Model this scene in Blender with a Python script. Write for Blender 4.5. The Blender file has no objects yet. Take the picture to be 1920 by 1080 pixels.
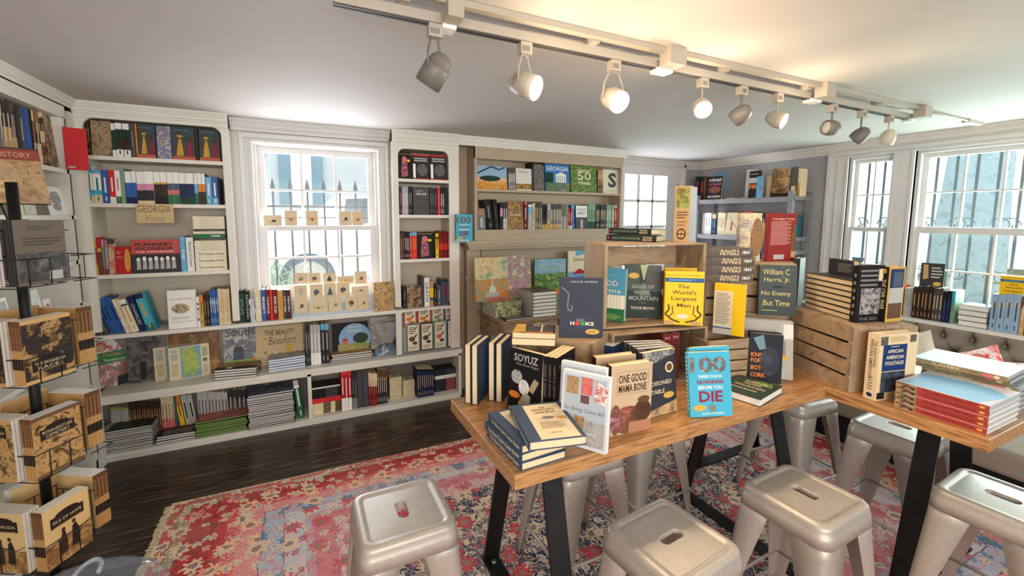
import bpy, math, random
from mathutils import Vector, Matrix
random.seed(7)
EXPO, WORLD, ROOMFILL, LAMPW, TIDY = 0.22, 2.0, 104, 16, True
SC = bpy.context.scene
COL = SC.collection
# ---------------------------------------------------------------- camera
FPX, YAW, PITCH, ROLL = 821.571, math.radians(26.01528), math.radians(6.029815), math.radians(0.26858)
PX0, PY0, EYE = 960.0, 493.34, 1.6          # focal length in pixels of a 1920 wide frame, principal point, eye height
_f = Vector((math.sin(YAW)*math.cos(PITCH), math.cos(YAW)*math.cos(PITCH), -math.sin(PITCH)))
_r = Vector((math.cos(YAW), -math.sin(YAW), 0.0))
_u = _r.cross(_f)
CR = math.cos(ROLL)*_r + math.sin(ROLL)*_u
CU = math.cos(ROLL)*_u - math.sin(ROLL)*_r
CF = _f
CAMP = Vector((0, 0, EYE))
cam = bpy.data.objects.new('camera', bpy.data.cameras.new('camera'))
COL.objects.link(cam)
cam.matrix_world = Matrix(((CR.x, CU.x, -CF.x, 0), (CR.y, CU.y, -CF.y, 0), (CR.z, CU.z, -CF.z, EYE), (0, 0, 0, 1)))
cam.data.sensor_width = 36.0
cam.data.lens = FPX/1920*36.0
cam.data.shift_y = -(540-PY0)/1920
cam.data.clip_start = 0.05
cam.data.clip_end = 200
SC.camera = cam
SC.view_settings.view_transform = 'Standard'
SC.view_settings.look = 'None'
SC.view_settings.exposure = EXPO
SC.view_settings.gamma = 1.0
SC.view_settings.use_curve_mapping = False
# ---------------------------------------------------------------- daylight, plus an added room fill
W = bpy.data.worlds.new('daylight'); SC.world = W; W.use_nodes = True
_bg = W.node_tree.nodes['Background']
_bg.inputs[0].default_value = (0.80, 0.90, 1.0, 1); _bg.inputs[1].default_value = WORLD
def area(name, loc, target, sx, sy, power, color):
    l = bpy.data.lights.new(name, 'AREA'); l.shape = 'RECTANGLE'; l.size = sx; l.size_y = sy
    l.energy = power; l.color = color
    o = bpy.data.objects.new(name, l); COL.objects.link(o); o.location = loc
    d = (Vector(target)-Vector(loc)).normalized()
    o.rotation_euler = d.to_track_quat('-Z', 'Y').to_euler()
    return o
area('daylight_window_back', (0.15, 4.25, 1.75), (0.15, 3.0, 1.35), 1.0, 1.3, 38, (0.84, 0.92, 1.0))
area('pavement_bounce_back', (0.15, 4.3, 1.35), (0.1, 2.9, 2.15), 1.0, .9, 42, (0.90, 0.94, 1.0))
area('garden_bounce_right', (5.0, 1.1, 1.35), (3.6, 1.1, 2.1), 2.2, .9, 60, (0.62, 1.0, 0.76))
area('daylight_door', (3.63, 4.2, 1.4), (3.3, 3.0, 2.1), .6, 1.1, 34, (0.86, 0.93, 1.0))
area('daylight_window_right', (4.95, 1.1, 1.7), (3.0, 1.1, 1.2), 2.2, 1.3, 66, (0.82, 0.92, 1.0))
area('room_fill_behind', (-0.4, -1.75, 1.75), (0.6, 2.5, 1.0), 3.4, 1.3, ROOMFILL, (1.0, 0.93, 0.86))  # added warm fill behind the camera, brightens shelves and room; no window modelled for it

# ---------------------------------------------------------------- pixel helpers (1920x1080 frame -> point on a real plane)
def ray(px, py): return CF + CR*((px-PX0)/FPX) - CU*((py-PY0)/FPX)
def onz(px, py, z):
    d = ray(px, py); t = (z-EYE)/d.z; return CAMP+d*t
def ony(px, py, y):
    d = ray(px, py); t = y/d.y; return CAMP+d*t
def onx(px, py, x):
    d = ray(px, py); t = x/d.x; return CAMP+d*t
def sx(px, y, z):
    """x of the point of the line (y, z) seen at column px"""
    k = (px-PX0)/FPX; a = CR-CF*k           # a.(p-c)=0
    return -(a.y*y+a.z*(z-EYE))/a.x
def sy(px, x, z):
    k = (px-PX0)/FPX; a = CR-CF*k
    return -(a.x*x+a.z*(z-EYE))/a.y
def sz(py, x, y):
    k = (py-PY0)/FPX; a = CU+CF*k
    return EYE-(a.x*x+a.y*y)/a.z

# ---------------------------------------------------------------- materials
def lin(c):
    return tuple(((v/255)/12.92 if v/255 <= .04045 else ((v/255+.055)/1.055)**2.4) for v in c)
MATS = {}
def newmat(key):
    m = bpy.data.materials.new(key); m.use_nodes = True
    return m, m.node_tree, m.node_tree.nodes['Principled BSDF']
def C(c, rough=.55, metal=0, spec=.4, coat=0):
    """plain colour, c = sRGB 0..255 tuple or palette name"""
    if isinstance(c, str): c = PAL[c]
    key = ('c', c, rough, metal, spec, coat)
    if key not in MATS:
        m, nt, b = newmat('paint')
        b.inputs['Base Color'].default_value = (*lin(c), 1)
        b.inputs['Roughness'].default_value = rough
        b.inputs['Metallic'].default_value = metal
        b.inputs['Specular IOR Level'].default_value = spec
        b.inputs['Coat Weight'].default_value = coat
        b.inputs['Coat Roughness'].default_value = .12
        MATS[key] = m
    return MATS[key]
def EM(c, s):
    key = ('e', c, s)
    if key not in MATS:
        m, nt, b = newmat('glow')
        b.inputs['Base Color'].default_value = (*lin(c), 1)
        b.inputs['Emission Color'].default_value = (*lin(c), 1)
        b.inputs['Emission Strength'].default_value = s
        MATS[key] = m
    return MATS[key]
def ramp(nt, pts, interp='LINEAR'):
    r = nt.nodes.new('ShaderNodeValToRGB'); cr = r.color_ramp; cr.interpolation = interp
    while len(cr.elements) > 1: cr.elements.remove(cr.elements[-1])
    cr.elements[0].position = pts[0][0]; cr.elements[0].color = (*lin(pts[0][1]), 1)
    for p, c in pts[1:]:
        e = cr.elements.new(p); e.color = (*lin(c), 1)
    return r
def PH(*cols, scale=30, rough=.42, stretch=(1, 1, 1), coat=.08):
    """printed picture: mottled patches of the given colours"""
    cols = tuple(PAL[c] if isinstance(c, str) else c for c in cols)
    key = ('p', cols, scale, rough, stretch)
    if key not in MATS:
        m, nt, b = newmat('printed_picture')
        tc = nt.nodes.new('ShaderNodeTexCoord'); mp = nt.nodes.new('ShaderNodeMapping')
        mp.inputs['Scale'].default_value = stretch
        mp.inputs['Location'].default_value = (random.random()*9, random.random()*9, random.random()*9)
        no = nt.nodes.new('ShaderNodeTexNoise'); no.inputs['Scale'].default_value = scale
        no.inputs['Detail'].default_value = 9; no.inputs['Roughness'].default_value = .74; no.inputs['Distortion'].default_value = .6
        nt.links.new(tc.outputs['Object'], mp.inputs[0]); nt.links.new(mp.outputs[0], no.inputs['Vector'])
        n = len(cols)
        r = ramp(nt, [(.30+.40*i/max(1, n-1), c) for i, c in enumerate(cols)])
        nt.links.new(no.outputs['Fac'], r.inputs[0]); nt.links.new(r.outputs[0], b.inputs['Base Color'])
        b.inputs['Roughness'].default_value = rough; b.inputs['Specular IOR Level'].default_value = .25; b.inputs['Coat Weight'].default_value = coat*.5
        b.inputs['Coat Roughness'].default_value = .15
        MATS[key] = m
    return MATS[key]
PAL = dict(white=(238, 236, 230), cream=(226, 208, 170), ivory=(236, 224, 196), page=(222, 200, 160), pagew=(226, 222, 214),
    black=(26, 24, 26), char=(48, 46, 50), grey=(128, 124, 120), lgrey=(180, 178, 174), dgrey=(76, 72, 72), navy=(28, 40, 82),
    blue=(52, 96, 168), sky=(110, 176, 216), aqua=(70, 172, 196), teal=(28, 112, 124), green=(44, 108, 66), lgreen=(146, 172, 84),
    dgreen=(28, 62, 44), sage=(128, 156, 128), red=(186, 36, 40), dred=(122, 26, 32), bred=(222, 52, 54), rose=(206, 110, 110), maroon=(84, 28, 32),
    orange=(224, 128, 44), yellow=(238, 196, 24), gold=(206, 164, 76), tan=(186, 150, 104), brown=(102, 70, 46), dbrown=(58, 40, 30),
    sepia=(150, 108, 62), kraft=(196, 164, 116), pink=(214, 140, 168), purple=(72, 40, 72), slate=(74, 86, 108), silver=(196, 196, 196))
CNAME = dict(lgrey='light grey', dgrey='dark grey', lgreen='light green', dgreen='dark green', dred='dark red', bred='bright red',
    dbrown='dark brown', char='charcoal', page='cream', pagew='white', sky='sky blue', aqua='aqua blue')
def cname(c): return CNAME.get(c, c) if isinstance(c, str) else 'printed'

# ---------------------------------------------------------------- mesh collector
FONTCACHE = {}
def glyphs(s, bold=0.0, shear=0.0):
    key = (s, bold, shear)
    if key not in FONTCACHE:
        cu = bpy.data.curves.new('lettering', 'FONT'); cu.body = s; cu.resolution_u = 2
        cu.offset = bold; cu.shear = shear; cu.align_x = 'LEFT'
        o = bpy.data.objects.new('lettering', cu); COL.objects.link(o)
        dg = bpy.context.evaluated_depsgraph_get(); dg.update()
        me = o.evaluated_get(dg).to_mesh()
        vs = [(v.co.x, v.co.y) for v in me.vertices]; fs = [tuple(p.vertices) for p in me.polygons]
        # make every face look towards +z
        out = []
        for f in fs:
            a = sum(vs[f[i]][0]*vs[f[(i+1) % len(f)]][1]-vs[f[(i+1) % len(f)]][0]*vs[f[i]][1] for i in range(len(f)))
            out.append(f if a > 0 else tuple(reversed(f)))
        o.evaluated_get(dg).to_mesh_clear()
        bpy.data.objects.remove(o); bpy.data.curves.remove(cu)
        if vs:
            x0 = min(v[0] for v in vs); x1 = max(v[0] for v in vs); y0 = min(v[1] for v in vs); y1 = max(v[1] for v in vs)
            w = max(x1-x0, 1e-6); h = max(y1-y0, 1e-6)
            vs = [((v[0]-x0)/w, (v[1]-y0)/h) for v in vs]
        FONTCACHE[key] = (vs, out)
    return FONTCACHE[key]
V3 = Vector
class MB:
    def __init__(s): s.v = []; s.f = []; s.m = []; s.ms = []; s.sm = []
    def mi(s, m):
        if m not in s.ms: s.ms.append(m)
        return s.ms.index(m)
    def face(s, pts, m, smooth=False):
        n = len(s.v); s.v += [V3(p) for p in pts]; s.f.append(tuple(range(n, n+len(pts)))); s.m.append(s.mi(m)); s.sm.append(smooth)
    def para(s, o, ex, ey, ez, m, mats=None):
        """box from corner o along three edge vectors; mats: dict of face overrides '-x','+x','-y','+y','-z','+z'"""
        o = V3(o); ex = V3(ex); ey = V3(ey); ez = V3(ez); mats = mats or {}
        if ex.cross(ey).dot(ez) < 0: 
            o = o+ex; ex = -ex; sw = {'-x': '+x', '+x': '-x'}; mats = {sw.get(k, k): v for k, v in mats.items()}
        n = len(s.v)
        s.v += [o, o+ex, o+ex+ey, o+ey, o+ez, o+ex+ez, o+ex+ey+ez, o+ey+ez]
        for k, q in (('-z', (0, 3, 2, 1)), ('+z', (4, 5, 6, 7)), ('-y', (0, 1, 5, 4)), ('+x', (1, 2, 6, 5)), ('+y', (2, 3, 7, 6)), ('-x', (3, 0, 4, 7))):
            s.f.append(tuple(n+i for i in q)); s.m.append(s.mi(mats.get(k, m))); s.sm.append(False)
    def box(s, x0, x1, y0, y1, z0, z1, m, mats=None):
        s.para((x0, y0, z0), (x1-x0, 0, 0), (0, y1-y0, 0), (0, 0, z1-z0), m, mats)
    def bar(s, a, b, w, h, m, up=(0, 0, 1)):
        a = V3(a); b = V3(b); d = b-a; u = V3(up); r = d.cross(u)
        if r.length < 1e-6: r = V3((1, 0, 0))
        r.normalize(); u = r.cross(d).normalized()
        s.para(a-r*w/2-u*h/2, r*w, d, u*h, m)
    def tube(s, pts, r, m, seg=8, cap=True, closed=False):
        pts = [V3(p) for p in pts]; n0 = len(s.v); k = s.mi(m); N = len(pts)
        rr = r if isinstance(r, (list, tuple)) else [r]*N
        ref = None
        for i, p in enumerate(pts):
            if closed: d = pts[(i+1) % N]-pts[i-1]
            else: d = pts[min(i+1, N-1)]-pts[max(i-1, 0)]
            d.normalize()
            if ref is None: ref = d.orthogonal().normalized()
            else:
                ref = ref-d*ref.dot(d)
                ref = ref.normalized() if ref.length > 1e-6 else d.orthogonal().normalized()
            b = d.cross(ref)
            for j in range(seg):
                a = 2*math.pi*j/seg; s.v.append(p+(ref*math.cos(a)+b*math.sin(a))*rr[i])
        for i in range(N if closed else N-1):
            i2 = (i+1) % N
            for j in range(seg):
                j2 = (j+1) % seg
                s.f.append((n0+i*seg+j, n0+i*seg+j2, n0+i2*seg+j2, n0+i2*seg+j)); s.m.append(k); s.sm.append(seg > 4)
        if cap and not closed:
            s.f.append(tuple(n0+j for j in reversed(range(seg)))); s.m.append(k); s.sm.append(False)
            s.f.append(tuple(n0+(N-1)*seg+j for j in range(seg))); s.m.append(k); s.sm.append(False)
    def lathe(s, o, axis, prof, m, seg=24):
        """prof: list of (radius, distance along axis)"""
        o = V3(o); ax = V3(axis).normalized(); a = ax.orthogonal().normalized(); b = ax.cross(a); n0 = len(s.v); k = s.mi(m)
        for r, t in prof:
            for j in range(seg):
                w = 2*math.pi*j/seg; s.v.append(o+ax*t+(a*math.cos(w)+b*math.sin(w))*max(r, 1e-5))
        for i in range(len(prof)-1):
            for j in range(seg):
                j2 = (j+1) % seg
                s.f.append((n0+i*seg+j, n0+i*seg+j2, n0+(i+1)*seg+j2, n0+(i+1)*seg+j)); s.m.append(k); s.sm.append(True)
    def loops(s, L, m, smooth=True, mats=None):
        """bridge a list of equally long closed loops"""
        n0 = len(s.v); N = len(L[0])
        for l in L: s.v += [V3(p) for p in l]
        for i in range(len(L)-1):
            k = s.mi(mats[i] if mats and mats[i] else m)
            for j in range(N):
                j2 = (j+1) % N
                s.f.append((n0+i*N+j, n0+i*N+j2, n0+(i+1)*N+j2, n0+(i+1)*N+j)); s.m.append(k); s.sm.append(smooth)
    def grid(s, G, m, smooth=True):
        n0 = len(s.v); R = len(G); Cn = len(G[0]); k = s.mi(m)
        for row in G: s.v += [V3(p) for p in row]
        for i in range(R-1):
            for j in range(Cn-1):
                s.f.append((n0+i*Cn+j, n0+i*Cn+j+1, n0+(i+1)*Cn+j+1, n0+(i+1)*Cn+j)); s.m.append(k); s.sm.append(smooth)
    def text(s, t, o, ex, ey, m, bold=.0, shear=0.):
        """lettering filling the parallelogram o, ex, ey"""
        vs, fs = glyphs(t, bold, shear)
        o = V3(o); ex = V3(ex); ey = V3(ey); n0 = len(s.v); k = s.mi(m)
        s.v += [o+ex*a+ey*b for a, b in vs]
        for f in fs: s.f.append(tuple(n0+i for i in f)); s.m.append(k); s.sm.append(False)
    def build(s, name, parent=None, origin=None, rot=None, **props):
        """link as one object. origin = world point used as object origin"""
        if origin is None: origin = V3((0, 0, 0)) if parent is None else V3(parent['_o'])
        origin = V3(origin)
        me = bpy.data.meshes.new(name); me.from_pydata([tuple(p-origin) for p in s.v], [], s.f)
        for m in s.ms: me.materials.append(m)
        me.polygons.foreach_set('material_index', s.m); me.polygons.foreach_set('use_smooth', s.sm); me.update()
        o = bpy.data.objects.new(name, me); COL.objects.link(o)
        if parent is None: o.location = origin
        else:
            o.parent = parent; o.location = origin-V3(parent['_o'])
        o['_o'] = tuple(origin)
        for k, v in props.items(): o[k] = v
        return o
LABELS = {}
def tag(o, label, cat, group=None):
    n = len(label.split())
    if n < 4 or n > 16: print('LABELLEN', n, label)
    if label in LABELS: print('LABELDUP', label)
    LABELS[label] = 1
    o['label'] = label; o['category'] = cat
    if group: o['group'] = group
    return o
def thing(name, label, cat, loc, group=None):
    o = bpy.data.objects.new(name, None); COL.objects.link(o); o.location = loc; o['_o'] = tuple(loc)
    o.empty_display_size = .05
    return tag(o, label, cat, group)
def struct(o): o['kind'] = 'structure'; return o
ORD = ['first', 'second', 'third', 'fourth', 'fifth', 'sixth', 'seventh', 'eighth', 'ninth', 'tenth', 'eleventh', 'twelfth', 'thirteenth',
    'fourteenth', 'fifteenth', 'sixteenth', 'seventeenth', 'eighteenth', 'nineteenth', 'twentieth'] + \
    [t+'-'+u for t in ('twenty', 'thirty', 'forty', 'fifty', 'sixty') for u in ('first', 'second', 'third', 'fourth', 'fifth', 'sixth', 'seventh', 'eighth', 'ninth')]
ORD.insert(29, 'thirtieth'); ORD.insert(39, 'fortieth'); ORD.insert(49, 'fiftieth'); ORD.insert(59, 'sixtieth')
# ---------------------------------------------------------------- surface materials
def wood(key, cols, scale=6, stretch=(1, 12, 12), rough=.45, bump=.15, axis=None):
    m, nt, b = newmat(key)
    tc = nt.nodes.new('ShaderNodeTexCoord'); mp = nt.nodes.new('ShaderNodeMapping'); mp.inputs['Scale'].default_value = stretch
    no = nt.nodes.new('ShaderNodeTexNoise'); no.inputs['Scale'].default_value = scale; no.inputs['Detail'].default_value = 8
    no.inputs['Roughness'].default_value = .6; no.inputs['Distortion'].default_value = .35
    nt.links.new(tc.outputs['Object'], mp.inputs[0]); nt.links.new(mp.outputs[0], no.inputs['Vector'])
    n = len(cols); r = ramp(nt, [(.28+.44*i/(n-1), c) for i, c in enumerate(cols)])
    nt.links.new(no.outputs['Fac'], r.inputs[0]); nt.links.new(r.outputs[0], b.inputs['Base Color'])
    bp = nt.nodes.new('ShaderNodeBump'); bp.inputs['Strength'].default_value = bump; bp.inputs['Distance'].default_value = .004
    nt.links.new(no.outputs['Fac'], bp.inputs['Height']); nt.links.new(bp.outputs[0], b.inputs['Normal'])
    b.inputs['Roughness'].default_value = rough
    return m
def grainy(key, c1, c2, scale, rough=.6, bump=.1, metal=0, dist=.002):
    m, nt, b = newmat(key)
    tc = nt.nodes.new('ShaderNodeTexCoord'); no = nt.nodes.new('ShaderNodeTexNoise'); no.inputs['Scale'].default_value = scale
    no.inputs['Detail'].default_value = 4
    nt.links.new(tc.outputs['Object'], no.inputs['Vector'])
    r = ramp(nt, [(.35, c1), (.65, c2)]); nt.links.new(no.outputs['Fac'], r.inputs[0]); nt.links.new(r.outputs[0], b.inputs['Base Color'])
    bp = nt.nodes.new('ShaderNodeBump'); bp.inputs['Strength'].default_value = bump; bp.inputs['Distance'].default_value = dist
    nt.links.new(no.outputs['Fac'], bp.inputs['Height']); nt.links.new(bp.outputs[0], b.inputs['Normal'])
    b.inputs['Roughness'].default_value = rough; b.inputs['Metallic'].default_value = metal
    return m
M_TRIM = grainy('white_trim_paint', (224, 218, 208), (230, 225, 216), 3, .42, .02)
M_CASE = grainy('white_case_paint', (222, 214, 202), (228, 221, 210), 3, .45, .02)
M_BACK = grainy('greige_paint', (204, 192, 174), (210, 198, 180), 2, .6, .02)
M_TAUPE = grainy('taupe_paint', (176, 155, 132), (182, 161, 138), 2, .5, .03)
M_GREYWALL = grainy('grey_wall_paint', (168, 167, 170), (174, 173, 176), 2, .7, .03)
M_CEIL = grainy('ceiling_paint', (194, 187, 182), (200, 193, 188), 1.2, .8, .03)
M_WIN = grainy('window_paint', (216, 213, 210), (222, 219, 216), 3, .4, .02)
M_CRATE = wood('crate_pine', [(112, 90, 68), (150, 124, 96), (168, 142, 112), (136, 110, 84)], 3, (9, 9, 2.2), .75, .3)
M_CRATEB = wood('crate_pine_flat', [(116, 94, 72), (154, 128, 100), (172, 146, 116), (138, 112, 86)], 3, (2.2, 9, 9), .75, .3)
M_OAK = wood('oak_top', [(92, 60, 34), (160, 112, 68), (188, 140, 90), (138, 94, 56), (184, 136, 88)], 6, (.9, 12, 12), .35, .15)
M_OAKY = wood('oak_top_across', [(92, 60, 34), (160, 112, 68), (188, 140, 90), (138, 94, 56), (184, 136, 88)], 6, (12, .9, 12), .35, .15)
M_DESK = wood('old_desk_wood', [(120, 96, 72), (150, 122, 92), (164, 136, 106)], 4, (3, 9, 9), .6, .2)
M_GREYSHELF = wood('grey_washed_wood', [(116, 114, 118), (140, 138, 142), (152, 150, 152)], 4, (9, 2, 9), .6, .2)
M_STEEL = grainy('silver_painted_steel', (172, 163, 153), (180, 171, 161), 60, .42, .02, .3, .0004)
M_BLACK = grainy('black_steel', (16, 16, 17), (24, 24, 25), 20, .5, .05, .3)
M_CHROME = C((190, 194, 198), .2, .9)
M_RUBBER = C((150, 148, 146), .5)
M_SOFA = grainy('grey_linen', (128, 116, 104), (152, 139, 126), 420, .95, .5, 0, .002)
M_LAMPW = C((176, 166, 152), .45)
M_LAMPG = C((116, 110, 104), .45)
def glassmat():
    m, nt, b = newmat('window_glass')
    b.inputs['Base Color'].default_value = (1, 1, 1, 1); b.inputs['Roughness'].default_value = 0
    b.inputs['Alpha'].default_value = .07; b.inputs['Specular IOR Level'].default_value = .6
    return m
M_GLASS = glassmat()
def acrylic(c=(225, 235, 240), a=.22):
    m, nt, b = newmat('clear_acrylic')
    b.inputs['Base Color'].default_value = (*lin(c), 1); b.inputs['Roughness'].default_value = .06; b.inputs['Alpha'].default_value = a
    return m
M_ACRYL = acrylic(); M_ACRYLD = acrylic((120, 130, 140), .35)
# floor boards
def floormat():
    m, nt, b = newmat('dark_floor_boards')
    tc = nt.nodes.new('ShaderNodeTexCoord'); sp = nt.nodes.new('ShaderNodeSeparateXYZ'); nt.links.new(tc.outputs['Object'], sp.inputs[0])
    mp = nt.nodes.new('ShaderNodeMapping'); mp.inputs['Scale'].default_value = (1.5, 22, 1); nt.links.new(tc.outputs['Object'], mp.inputs[0])
    no = nt.nodes.new('ShaderNodeTexNoise'); no.inputs['Scale'].default_value = 3; no.inputs['Detail'].default_value = 9; no.inputs['Distortion'].default_value = .4
    nt.links.new(mp.outputs[0], no.inputs['Vector'])
    r = ramp(nt, [(.3, (28, 20, 17)), (.46, (50, 37, 30)), (.6, (80, 60, 48)), (.74, (128, 104, 84))])
    nt.links.new(no.outputs['Fac'], r.inputs[0])
    # seams every 9 cm in y
    mul = nt.nodes.new('ShaderNodeMath'); mul.operation = 'MULTIPLY'; mul.inputs[1].default_value = 1/.088; nt.links.new(sp.outputs['Y'], mul.inputs[0])
    fr = nt.nodes.new('ShaderNodeMath'); fr.operation = 'FRACT'; nt.links.new(mul.outputs[0], fr.inputs[0])
    lt = nt.nodes.new('ShaderNodeMath'); lt.operation = 'LESS_THAN'; lt.inputs[1].default_value = .05; nt.links.new(fr.outputs[0], lt.inputs[0])
    mix = nt.nodes.new('ShaderNodeMix'); mix.data_type = 'RGBA'; nt.links.new(lt.outputs[0], mix.inputs['Factor'])
    nt.links.new(r.outputs[0], mix.inputs['A']); mix.inputs['B'].default_value = (.004, .003, .002, 1)
    # pale specks of wear
    n2 = nt.nodes.new('ShaderNodeTexNoise'); n2.inputs['Scale'].default_value = 38; n2.inputs['Detail'].default_value = 2; nt.links.new(tc.outputs['Object'], n2.inputs['Vector'])
    g = nt.nodes.new('ShaderNodeMath'); g.operation = 'GREATER_THAN'; g.inputs[1].default_value = .735; nt.links.new(n2.outputs['Fac'], g.inputs[0])
    mx2 = nt.nodes.new('ShaderNodeMix'); mx2.data_type = 'RGBA'; nt.links.new(g.outputs[0], mx2.inputs['Factor'])
    nt.links.new(mix.outputs['Result'], mx2.inputs['A']); mx2.inputs['B'].default_value = (*lin((150, 138, 124)), 1)
    nt.links.new(mx2.outputs['Result'], b.inputs['Base Color'])
    b.inputs['Roughness'].default_value = .24
    bp = nt.nodes.new('ShaderNodeBump'); bp.inputs['Strength'].default_value = .35; bp.inputs['Distance'].default_value = .004
    nt.links.new(no.outputs['Fac'], bp.inputs['Height']); nt.links.new(bp.outputs[0], b.inputs['Normal'])
    return m
# ---------------------------------------------------------------- room shell
CEIL = 2.272
YF = 3.57           # front plane of the built-in shelves
XL = -1.17          # front plane of the left wall shelves
XR = 4.5            # right wall
YB = 3.95           # back wall beyond the door
b = MB(); b.box(-1.9, 5.2, -2.3, 4.4, -.05, 0, floormat()); o = struct(b.build('floor'))
b = MB(); b.box(-1.9, 5.2, -2.3, 4.4, CEIL, CEIL+.08, M_CEIL); struct(b.build('ceiling'))
def wallmesh(name, boxes, m):
    b = MB()
    for q in boxes: b.box(*q, m)
    return struct(b.build(name))
wallmesh('wall_left', [(-1.55, -1.50, -2.3, 4.2, 0, CEIL)], M_CASE)
# back wall, with openings for window and door
wx0, wx1, wz0, wz1 = -.27, .60, .97, 2.12       # back window opening
wallmesh('wall_back', [(-1.5, wx0, 3.90, 3.98, 0, CEIL), (wx0, wx1, 3.90, 3.98, 0, wz0), (wx0, wx1, 3.90, 3.98, wz1, CEIL), (wx1, 1.30, 3.90, 3.98, 0, CEIL)], M_BACK)
wallmesh('wall_fireplace', [(1.238, 3.05, 3.76, 3.95, 0, CEIL)], M_TAUPE)
dx0, dx1, dz1 = 3.14, 4.12, 2.19
wallmesh('wall_door', [(3.05, dx0, YB, YB+.08, 0, CEIL), (dx1, 4.6, YB, YB+.08, 0, CEIL), (dx0, dx1, YB, YB+.08, dz1, CEIL)], M_GREYWALL)
# right wall with two window openings
ra0, ra1, rz0, rz1 = 1.94, 2.28, .80, 2.14
rb0, rb1 = .20, 1.80
wallmesh('wall_right', [(XR, XR+.1, ra1, YB+.08, 0, CEIL), (XR, XR+.1, ra0, ra1, 0, rz0), (XR, XR+.1, ra0, ra1, rz1, CEIL), (XR, XR+.1, rb1, ra0, 0, CEIL),
    (XR, XR+.1, rb0, rb1, 0, rz0), (XR, XR+.1, rb0, rb1, rz1, CEIL), (XR, XR+.1, -2.3, rb0, 0, CEIL)], M_GREYWALL)
wallmesh('wall_front', [(-1.5, 4.5, -2.3, -2.2, 0, .9), (-1.5, 4.5, -2.3, -2.2, 2.15, CEIL), (-1.5, -1.1, -2.3, -2.2, .9, 2.15), (4.1, 4.5, -2.3, -2.2, .9, 2.15)], M_CASE)
wallmesh('trim_1', [(XR, XR+.1, -2.3, -2.2, 0, .01)], M_CASE) if 0 else None
# crown moulding: stepped profile along a line, d = direction into the room
def crown(name, a, c, d, m=M_TRIM, s=1.0):
    a = V3(a); c = V3(c); d = V3(d); b = MB()
    for z0, z1, w in ((0, .022, .075), (.022, .034, .060), (.034, .060, .045), (.060, .072, .030), (.072, .098, .016)):
        b.para(a-V3((0, 0, z1*s)), c-a, d*w*(s if s > .7 else .45), V3((0, 0, (z1-z0)*s)), m)
    return struct(b.build(name))
n_trim = [0]
def tname():
    n_trim[0] += 1; return 'trim_%d' % n_trim[0]
crown(tname(), (XL, -2.2, CEIL), (XL, YF, CEIL), (1, 0, 0), M_TRIM, .55)
crown(tname(), (-1.176, YF, CEIL), (-.395, YF, CEIL), (0, -1, 0), M_TRIM, .9)
crown(tname(), (-.395, 3.68, CEIL), (.69, 3.68, CEIL), (0, -1, 0), M_WIN, .8)
crown(tname(), (.69, YF, CEIL), (1.238, YF, CEIL), (0, -1, 0), M_TRIM, .9)
crown(tname(), (1.238, 3.58, CEIL), (3.03, 3.58, CEIL), (0, -1, 0), M_TRIM, .75)
crown(tname(), (3.03, YB, CEIL), (XR, YB, CEIL), (0, -1, 0), M_TRIM, .9)
crown(tname(), (XR, -2.2, CEIL), (XR, YB, CEIL), (-1, 0, 0), M_TRIM, .9)

# ---------------------------------------------------------------- windows
def window(name, P, w, z0, z1, zr, cols, rows_u, rows_l, rail=.035, frame=.03, mun=.014, depth=.04):
    """P(u, d, z) -> world point; u across, d depth outward (0 = inner face). Two sashes meeting at zr."""
    def bx(b, u0, u1, d0, d1, za, zb, m):
        o = P(u0, d0, za); b.para(o, P(u1, d0, za)-o, P(u0, d1, za)-o, P(u0, d0, zb)-o, m)
    root = MB()
    # outer frame
    bx(root, -.03, 0, 0, .11, z0-.02, z1+.03, M_WIN); bx(root, w, w+.03, 0, .11, z0-.02, z1+.03, M_WIN)
    bx(root, 0, w, 0, .11, z1, z1+.03, M_WIN); bx(root, 0, w, 0, .11, z0-.03, z0, M_WIN)
    ro = struct(root.build(name))
    for nm, za, zb, rows, d in (('upper_sash', zr-rail*.5, z1, rows_u, .05), ('lower_sash', z0, zr+rail*.5, rows_l, .01)):
        b = MB()
        bx(b, 0, frame, d, d+depth*.8, za, zb, M_WIN); bx(b, w-frame, w, d, d+depth*.8, za, zb, M_WIN)
        bot = rail if nm == 'upper_sash' else frame*1.4
        top = frame if nm == 'upper_sash' else rail
        bx(b, frame, w-frame, d, d+depth*.8, za, za+bot, M_WIN); bx(b, frame, w-frame, d, d+depth*.8, zb-top, zb, M_WIN)
        iu0, iu1, iz0, iz1 = frame, w-frame, za+bot, zb-top
        for i in range(1, cols):
            u = iu0+(iu1-iu0)*i/cols; bx(b, u-mun/2, u+mun/2, d+.005, d+.03, iz0, iz1, M_WIN)
        for i in range(1, rows):
            z = iz0+(iz1-iz0)*i/rows; bx(b, iu0, iu1, d+.006, d+.029, z-mun/2, z+mun/2, M_WIN)
        s = b.build(nm, ro)
        g = MB(); bx(g, iu0, iu1, d+.015, d+.018, iz0, iz1, M_GLASS); g.build('glass', s)
    return ro
PB = lambda u, d, z: V3((wx0+.02+u, 3.76+d, z))
window('window_1', PB, wx1-wx0-.04, 1.0, 2.115, 1.505, 3, 2, 2, frame=.045, mun=.016)
PR1 = lambda u, d, z: V3((XR+.01+d, ra0+.02+u, z))
window('window_2', PR1, ra1-ra0-.04, .86, 2.12, 1.505, 2, 2, 2, frame=.03, mun=.012)
PR2 = lambda u, d, z: V3((XR+.01+d, rb0+.02+u, z))
window('window_3', PR2, rb1-rb0-.04, .86, 2.12, 1.51, 7, 2, 2, rail=.05, frame=.035, mun=.012)
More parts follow.
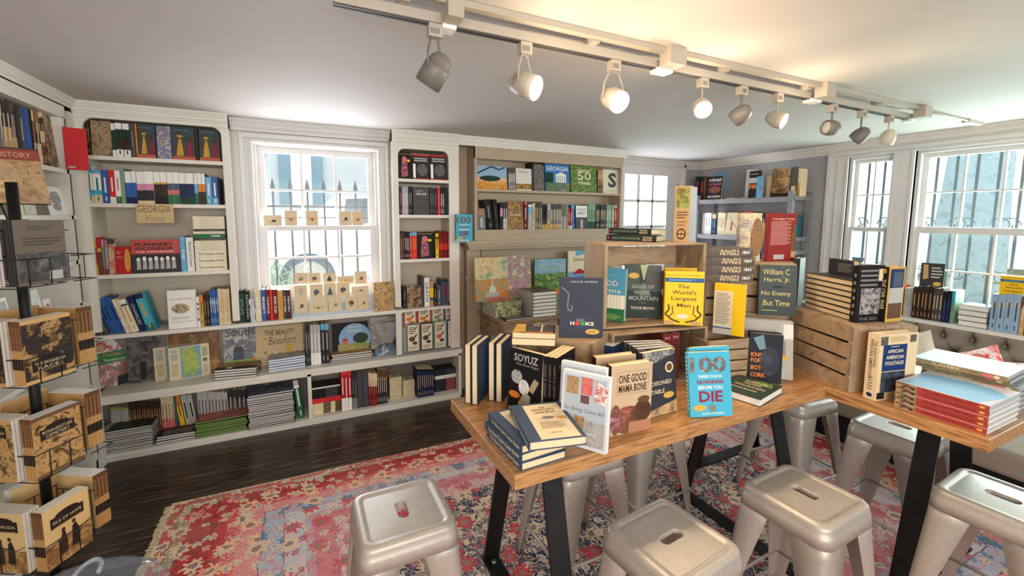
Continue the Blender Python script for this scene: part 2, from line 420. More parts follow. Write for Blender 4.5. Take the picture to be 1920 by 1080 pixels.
# casings
def casing(name, P, w, z0, z1, cw, m=M_WIN, head=.1):
    def bx(b, u0, u1, d0, d1, za, zb):
        o = P(u0, d0, za); b.para(o, P(u1, d0, za)-o, P(u0, d1, za)-o, P(u0, d0, zb)-o, m)
    b = MB()
    for s, u in ((-1, 0), (1, w)):
        a0, a1 = (u-cw, u) if s < 0 else (u, u+cw)
        bx(b, a0, a1, -.016, 0, z0, z1)
        # raised mouldings
        e = a0 if s < 0 else a1-.025
        bx(b, e, e+.025, -.036, -.016, z0, z1+head)
        e = a1-.016 if s < 0 else a0
        bx(b, e, e+.016, -.028, -.016, z0, z1)
    bx(b, -cw, w+cw, -.016, 0, z1, z1+head)
    bx(b, -cw, w+cw, -.040, -.016, z1+head-.03, z1+head)
    bx(b, -.016, w+.016, -.028, -.016, z1, z1+.016)
    return struct(b.build(name))
# back window recess: white panelled bay between the two bookcases, face at y = 3.70
b = MB()
b.box(-.395, wx0, 3.70, 3.90, .80, CEIL, M_WIN); b.box(wx1, .69, 3.70, 3.90, .80, CEIL, M_WIN); b.box(wx0, wx1, 3.70, 3.90, wz1+.0, CEIL, M_WIN)
b.box(wx0, wx1, 3.72, 3.90, .80, .985, M_WIN)
struct(b.build('wall_window_bay'))
PC = lambda u, d, z: V3((wx0+u, 3.70+d, z))
casing(tname(), PC, wx1-wx0, .84, 2.125, .075, M_WIN, .055)
PCR = lambda u, d, z: V3((XR+d, rb0+u, z))
def bxr(b, y0, y1, d, z0, z1, m=M_WIN): b.box(XR-d, XR, y0, y1, z0, z1, m)
b = MB()   # right wall casings: left jamb, pillar between the windows, head
bxr(b, ra1, 2.45, .018, .80, 2.14); bxr(b, 2.42, 2.45, .038, .80, 2.19); bxr(b, ra1, ra1+.02, .03, .80, 2.14); bxr(b, 2.36, 2.372, .028, .8, 2.14)
bxr(b, rb1, ra0, .03, .80, 2.14); bxr(b, rb1, rb1+.02, .045, .80, 2.14); bxr(b, ra0-.02, ra0, .045, .80, 2.14)
bxr(b, -.2, 2.45, .018, 2.14, 2.19); bxr(b, -.2, 2.45, .035, 2.165, 2.19)
bxr(b, -.2, rb0, .03, .80, 2.14)
struct(b.build(tname()))
b = MB(); b.box(XR-.13, XR+.02, -.3, 2.55, .785, .81, M_TRIM); struct(b.build(tname()))      # deep sill ledge above the banquette
b = MB(); b.box(XR-.20, XR, 2.55, YB, .0, .10, M_TRIM) if 0 else b.box(XR-.018, XR, 2.46, YB, 0, .12, M_TRIM); struct(b.build('baseboard_right'))

# ---------------------------------------------------------------- door with six panes
dr = MB()
gx0, gx1 = 3.315, 3.955
for q in ((dx0, gx0, 0, dz1), (gx1, dx1, 0, dz1), (gx0, gx1, 0, .9), (gx0, gx1, 2.085, dz1)): dr.box(q[0], q[1], YB-.03, YB+.015, q[2], q[3], M_WIN)
for i in (1, 2):
    x = gx0+(gx1-gx0)*i/3; dr.box(x-.014, x+.014, YB-.02, YB+.01, .9, 2.085, M_WIN)
for i in (1, 2, 3):
    z = .9+(2.085-.9)*i/4; dr.box(gx0, gx1, YB-.02, YB+.01, z-.014, z+.014, M_WIN)
door = struct(dr.build('door_1'))
b = MB(); b.box(gx0, gx1, YB-.004, YB, .9, 2.085, M_GLASS); b.build('glass', door)
b = MB(); b.tube([(3.22, YB-.03, 1.0), (3.22, YB-.075, 1.0)], .008, C('gold', .3, .8)); b.lathe((3.22, YB-.07, 1.0), (0, -1, 0), [(.008, 0), (.026, .01), (.028, .025), (.018, .04), (0, .044)], C('gold', .3, .8)); b.build('door_knob', door)
b = MB()
b.box(dx1, 4.235, YB-.02, YB, 0, 2.22, M_WIN); b.box(4.205, 4.235, YB-.045, YB-.02, 0, 2.25, M_WIN); b.box(dx0-.09, dx1, YB-.03, YB, dz1, 2.2, M_WIN)
b.box(dx0-.09, dx0, YB-.02, YB, 0, dz1, M_WIN); b.box(dx0-.09, 4.235, YB-.045, YB, 2.2, 2.225, M_WIN)
struct(b.build(tname()))
b = MB()
for z in (.35, 1.1, 1.95): b.tube([(dx1-.002, YB-.04, z-.05), (dx1-.002, YB-.04, z+.05)], .008, M_CHROME)
b.build('hinge', door)

# ---------------------------------------------------------------- built-in bookcases
def rounded_opening(b, x0, x1, z0, z1, X0, X1, Z1, y0, y1, m, r=.055):
    """face frame with a rounded-top opening; X0..X1, up to Z1 is the outer outline"""
    b.box(X0, x0, y0, y1, z0, Z1, m); b.box(x1, X1, y0, y1, z0, Z1, m); b.box(x0, x1, y0, y1, z1, Z1, m)
    for cx, s in ((x0, 1), (x1, -1)):
        n = 7; arc = [(cx+s*r*(1-math.cos(a)), z1-r+r*math.sin(a)) for a in [math.pi/2*i/n for i in range(n+1)]]
        pts = arc+[(cx, z1)]
        k = b.mi(m); n0 = len(b.v)
        # fan to the corner
        for i in range(n):
            tri = [(cx, z1), arc[i+1], arc[i]]
            if s < 0: tri = tri[::-1]
            f = [V3((q[0], y0, q[1])) for q in tri]; b.face(f, m); b.face([p+V3((0, y1-y0, 0)) for p in reversed(f)], m)
            b.face([V3((arc[i][0], y0, arc[i][1])), V3((arc[i+1][0], y0, arc[i+1][1])), V3((arc[i+1][0], y1, arc[i+1][1])), V3((arc[i][0], y1, arc[i][1]))], m)
def bookcase(label, X0, X1, x0, x1, ztop, shelves, z0, Z1=CEIL-.085, depth=.24):
    t = thing('built_in_bookcase', label, 'bookcase', ((X0+X1)/2, YF, z0))
    b = MB(); rounded_opening(b, x0, x1, z0, ztop, X0, X1, Z1, YF, YF+.02, M_CASE)
    b.box(X0, X0+.015, YF+.02, YF+depth, z0, Z1, M_CASE); b.box(X1-.015, X1, YF+.02, YF+depth, z0, Z1, M_CASE)
    b.build('face_frame', t)
    b = MB(); b.box(X0, X1, YF+depth, YF+depth+.02, z0, Z1, M_BACK)
    b.box(x0-.012, x0-.004, YF+.02, YF+depth, z0, Z1, M_BACK); b.box(x1+.004, x1+.012, YF+.02, YF+depth, z0, Z1, M_BACK)
    b.box(x0-.01, x1+.01, YF+.02, YF+depth, ztop+.004, ztop+.012, M_BACK)
    b.build('back_panel', t)
    for z in shelves:
        b = MB(); b.box(x0-.003, x1+.003, YF+.003, YF+depth, z-.024, z, M_CASE); b.build('shelf', t)
    return t
ZS = (1.962, 1.672, 1.224)
bookcase('tall white built-in bookcase with four shelves left of the back window', -1.176, -.395, -1.141, -.437, 2.185, (1.962, 1.672, 1.224), .862, depth=.26)
ZN = (1.9, 1.612, 1.250)
bookcase('narrow white built-in bookcase with rounded top right of the back window', .69, 1.238, .735, 1.152, 2.135, (1.9, 1.612, 1.250), .862, depth=.26)
# the long worktop shelf that runs under both bookcases and the window
t = thing('window_shelf', 'long white shelf board running below the window and both bookcases', 'shelf', (.03, YF, .81))
b = MB(); b.box(-1.176, .75, YF-.004, 3.83, .812, .838, M_CASE); b.build('board', t)
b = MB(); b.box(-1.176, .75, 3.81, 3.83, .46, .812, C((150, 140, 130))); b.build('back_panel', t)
b = MB(); b.box(.69, .735, YF, YF+.02, .46, .835, M_CASE); b.box(1.155, 1.238, YF, YF+.02, .46, .862, M_CASE)
b.box(1.223, 1.238, YF+.02, 3.83, .46, .862, M_CASE); b.box(.75, 1.223, 3.81, 3.83, .46, .862, M_CASE); b.build('stile', t)
b = MB(); b.box(.735, 1.155, YF+.0, 3.83, .815, .835, M_CASE); b.build('short_shelf', t)
# long counter with moulded nosing, open shelf and plinth below
t = thing('low_counter', 'long low white counter with moulded edge running along the back wall', 'counter', (.03, YF, 0))
b = MB(); b.box(-1.20, 1.255, YF-.018, 3.82, .425, .446, M_CASE); b.box(-1.20, 1.25, YF-.010, YF, .405, .425, M_CASE); b.box(-1.2, 1.245, YF, YF+.02, .385, .405, M_CASE); b.build('counter_top', t)
b = MB(); b.box(-1.20, 1.245, YF-.012, 3.82, .03, .052, M_CASE); b.box(-1.2, 1.24, YF, 3.82, 0, .03, M_CASE); b.build('bottom_shelf', t)
b = MB(); b.box(.018, .044, YF+.0, 3.80, .052, .405, M_CASE); b.build('divider', t)
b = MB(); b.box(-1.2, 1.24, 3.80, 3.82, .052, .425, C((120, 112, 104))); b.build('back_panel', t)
b = MB(); b.box(1.225, 1.245, YF, 3.80, .052, .405, M_CASE); b.build('end_panel', t)
# ---------------------------------------------------------------- chimney breast: box shelves above a mantel
t = thing('mantel_shelf_unit', 'taupe painted box shelf unit with two shelves above the mantel', 'shelf', (2.19, YF, 1.39))
b = MB(); b.box(1.38, 2.99, YF, YF+.018, 2.098, CEIL-.07, M_TAUPE); b.build('header', t)
b = MB(); b.box(1.385, 1.405, YF, 3.76, 1.46, 2.10, M_TAUPE); b.box(1.38, 1.386, YF-.0, 3.76, 1.39, 2.2, M_TAUPE); b.build('side_panel', t)
b = MB(); b.box(2.965, 2.985, YF, 3.76, 1.46, 2.10, M_TAUPE); b.build('side_panel', t)
b = MB(); b.box(1.385, 2.985, 3.745, 3.758, 1.39, 2.2, M_TAUPE); b.build('back_panel', t)
for z in (1.84, 1.485):
    b = MB(); b.box(1.405, 2.965, YF+.002, 3.745, z-.022, z, M_TAUPE); b.build('shelf', t)
b = MB(); b.box(1.385, 2.985, YF+.01, YF+.025, 1.39, 1.463, M_TAUPE); b.build('lower_rail', t)
t = thing('mantelpiece', 'taupe painted mantelpiece with moulded shelf and pilaster on the chimney breast', 'mantelpiece', (2.15, 3.6, 0))
b = MB(); b.box(1.30, 3.0, YF-.02, 3.76, 1.36, 1.39, M_TAUPE); b.box(1.32, 2.98, YF, 3.76, 1.335, 1.36, M_TAUPE); b.box(1.34, 2.96, YF+.03, 3.76, 1.31, 1.335, M_TAUPE); b.build('mantel_shelf', t)
for x in (1.345, 2.80):
    b = MB(); b.box(x, x+.13, 3.68, 3.76, 0, 1.31, M_TAUPE); b.box(x-.012, x+.142, 3.665, 3.68, 1.02, 1.05, M_TAUPE); b.box(x-.02, x+.15, 3.655, 3.68, 1.05, 1.075, M_TAUPE); b.build('pilaster', t)
b = MB(); b.box(1.50, 2.78, 3.72, 3.76, 1.10, 1.31, M_TAUPE); b.build('frieze', t)
b = MB(); b.box(1.22, 1.30, 3.70, 3.76, 0, CEIL-.07, M_TAUPE); b.box(1.238, 1.262, 3.62, 3.70, 0, CEIL-.07, M_TAUPE); struct(b.build(tname()))
# ---------------------------------------------------------------- left wall shelves
t = thing('left_wall_shelves', 'white open shelf unit along the left wall behind the rack', 'bookcase', (XL, 3.0, 0))
ly0, ly1 = 1.0, 3.50
b = MB()
b.box(-1.5, XL, ly0, ly0+.03, 0, CEIL-.06, M_TRIM); b.box(-1.5, XL, 3.40, 3.425, 0, 2.15, M_TRIM)
b.box(-1.5, XL-.0, ly0, 3.44, 2.145, CEIL-.06, M_TRIM); b.box(-1.19, XL-.004, 3.50, YF, 0, 2.2, M_CASE); b.box(-1.5, -1.2, 3.46, YF, 0, 2.2, M_BACK)
b.build('frame', t)
for z in (1.857, 1.597, 1.335, 1.082, .815, .56, .24):
    b = MB(); b.box(-1.5, XL, ly0+.03, 3.50, z-.024, z, M_TRIM); b.build('shelf', t)
b = MB(); b.box(-1.5, XL, ly0+.03, 3.5, 0, .10, M_TRIM); b.build('plinth', t)
b = MB(); b.box(-1.498, -1.49, ly0+.03, 3.46, .1, 2.15, C((214, 200, 176))); b.build('back_panel', t)
# ---------------------------------------------------------------- grey ladder shelf against the right wall
t = thing('grey_shelf_unit', 'grey washed wooden shelf unit against the right wall by the door', 'shelf', (4.35, 3.1, 0))
for y, x in ((2.575, 4.2), (2.575, 4.47), (3.66, 4.2), (3.66, 4.47)):
    b = MB(); b.box(x-.02, x+.02, y, y+.045, 0, 1.855, M_GREYSHELF); b.build('post', t)
for z in (1.80, 1.41, 1.02, .5):
    b = MB(); b.box(4.205, 4.475, 2.60, 3.70, z-.03, z, M_GREYSHELF)
    b.box(4.188, 4.205, 2.58, 3.70, z-.045, z+.004, M_GREYSHELF); b.build('shelf', t)
for z in (1.80, 1.41, 1.28, 1.02): 
    b = MB(); b.box(4.2, 4.47, 2.565, 2.578, z-.03, z+.01, M_GREYSHELF); b.build('side_rail', t)
# ---------------------------------------------------------------- rug
def rugmat():
    m, nt, b = newmat('persian_rug')
    N = nt.nodes.new; L = nt.links.new
    tc = N('ShaderNodeTexCoord'); sp = N('ShaderNodeSeparateXYZ'); L(tc.outputs['Object'], sp.inputs[0])
    def M(op, a, bb=None, clamp=False):
        n = N('ShaderNodeMath'); n.operation = op; n.use_clamp = clamp
        for i, v in enumerate((a, bb)):
            if v is None: continue
            if isinstance(v, (int, float)): n.inputs[i].default_value = v
            else: L(v, n.inputs[i])
        return n.outputs[0]
    X, Y = sp.outputs['X'], sp.outputs['Y']
    dx = M('SUBTRACT', X, -.69); dr = M('MULTIPLY', M('SUBTRACT', 3.46, X), 1.15); dy = M('MULTIPLY', M('SUBTRACT', 2.86, Y), 1.6)
    df = M('SUBTRACT', Y, .2)
    d = M('MINIMUM', M('MINIMUM', dx, dr), M('MINIMUM', dy, df))
    wob = N('ShaderNodeTexNoise'); wob.inputs['Scale'].default_value = 9; L(tc.outputs['Object'], wob.inputs['Vector'])
    dw = M('ADD', d, M('MULTIPLY', M('SUBTRACT', wob.outputs['Fac'], .5), .03))
    def curve(pts, interp='CONSTANT'):
        r = ramp(nt, [(p/1.2, c) for p, c in pts], interp); L(M('DIVIDE', dw, 1.2), r.inputs[0]); return r.outputs[0]
    coral = (204, 64, 62); red = (190, 42, 46); pink = (214, 132, 138); pale = (222, 196, 190); sky = (166, 190, 204); cream = (222, 200, 168); navy = (30, 42, 84); olive = (150, 138, 112); dk = (60, 54, 60)
    base = curve([(0, cream), (.012, coral), (.058, dk), (.064, olive), (.105, dk), (.11, red), (.25, coral), (.36, pink), (.46, dk), (.466, sky), (.56, dk), (.566, pale), (.66, pink), (.80, pale), (.94, dk), (.95, navy), (1.19, navy)])
    vine = curve([(0, olive), (.064, cream), (.11, (120, 50, 50)), (.30, (226, 160, 150)), (.46, pink), (.566, sky), (.7, (196, 120, 126)), (.94, cream)])
    flo = curve([(0, cream), (.064, coral), (.11, (226, 150, 130)), (.25, (232, 190, 150)), (.46, (90, 130, 150)), (.566, (206, 92, 98)), (.8, (214, 110, 112)), (.94, coral)])
    # vines: thin level lines of a distorted noise
    def lines(scale, w, dist):
        n = N('ShaderNodeTexNoise'); n.inputs['Scale'].default_value = scale; n.inputs['Detail'].default_value = 1.5; n.inputs['Distortion'].default_value = dist
        L(tc.outputs['Object'], n.inputs['Vector'])
        return M('LESS_THAN', M('ABSOLUTE', M('SUBTRACT', n.outputs['Fac'], .5)), w)
    l1 = M('MAXIMUM', lines(17, .032, 1.6), lines(31, .018, 2.2))
    wn = N('ShaderNodeTexNoise'); wn.inputs['Scale'].default_value = 26; wn.inputs['Detail'].default_value = 2; L(tc.outputs['Object'], wn.inputs['Vector'])
    ws = N('ShaderNodeVectorMath'); ws.operation = 'SUBTRACT'; L(wn.outputs['Color'], ws.inputs[0]); ws.inputs[1].default_value = (.5, .5, .5)
    wm = N('ShaderNodeVectorMath'); wm.operation = 'SCALE'; L(ws.outputs[0], wm.inputs[0]); wm.inputs['Scale'].default_value = .055
    wa = N('ShaderNodeVectorMath'); wa.operation = 'ADD'; L(tc.outputs['Object'], wa.inputs[0]); L(wm.outputs[0], wa.inputs[1]); WC = wa.outputs[0]
    def flowers(scale, R, pet):
        v = N('ShaderNodeTexVoronoi'); v.inputs['Scale'].default_value = scale; v.voronoi_dimensions = '2D'; L(WC, v.inputs['Vector'])
        s = N('ShaderNodeVectorMath'); s.operation = 'SUBTRACT'; L(WC, s.inputs[0]); L(v.outputs['Position'], s.inputs[1])
        q = N('ShaderNodeSeparateXYZ'); L(s.outputs[0], q.inputs[0])
        an = M('ARCTAN2', q.outputs['Y'], q.outputs['X'])
        rr = M('SQRT', M('ADD', M('MULTIPLY', q.outputs['X'], q.outputs['X']), M('MULTIPLY', q.outputs['Y'], q.outputs['Y'])))
        lim = M('MULTIPLY', M('ADD', M('MULTIPLY', M('SINE', M('MULTIPLY', an, pet)), .22), .78), R)
        return M('LESS_THAN', rr, lim), M('LESS_THAN', rr, R*.34), v.outputs['Color']
    f1, c1, col = flowers(6.5, .050, 8); f2, c2, col2 = flowers(13, .024, 5)
    def mix(f, a, bb):
        n = N('ShaderNodeMix'); n.data_type = 'RGBA'; L(f, n.inputs['Factor']); L(a, n.inputs['A'])
        if isinstance(bb, tuple): n.inputs['B'].default_value = (*lin(bb), 1)
        else: L(bb, n.inputs['B'])
        return n.outputs['Result']
    c = mix(l1, base, vine)
    sep = N('ShaderNodeSeparateColor'); L(col2, sep.inputs[0])
    c = mix(f2, c, mix(M('GREATER_THAN', sep.outputs[0], .5), flo, (220, 198, 166))); c = mix(c2, c, (140, 156, 176))
    c = mix(f1, c, flo); sep1 = N('ShaderNodeSeparateColor'); L(col, sep1.inputs[0])
    ring = M('MULTIPLY', f1, M('GREATER_THAN', sep1.outputs[1], .55)); c = mix(ring, c, (222, 196, 160)); c = mix(c1, c, (150, 120, 120))
    # worn, faded patches
    fd = N('ShaderNodeTexNoise'); fd.inputs['Scale'].default_value = 2.2; fd.inputs['Detail'].default_value = 6; L(tc.outputs['Object'], fd.inputs['Vector'])
    c = mix(M('MULTIPLY', M('SUBTRACT', fd.outputs['Fac'], .46, True), 1.0, True), c, (206, 178, 168))
    L(c, b.inputs['Base Color']); b.inputs['Roughness'].default_value = .95
    bp = N('ShaderNodeBump'); bp.inputs['Strength'].default_value = .3; bp.inputs['Distance'].default_value = .004
    fn = N('ShaderNodeTexNoise'); fn.inputs['Scale'].default_value = 260; L(tc.outputs['Object'], fn.inputs['Vector']); L(fn.outputs['Fac'], bp.inputs['Height']); L(bp.outputs[0], b.inputs['Normal'])
    return m
rug = thing('persian_rug', 'large faded red and navy floral rug lying on the dark floor', 'rug', (1.4, 1.5, 0))
rm = rugmat()
b = MB(); b.face([(-.68, .2, .009), (3.40, .2, .009), (3.45, 2.80, .009), (-.69, 2.87, .009)], rm)
for p, q in (((-.68, .2), (3.40, .2)), ((3.40, .2), (3.45, 2.80)), ((3.45, 2.80), (-.69, 2.87)), ((-.69, 2.87), (-.68, .2))):
    b.face([(p[0], p[1], 0), (q[0], q[1], 0), (q[0], q[1], .009), (p[0], p[1], .009)], rm)
pile = b.build('pile', rug, origin=(0, 0, 0))
b = MB(); y = .22
while y < 2.86:
    b.tube([(-.685, y, .006), (-.71-random.random()*.012, y+random.uniform(-.004, .004), .004)], .0022, C('cream', .9), 4); y += .011
b.build('fringe', rug, origin=(0, 0, 0))
# ---------------------------------------------------------------- tables
def legset(t, plane, c, foots, tops, ztop):
    """trapezoid end frame of flat black steel. plane 'x': frame in the yz plane at x=c; 'y': in the xz plane at y=c"""
    P = (lambda a, z: V3((c, a, z))) if plane == 'x' else (lambda a, z: V3((a, c, z)))
    w = V3((.07, 0, 0)) if plane == 'x' else V3((0, .07, 0))
    side = V3((0, 1, 0)) if plane == 'x' else V3((1, 0, 0))
    for f, tp in zip(foots, tops):
        b = MB(); a = P(f, .115); e = P(tp, ztop)
        b.para(a-w/2-side*.006, w, side*.012, e-a, M_BLACK); b.build('leg', t)
    b = MB(); lo, hi = min(foots)-.03, max(foots)+.03
    b.para(P(lo, .105)-w/2, w, P(hi, .105)-P(lo, .105), V3((0, 0, .010)), M_BLACK)
    for f in foots:
        g = 1 if f > (lo+hi)/2 else -1
        b.tube([P(f-g*.03, .114), P(f-g*.03, .126)], .011, M_CHROME, 6)
    br = b.build('base_bar', t)
    b = MB(); lo, hi = min(tops)-.02, max(tops)+.02
    b.para(P(lo, ztop-.006)-w/2, w, P(hi, ztop)-P(lo, ztop), V3((0, 0, .006)), M_BLACK); b.build('top_bar', t)
    for f in foots:
        b = MB(); o = P(f, 0)
        b.tube([o+V3((0, 0, .105)), o+V3((0, 0, .085))], .02, M_CHROME, 12)
        for s in (-1, 1): b.para(o+V3((-.012, s*.016-.0015, .03)), (.024, 0, 0), (0, .003, 0), (.0, 0, .06), M_CHROME)
        b.lathe(o+V3((.012, -.012, .036)), (0, 1, 0), [(0, 0), (.030, 0), (.036, .004), (.036, .020), (.030, .024), (0, .024)], M_RUBBER, 20)
        b.build('caster', t)
ZT = .895
t = thing('bookshop_table', 'long oak table on black trapezoid legs, left one covered with standing books', 'table', (1.235, 1.29, 0))
b = MB(); b.box(.505, 1.963, 1.012, 1.572, ZT-.045, ZT, M_OAK); o = b.build('tabletop', t); md = o.modifiers.new('bevel', 'BEVEL'); md.width = .003; md.segments = 2
legset(t, 'x', .70, (1.63, .985), (1.425, 1.155), ZT-.045); legset(t, 'x', 1.83, (1.60, .975), (1.425, 1.155), ZT-.045)
t = thing('bookshop_table', 'oak table on black legs at right, holding flat stacks of picture books', 'table', (2.33, 1.27, 0))
b = MB(); b.box(1.966, 2.66, .530, 1.98, ZT-.045, ZT, M_OAKY); o = b.build('tabletop', t); md = o.modifiers.new('bevel', 'BEVEL'); md.width = .003; md.segments = 2
legset(t, 'y', .77, (2.12, 2.66), (2.26, 2.50), ZT-.045); legset(t, 'y', 1.77, (2.11, 2.65), (2.26, 2.50), ZT-.045)
# ---------------------------------------------------------------- stools
def rrect(hx, hy, r, z, n=6, cx=0, cy=0):
    pts = []
    for k, (sx_, sy_) in enumerate(((1, 1), (-1, 1), (-1, -1), (1, -1))):
        for i in range(n+1):
            a = math.pi/2*(k+i/n)
            pts.append(V3((cx+sx_*(hx-r)+r*math.cos(a), cy+sy_*(hy-r)+r*math.sin(a), z)))
    return pts
def make_stool(label, grp):
    t = thing('metal_stool', label, 'stool', (0, 0, 0), grp)
    b = MB(); ZS_ = .61
    L_ = [rrect(.016, .043, .0155, ZS_-.014), rrect(.017, .044, .016, ZS_-.003), rrect(.020, .047, .019, ZS_-.001),
          rrect(.112, .112, .018, ZS_-.004), rrect(.118, .118, .022, ZS_-.004), rrect(.122, .122, .024, ZS_), rrect(.134, .134, .034, ZS_), rrect(.143, .143, .040, ZS_-.002),
          rrect(.149, .149, .042, ZS_-.009), rrect(.151, .151, .043, ZS_-.017), rrect(.153, .153, .043, ZS_-.034), rrect(.1545, .1545, .043, ZS_-.036), rrect(.158, .158, .043, ZS_-.075), rrect(.156, .156, .042, ZS_-.075), rrect(.149, .149, .04, ZS_-.02), rrect(.12, .12, .03, ZS_-.01)]
    b.loops(L_, M_STEEL); n_ = len(L_[0])
    for q in list(range(2*n_, 3*n_))+list(range(0, n_))+list(range(12*n_, 13*n_)): b.sm[q] = False
    b.build('seat', t)
    for sx_, sy_ in ((1, 1), (-1, 1), (-1, -1), (1, -1)):
        b = MB(); rows = []
        for k in range(9):
            f = k/8; z = (ZS_-.04)*(1-f)+.012*f; h = .1495+(.196-.1495)*f; w = .088*(1-f)**1.15+.034; r = .030*(1-f)+.012*f
            prof = [(h-w, h), (h-r, h)]
            for i in range(1, 4):
                a = math.pi/2*i/4; prof.append((h-r+r*math.sin(a), h-r+r*math.cos(a)))
            prof += [(h, h-r), (h, h-w)]
            rows.append([V3((sx_*p[0], sy_*p[1], z)) for p in prof])
        b.grid(rows, M_STEEL)
        g = b.build('leg', t); md = g.modifiers.new('sheet', 'SOLIDIFY'); md.thickness = .003; md.offset = 0
        b = MB(); b.tube([(sx_*.186, sy_*.186, .02), (sx_*.188, sy_*.188, 0)], [.013, .011], C('dgrey'), 8); b.build('rubber_foot', g)
    for a in range(4):
        b = MB(); c_, s_ = math.cos(a*math.pi/2), math.sin(a*math.pi/2)
        zz = .185; h = .182
        b.tube([V3((c_*h-s_*q, s_*h+c_*q, zz)) for q in (-h, h)], .007, M_STEEL, 8); b.build('foot_rail', t)
    return t
def copy_tree(o, parent=None):
    c = o.copy(); COL.objects.link(c)
    if parent: c.parent = parent
    for ch in o.children: copy_tree(ch, c)
    return c
proto = make_stool('x proto stool x', 'metal stools around the tables')
stools = [(.277, 1.405, 0, 'silver metal stool standing alone at the left end of the near table'),
    (1.000, .915, math.radians(96), 'silver metal stool in the foreground centre, in front of the near table'),
    (1.604, .870, math.radians(2), 'silver metal stool before the right end of the near oak table'),
    (2.216, .548, math.radians(3), 'silver metal stool in the bottom right corner by the right table'),
    (2.545, .985, math.radians(2), 'bluish reflecting metal stool tucked under the right table, nearest its black leg'),
    (2.50, 1.45, math.radians(-4), 'metal stool under the corner where the two oak tables meet'),
    (1.07, 1.535, math.radians(0), 'metal stool behind the black front legs of the left table'),
    (1.60, 1.70, math.radians(0), 'metal stool on the far side of the left table, at its middle'),
    (2.17, 2.12, math.radians(-12), 'distant metal stool beyond the right end of the left table')]
for i, (x, y, a, lb) in enumerate(stools):
    s = proto if i == 0 else copy_tree(proto)
    s.location = (x, y, .009); s.rotation_euler = (0, 0, a); tag(s, lb, 'stool', 'metal stools around the tables')
# ---------------------------------------------------------------- banquette with tufted back
t = thing('tufted_banquette', 'grey tufted upholstered banquette under the right windows', 'sofa', (3.8, 1.0, 0))
b = MB(); ys = [-.1+i*.0085 for i in range(259)]; zs = [.44+i*.0086 for i in range(41)]
def tuft(y, z):
    # diamond tufting: buttons every .16 m, two staggered rows
    dy = .163; best = 9
    for row, zr in ((0, .715), (1, .60), (0, .485)):
        off = (dy/2 if row else 0)+.03
        k = round((y-off)/dy); d = math.hypot((y-off-k*dy), (z-zr)*1.1); best = min(best, d)
        # creases running to neighbours
    crease = 0
    if z > .715:
        k = round((y-.03)/dy); crease = math.exp(-((y-.03-k*dy)/.014)**2)*.026
    else:
        u1 = (y-.03)/dy+(z-.715)/.115*.5; u2 = (y-.03)/dy-(z-.715)/.115*.5
        d1 = abs(u1-round(u1))*dy; d2 = abs(u2-round(u2))*dy
        crease = (math.exp(-(d1/.014)**2)+math.exp(-(d2/.014)**2))*.014
    return -math.exp(-(best/.036)**2)*.055-crease
G = []
for z in zs:
    row = []
    for y in ys:
        top = 1-max(0, (z-.755)/.056)**3
        x = 4.40-.03*top-tuft(y, z)-(.81-z)*.16
        row.append(V3((x, y, z)))
    G.append(row)
b.grid(G, M_SOFA)
b.face([(4.40, -.6, .784), (4.40, 2.1, .784), (4.49, 2.1, .784), (4.49, -.6, .784)], M_SOFA)
b.face([(4.31, 2.1, .44), (4.49, 2.1, .44), (4.49, 2.1, .784), (4.37, 2.1, .784)], M_SOFA); b.build('backrest', t)
b = MB(); k = 0
for zr, off in ((.715, .03), (.60, .03+.0815), (.485, .03)):
    y = off-3*.163
    while y < 2.05:
        x = 4.40-.03*1-(.81-zr)*.16+.045; b.lathe((x-.004, y, zr), (-1, 0, 0), [(.010, -.012), (.012, .002), (.006, .006), (0, .007)], M_SOFA, 8); y += .163
b.build('button_row', t)
b = MB(); b.box(3.16, 4.27, -.6, 2.1, .30, .44, M_SOFA); o = b.build('seat', t); md = o.modifiers.new('bevel', 'BEVEL'); md.width = .03; md.segments = 3
b = MB(); b.box(3.47, 4.49, -.6, 2.1, 0, .30, C('black')); b.build('base', t)
def pillow(label, c, n, w, h, th, m, roll=0, m2=None):
    c = V3(c); n = V3(n).normalized(); u = V3((0, 0, 1)).cross(n).normalized(); v = n.cross(u)
    u, v = u*math.cos(roll)+v*math.sin(roll), v*math.cos(roll)-u*math.sin(roll)
    b = MB()
    for s in (1, -1):
        G = []
        for i in range(13):
            row = []
            for j in range(13):
                a = i/6-1; e = j/6-1
                k = (max(0, 1-a*a)*max(0, 1-e*e))**.45
                pin = 1-.07*(1-abs(a))*(1 if abs(e) > .99 else 0)-0
                row.append(c+u*(w/2*a*(1-.10*(1-e*e)*0+.0))*(1-.06*(1-e*e))+v*(h/2*e)*(1-.06*(1-a*a))+n*s*th/2*k)
            G.append(row if s > 0 else row[::-1])
        b.grid(G, m if s > 0 else (m2 or m))
    return tag(b.build('throw_pillow', origin=c), label, 'pillow', 'throw pillows on the banquette')
pillow('cream throw pillow on the banquette behind the standing folktales book', onx(1706, 670, 4.02), (-1, .1, .35), .34, .34, .12, grainy('cream_cloth', (206, 196, 176), (220, 210, 192), 200, .9, .2), .5)
pillow('red white and blue patterned pillow leaning on the grey tufted back', onx(1832, 696, 4.02), (-1, .0, .5), .30, .30, .10, PH('red', 'bred', 'white', 'red', scale=14, rough=.9, coat=0), .55)
pillow('white and red striped pillow lying low beside the red pillow', onx(1895, 714, 3.98), (-1, -.1, 1.1), .30, .30, .08, PH('white', 'red', 'white', 'navy', 'white', scale=9, rough=.9, coat=0, stretch=(1, 6, 1)), .2)
0 and pillow('red and white striped pillow corner behind the stacks of books', onx(1776, 692, 4.08), (-1, .2, 1.0), .24, .24, .07, PH('white', 'rose', 'white', scale=9, rough=.9, coat=0, stretch=(1, 6, 1)), .7)
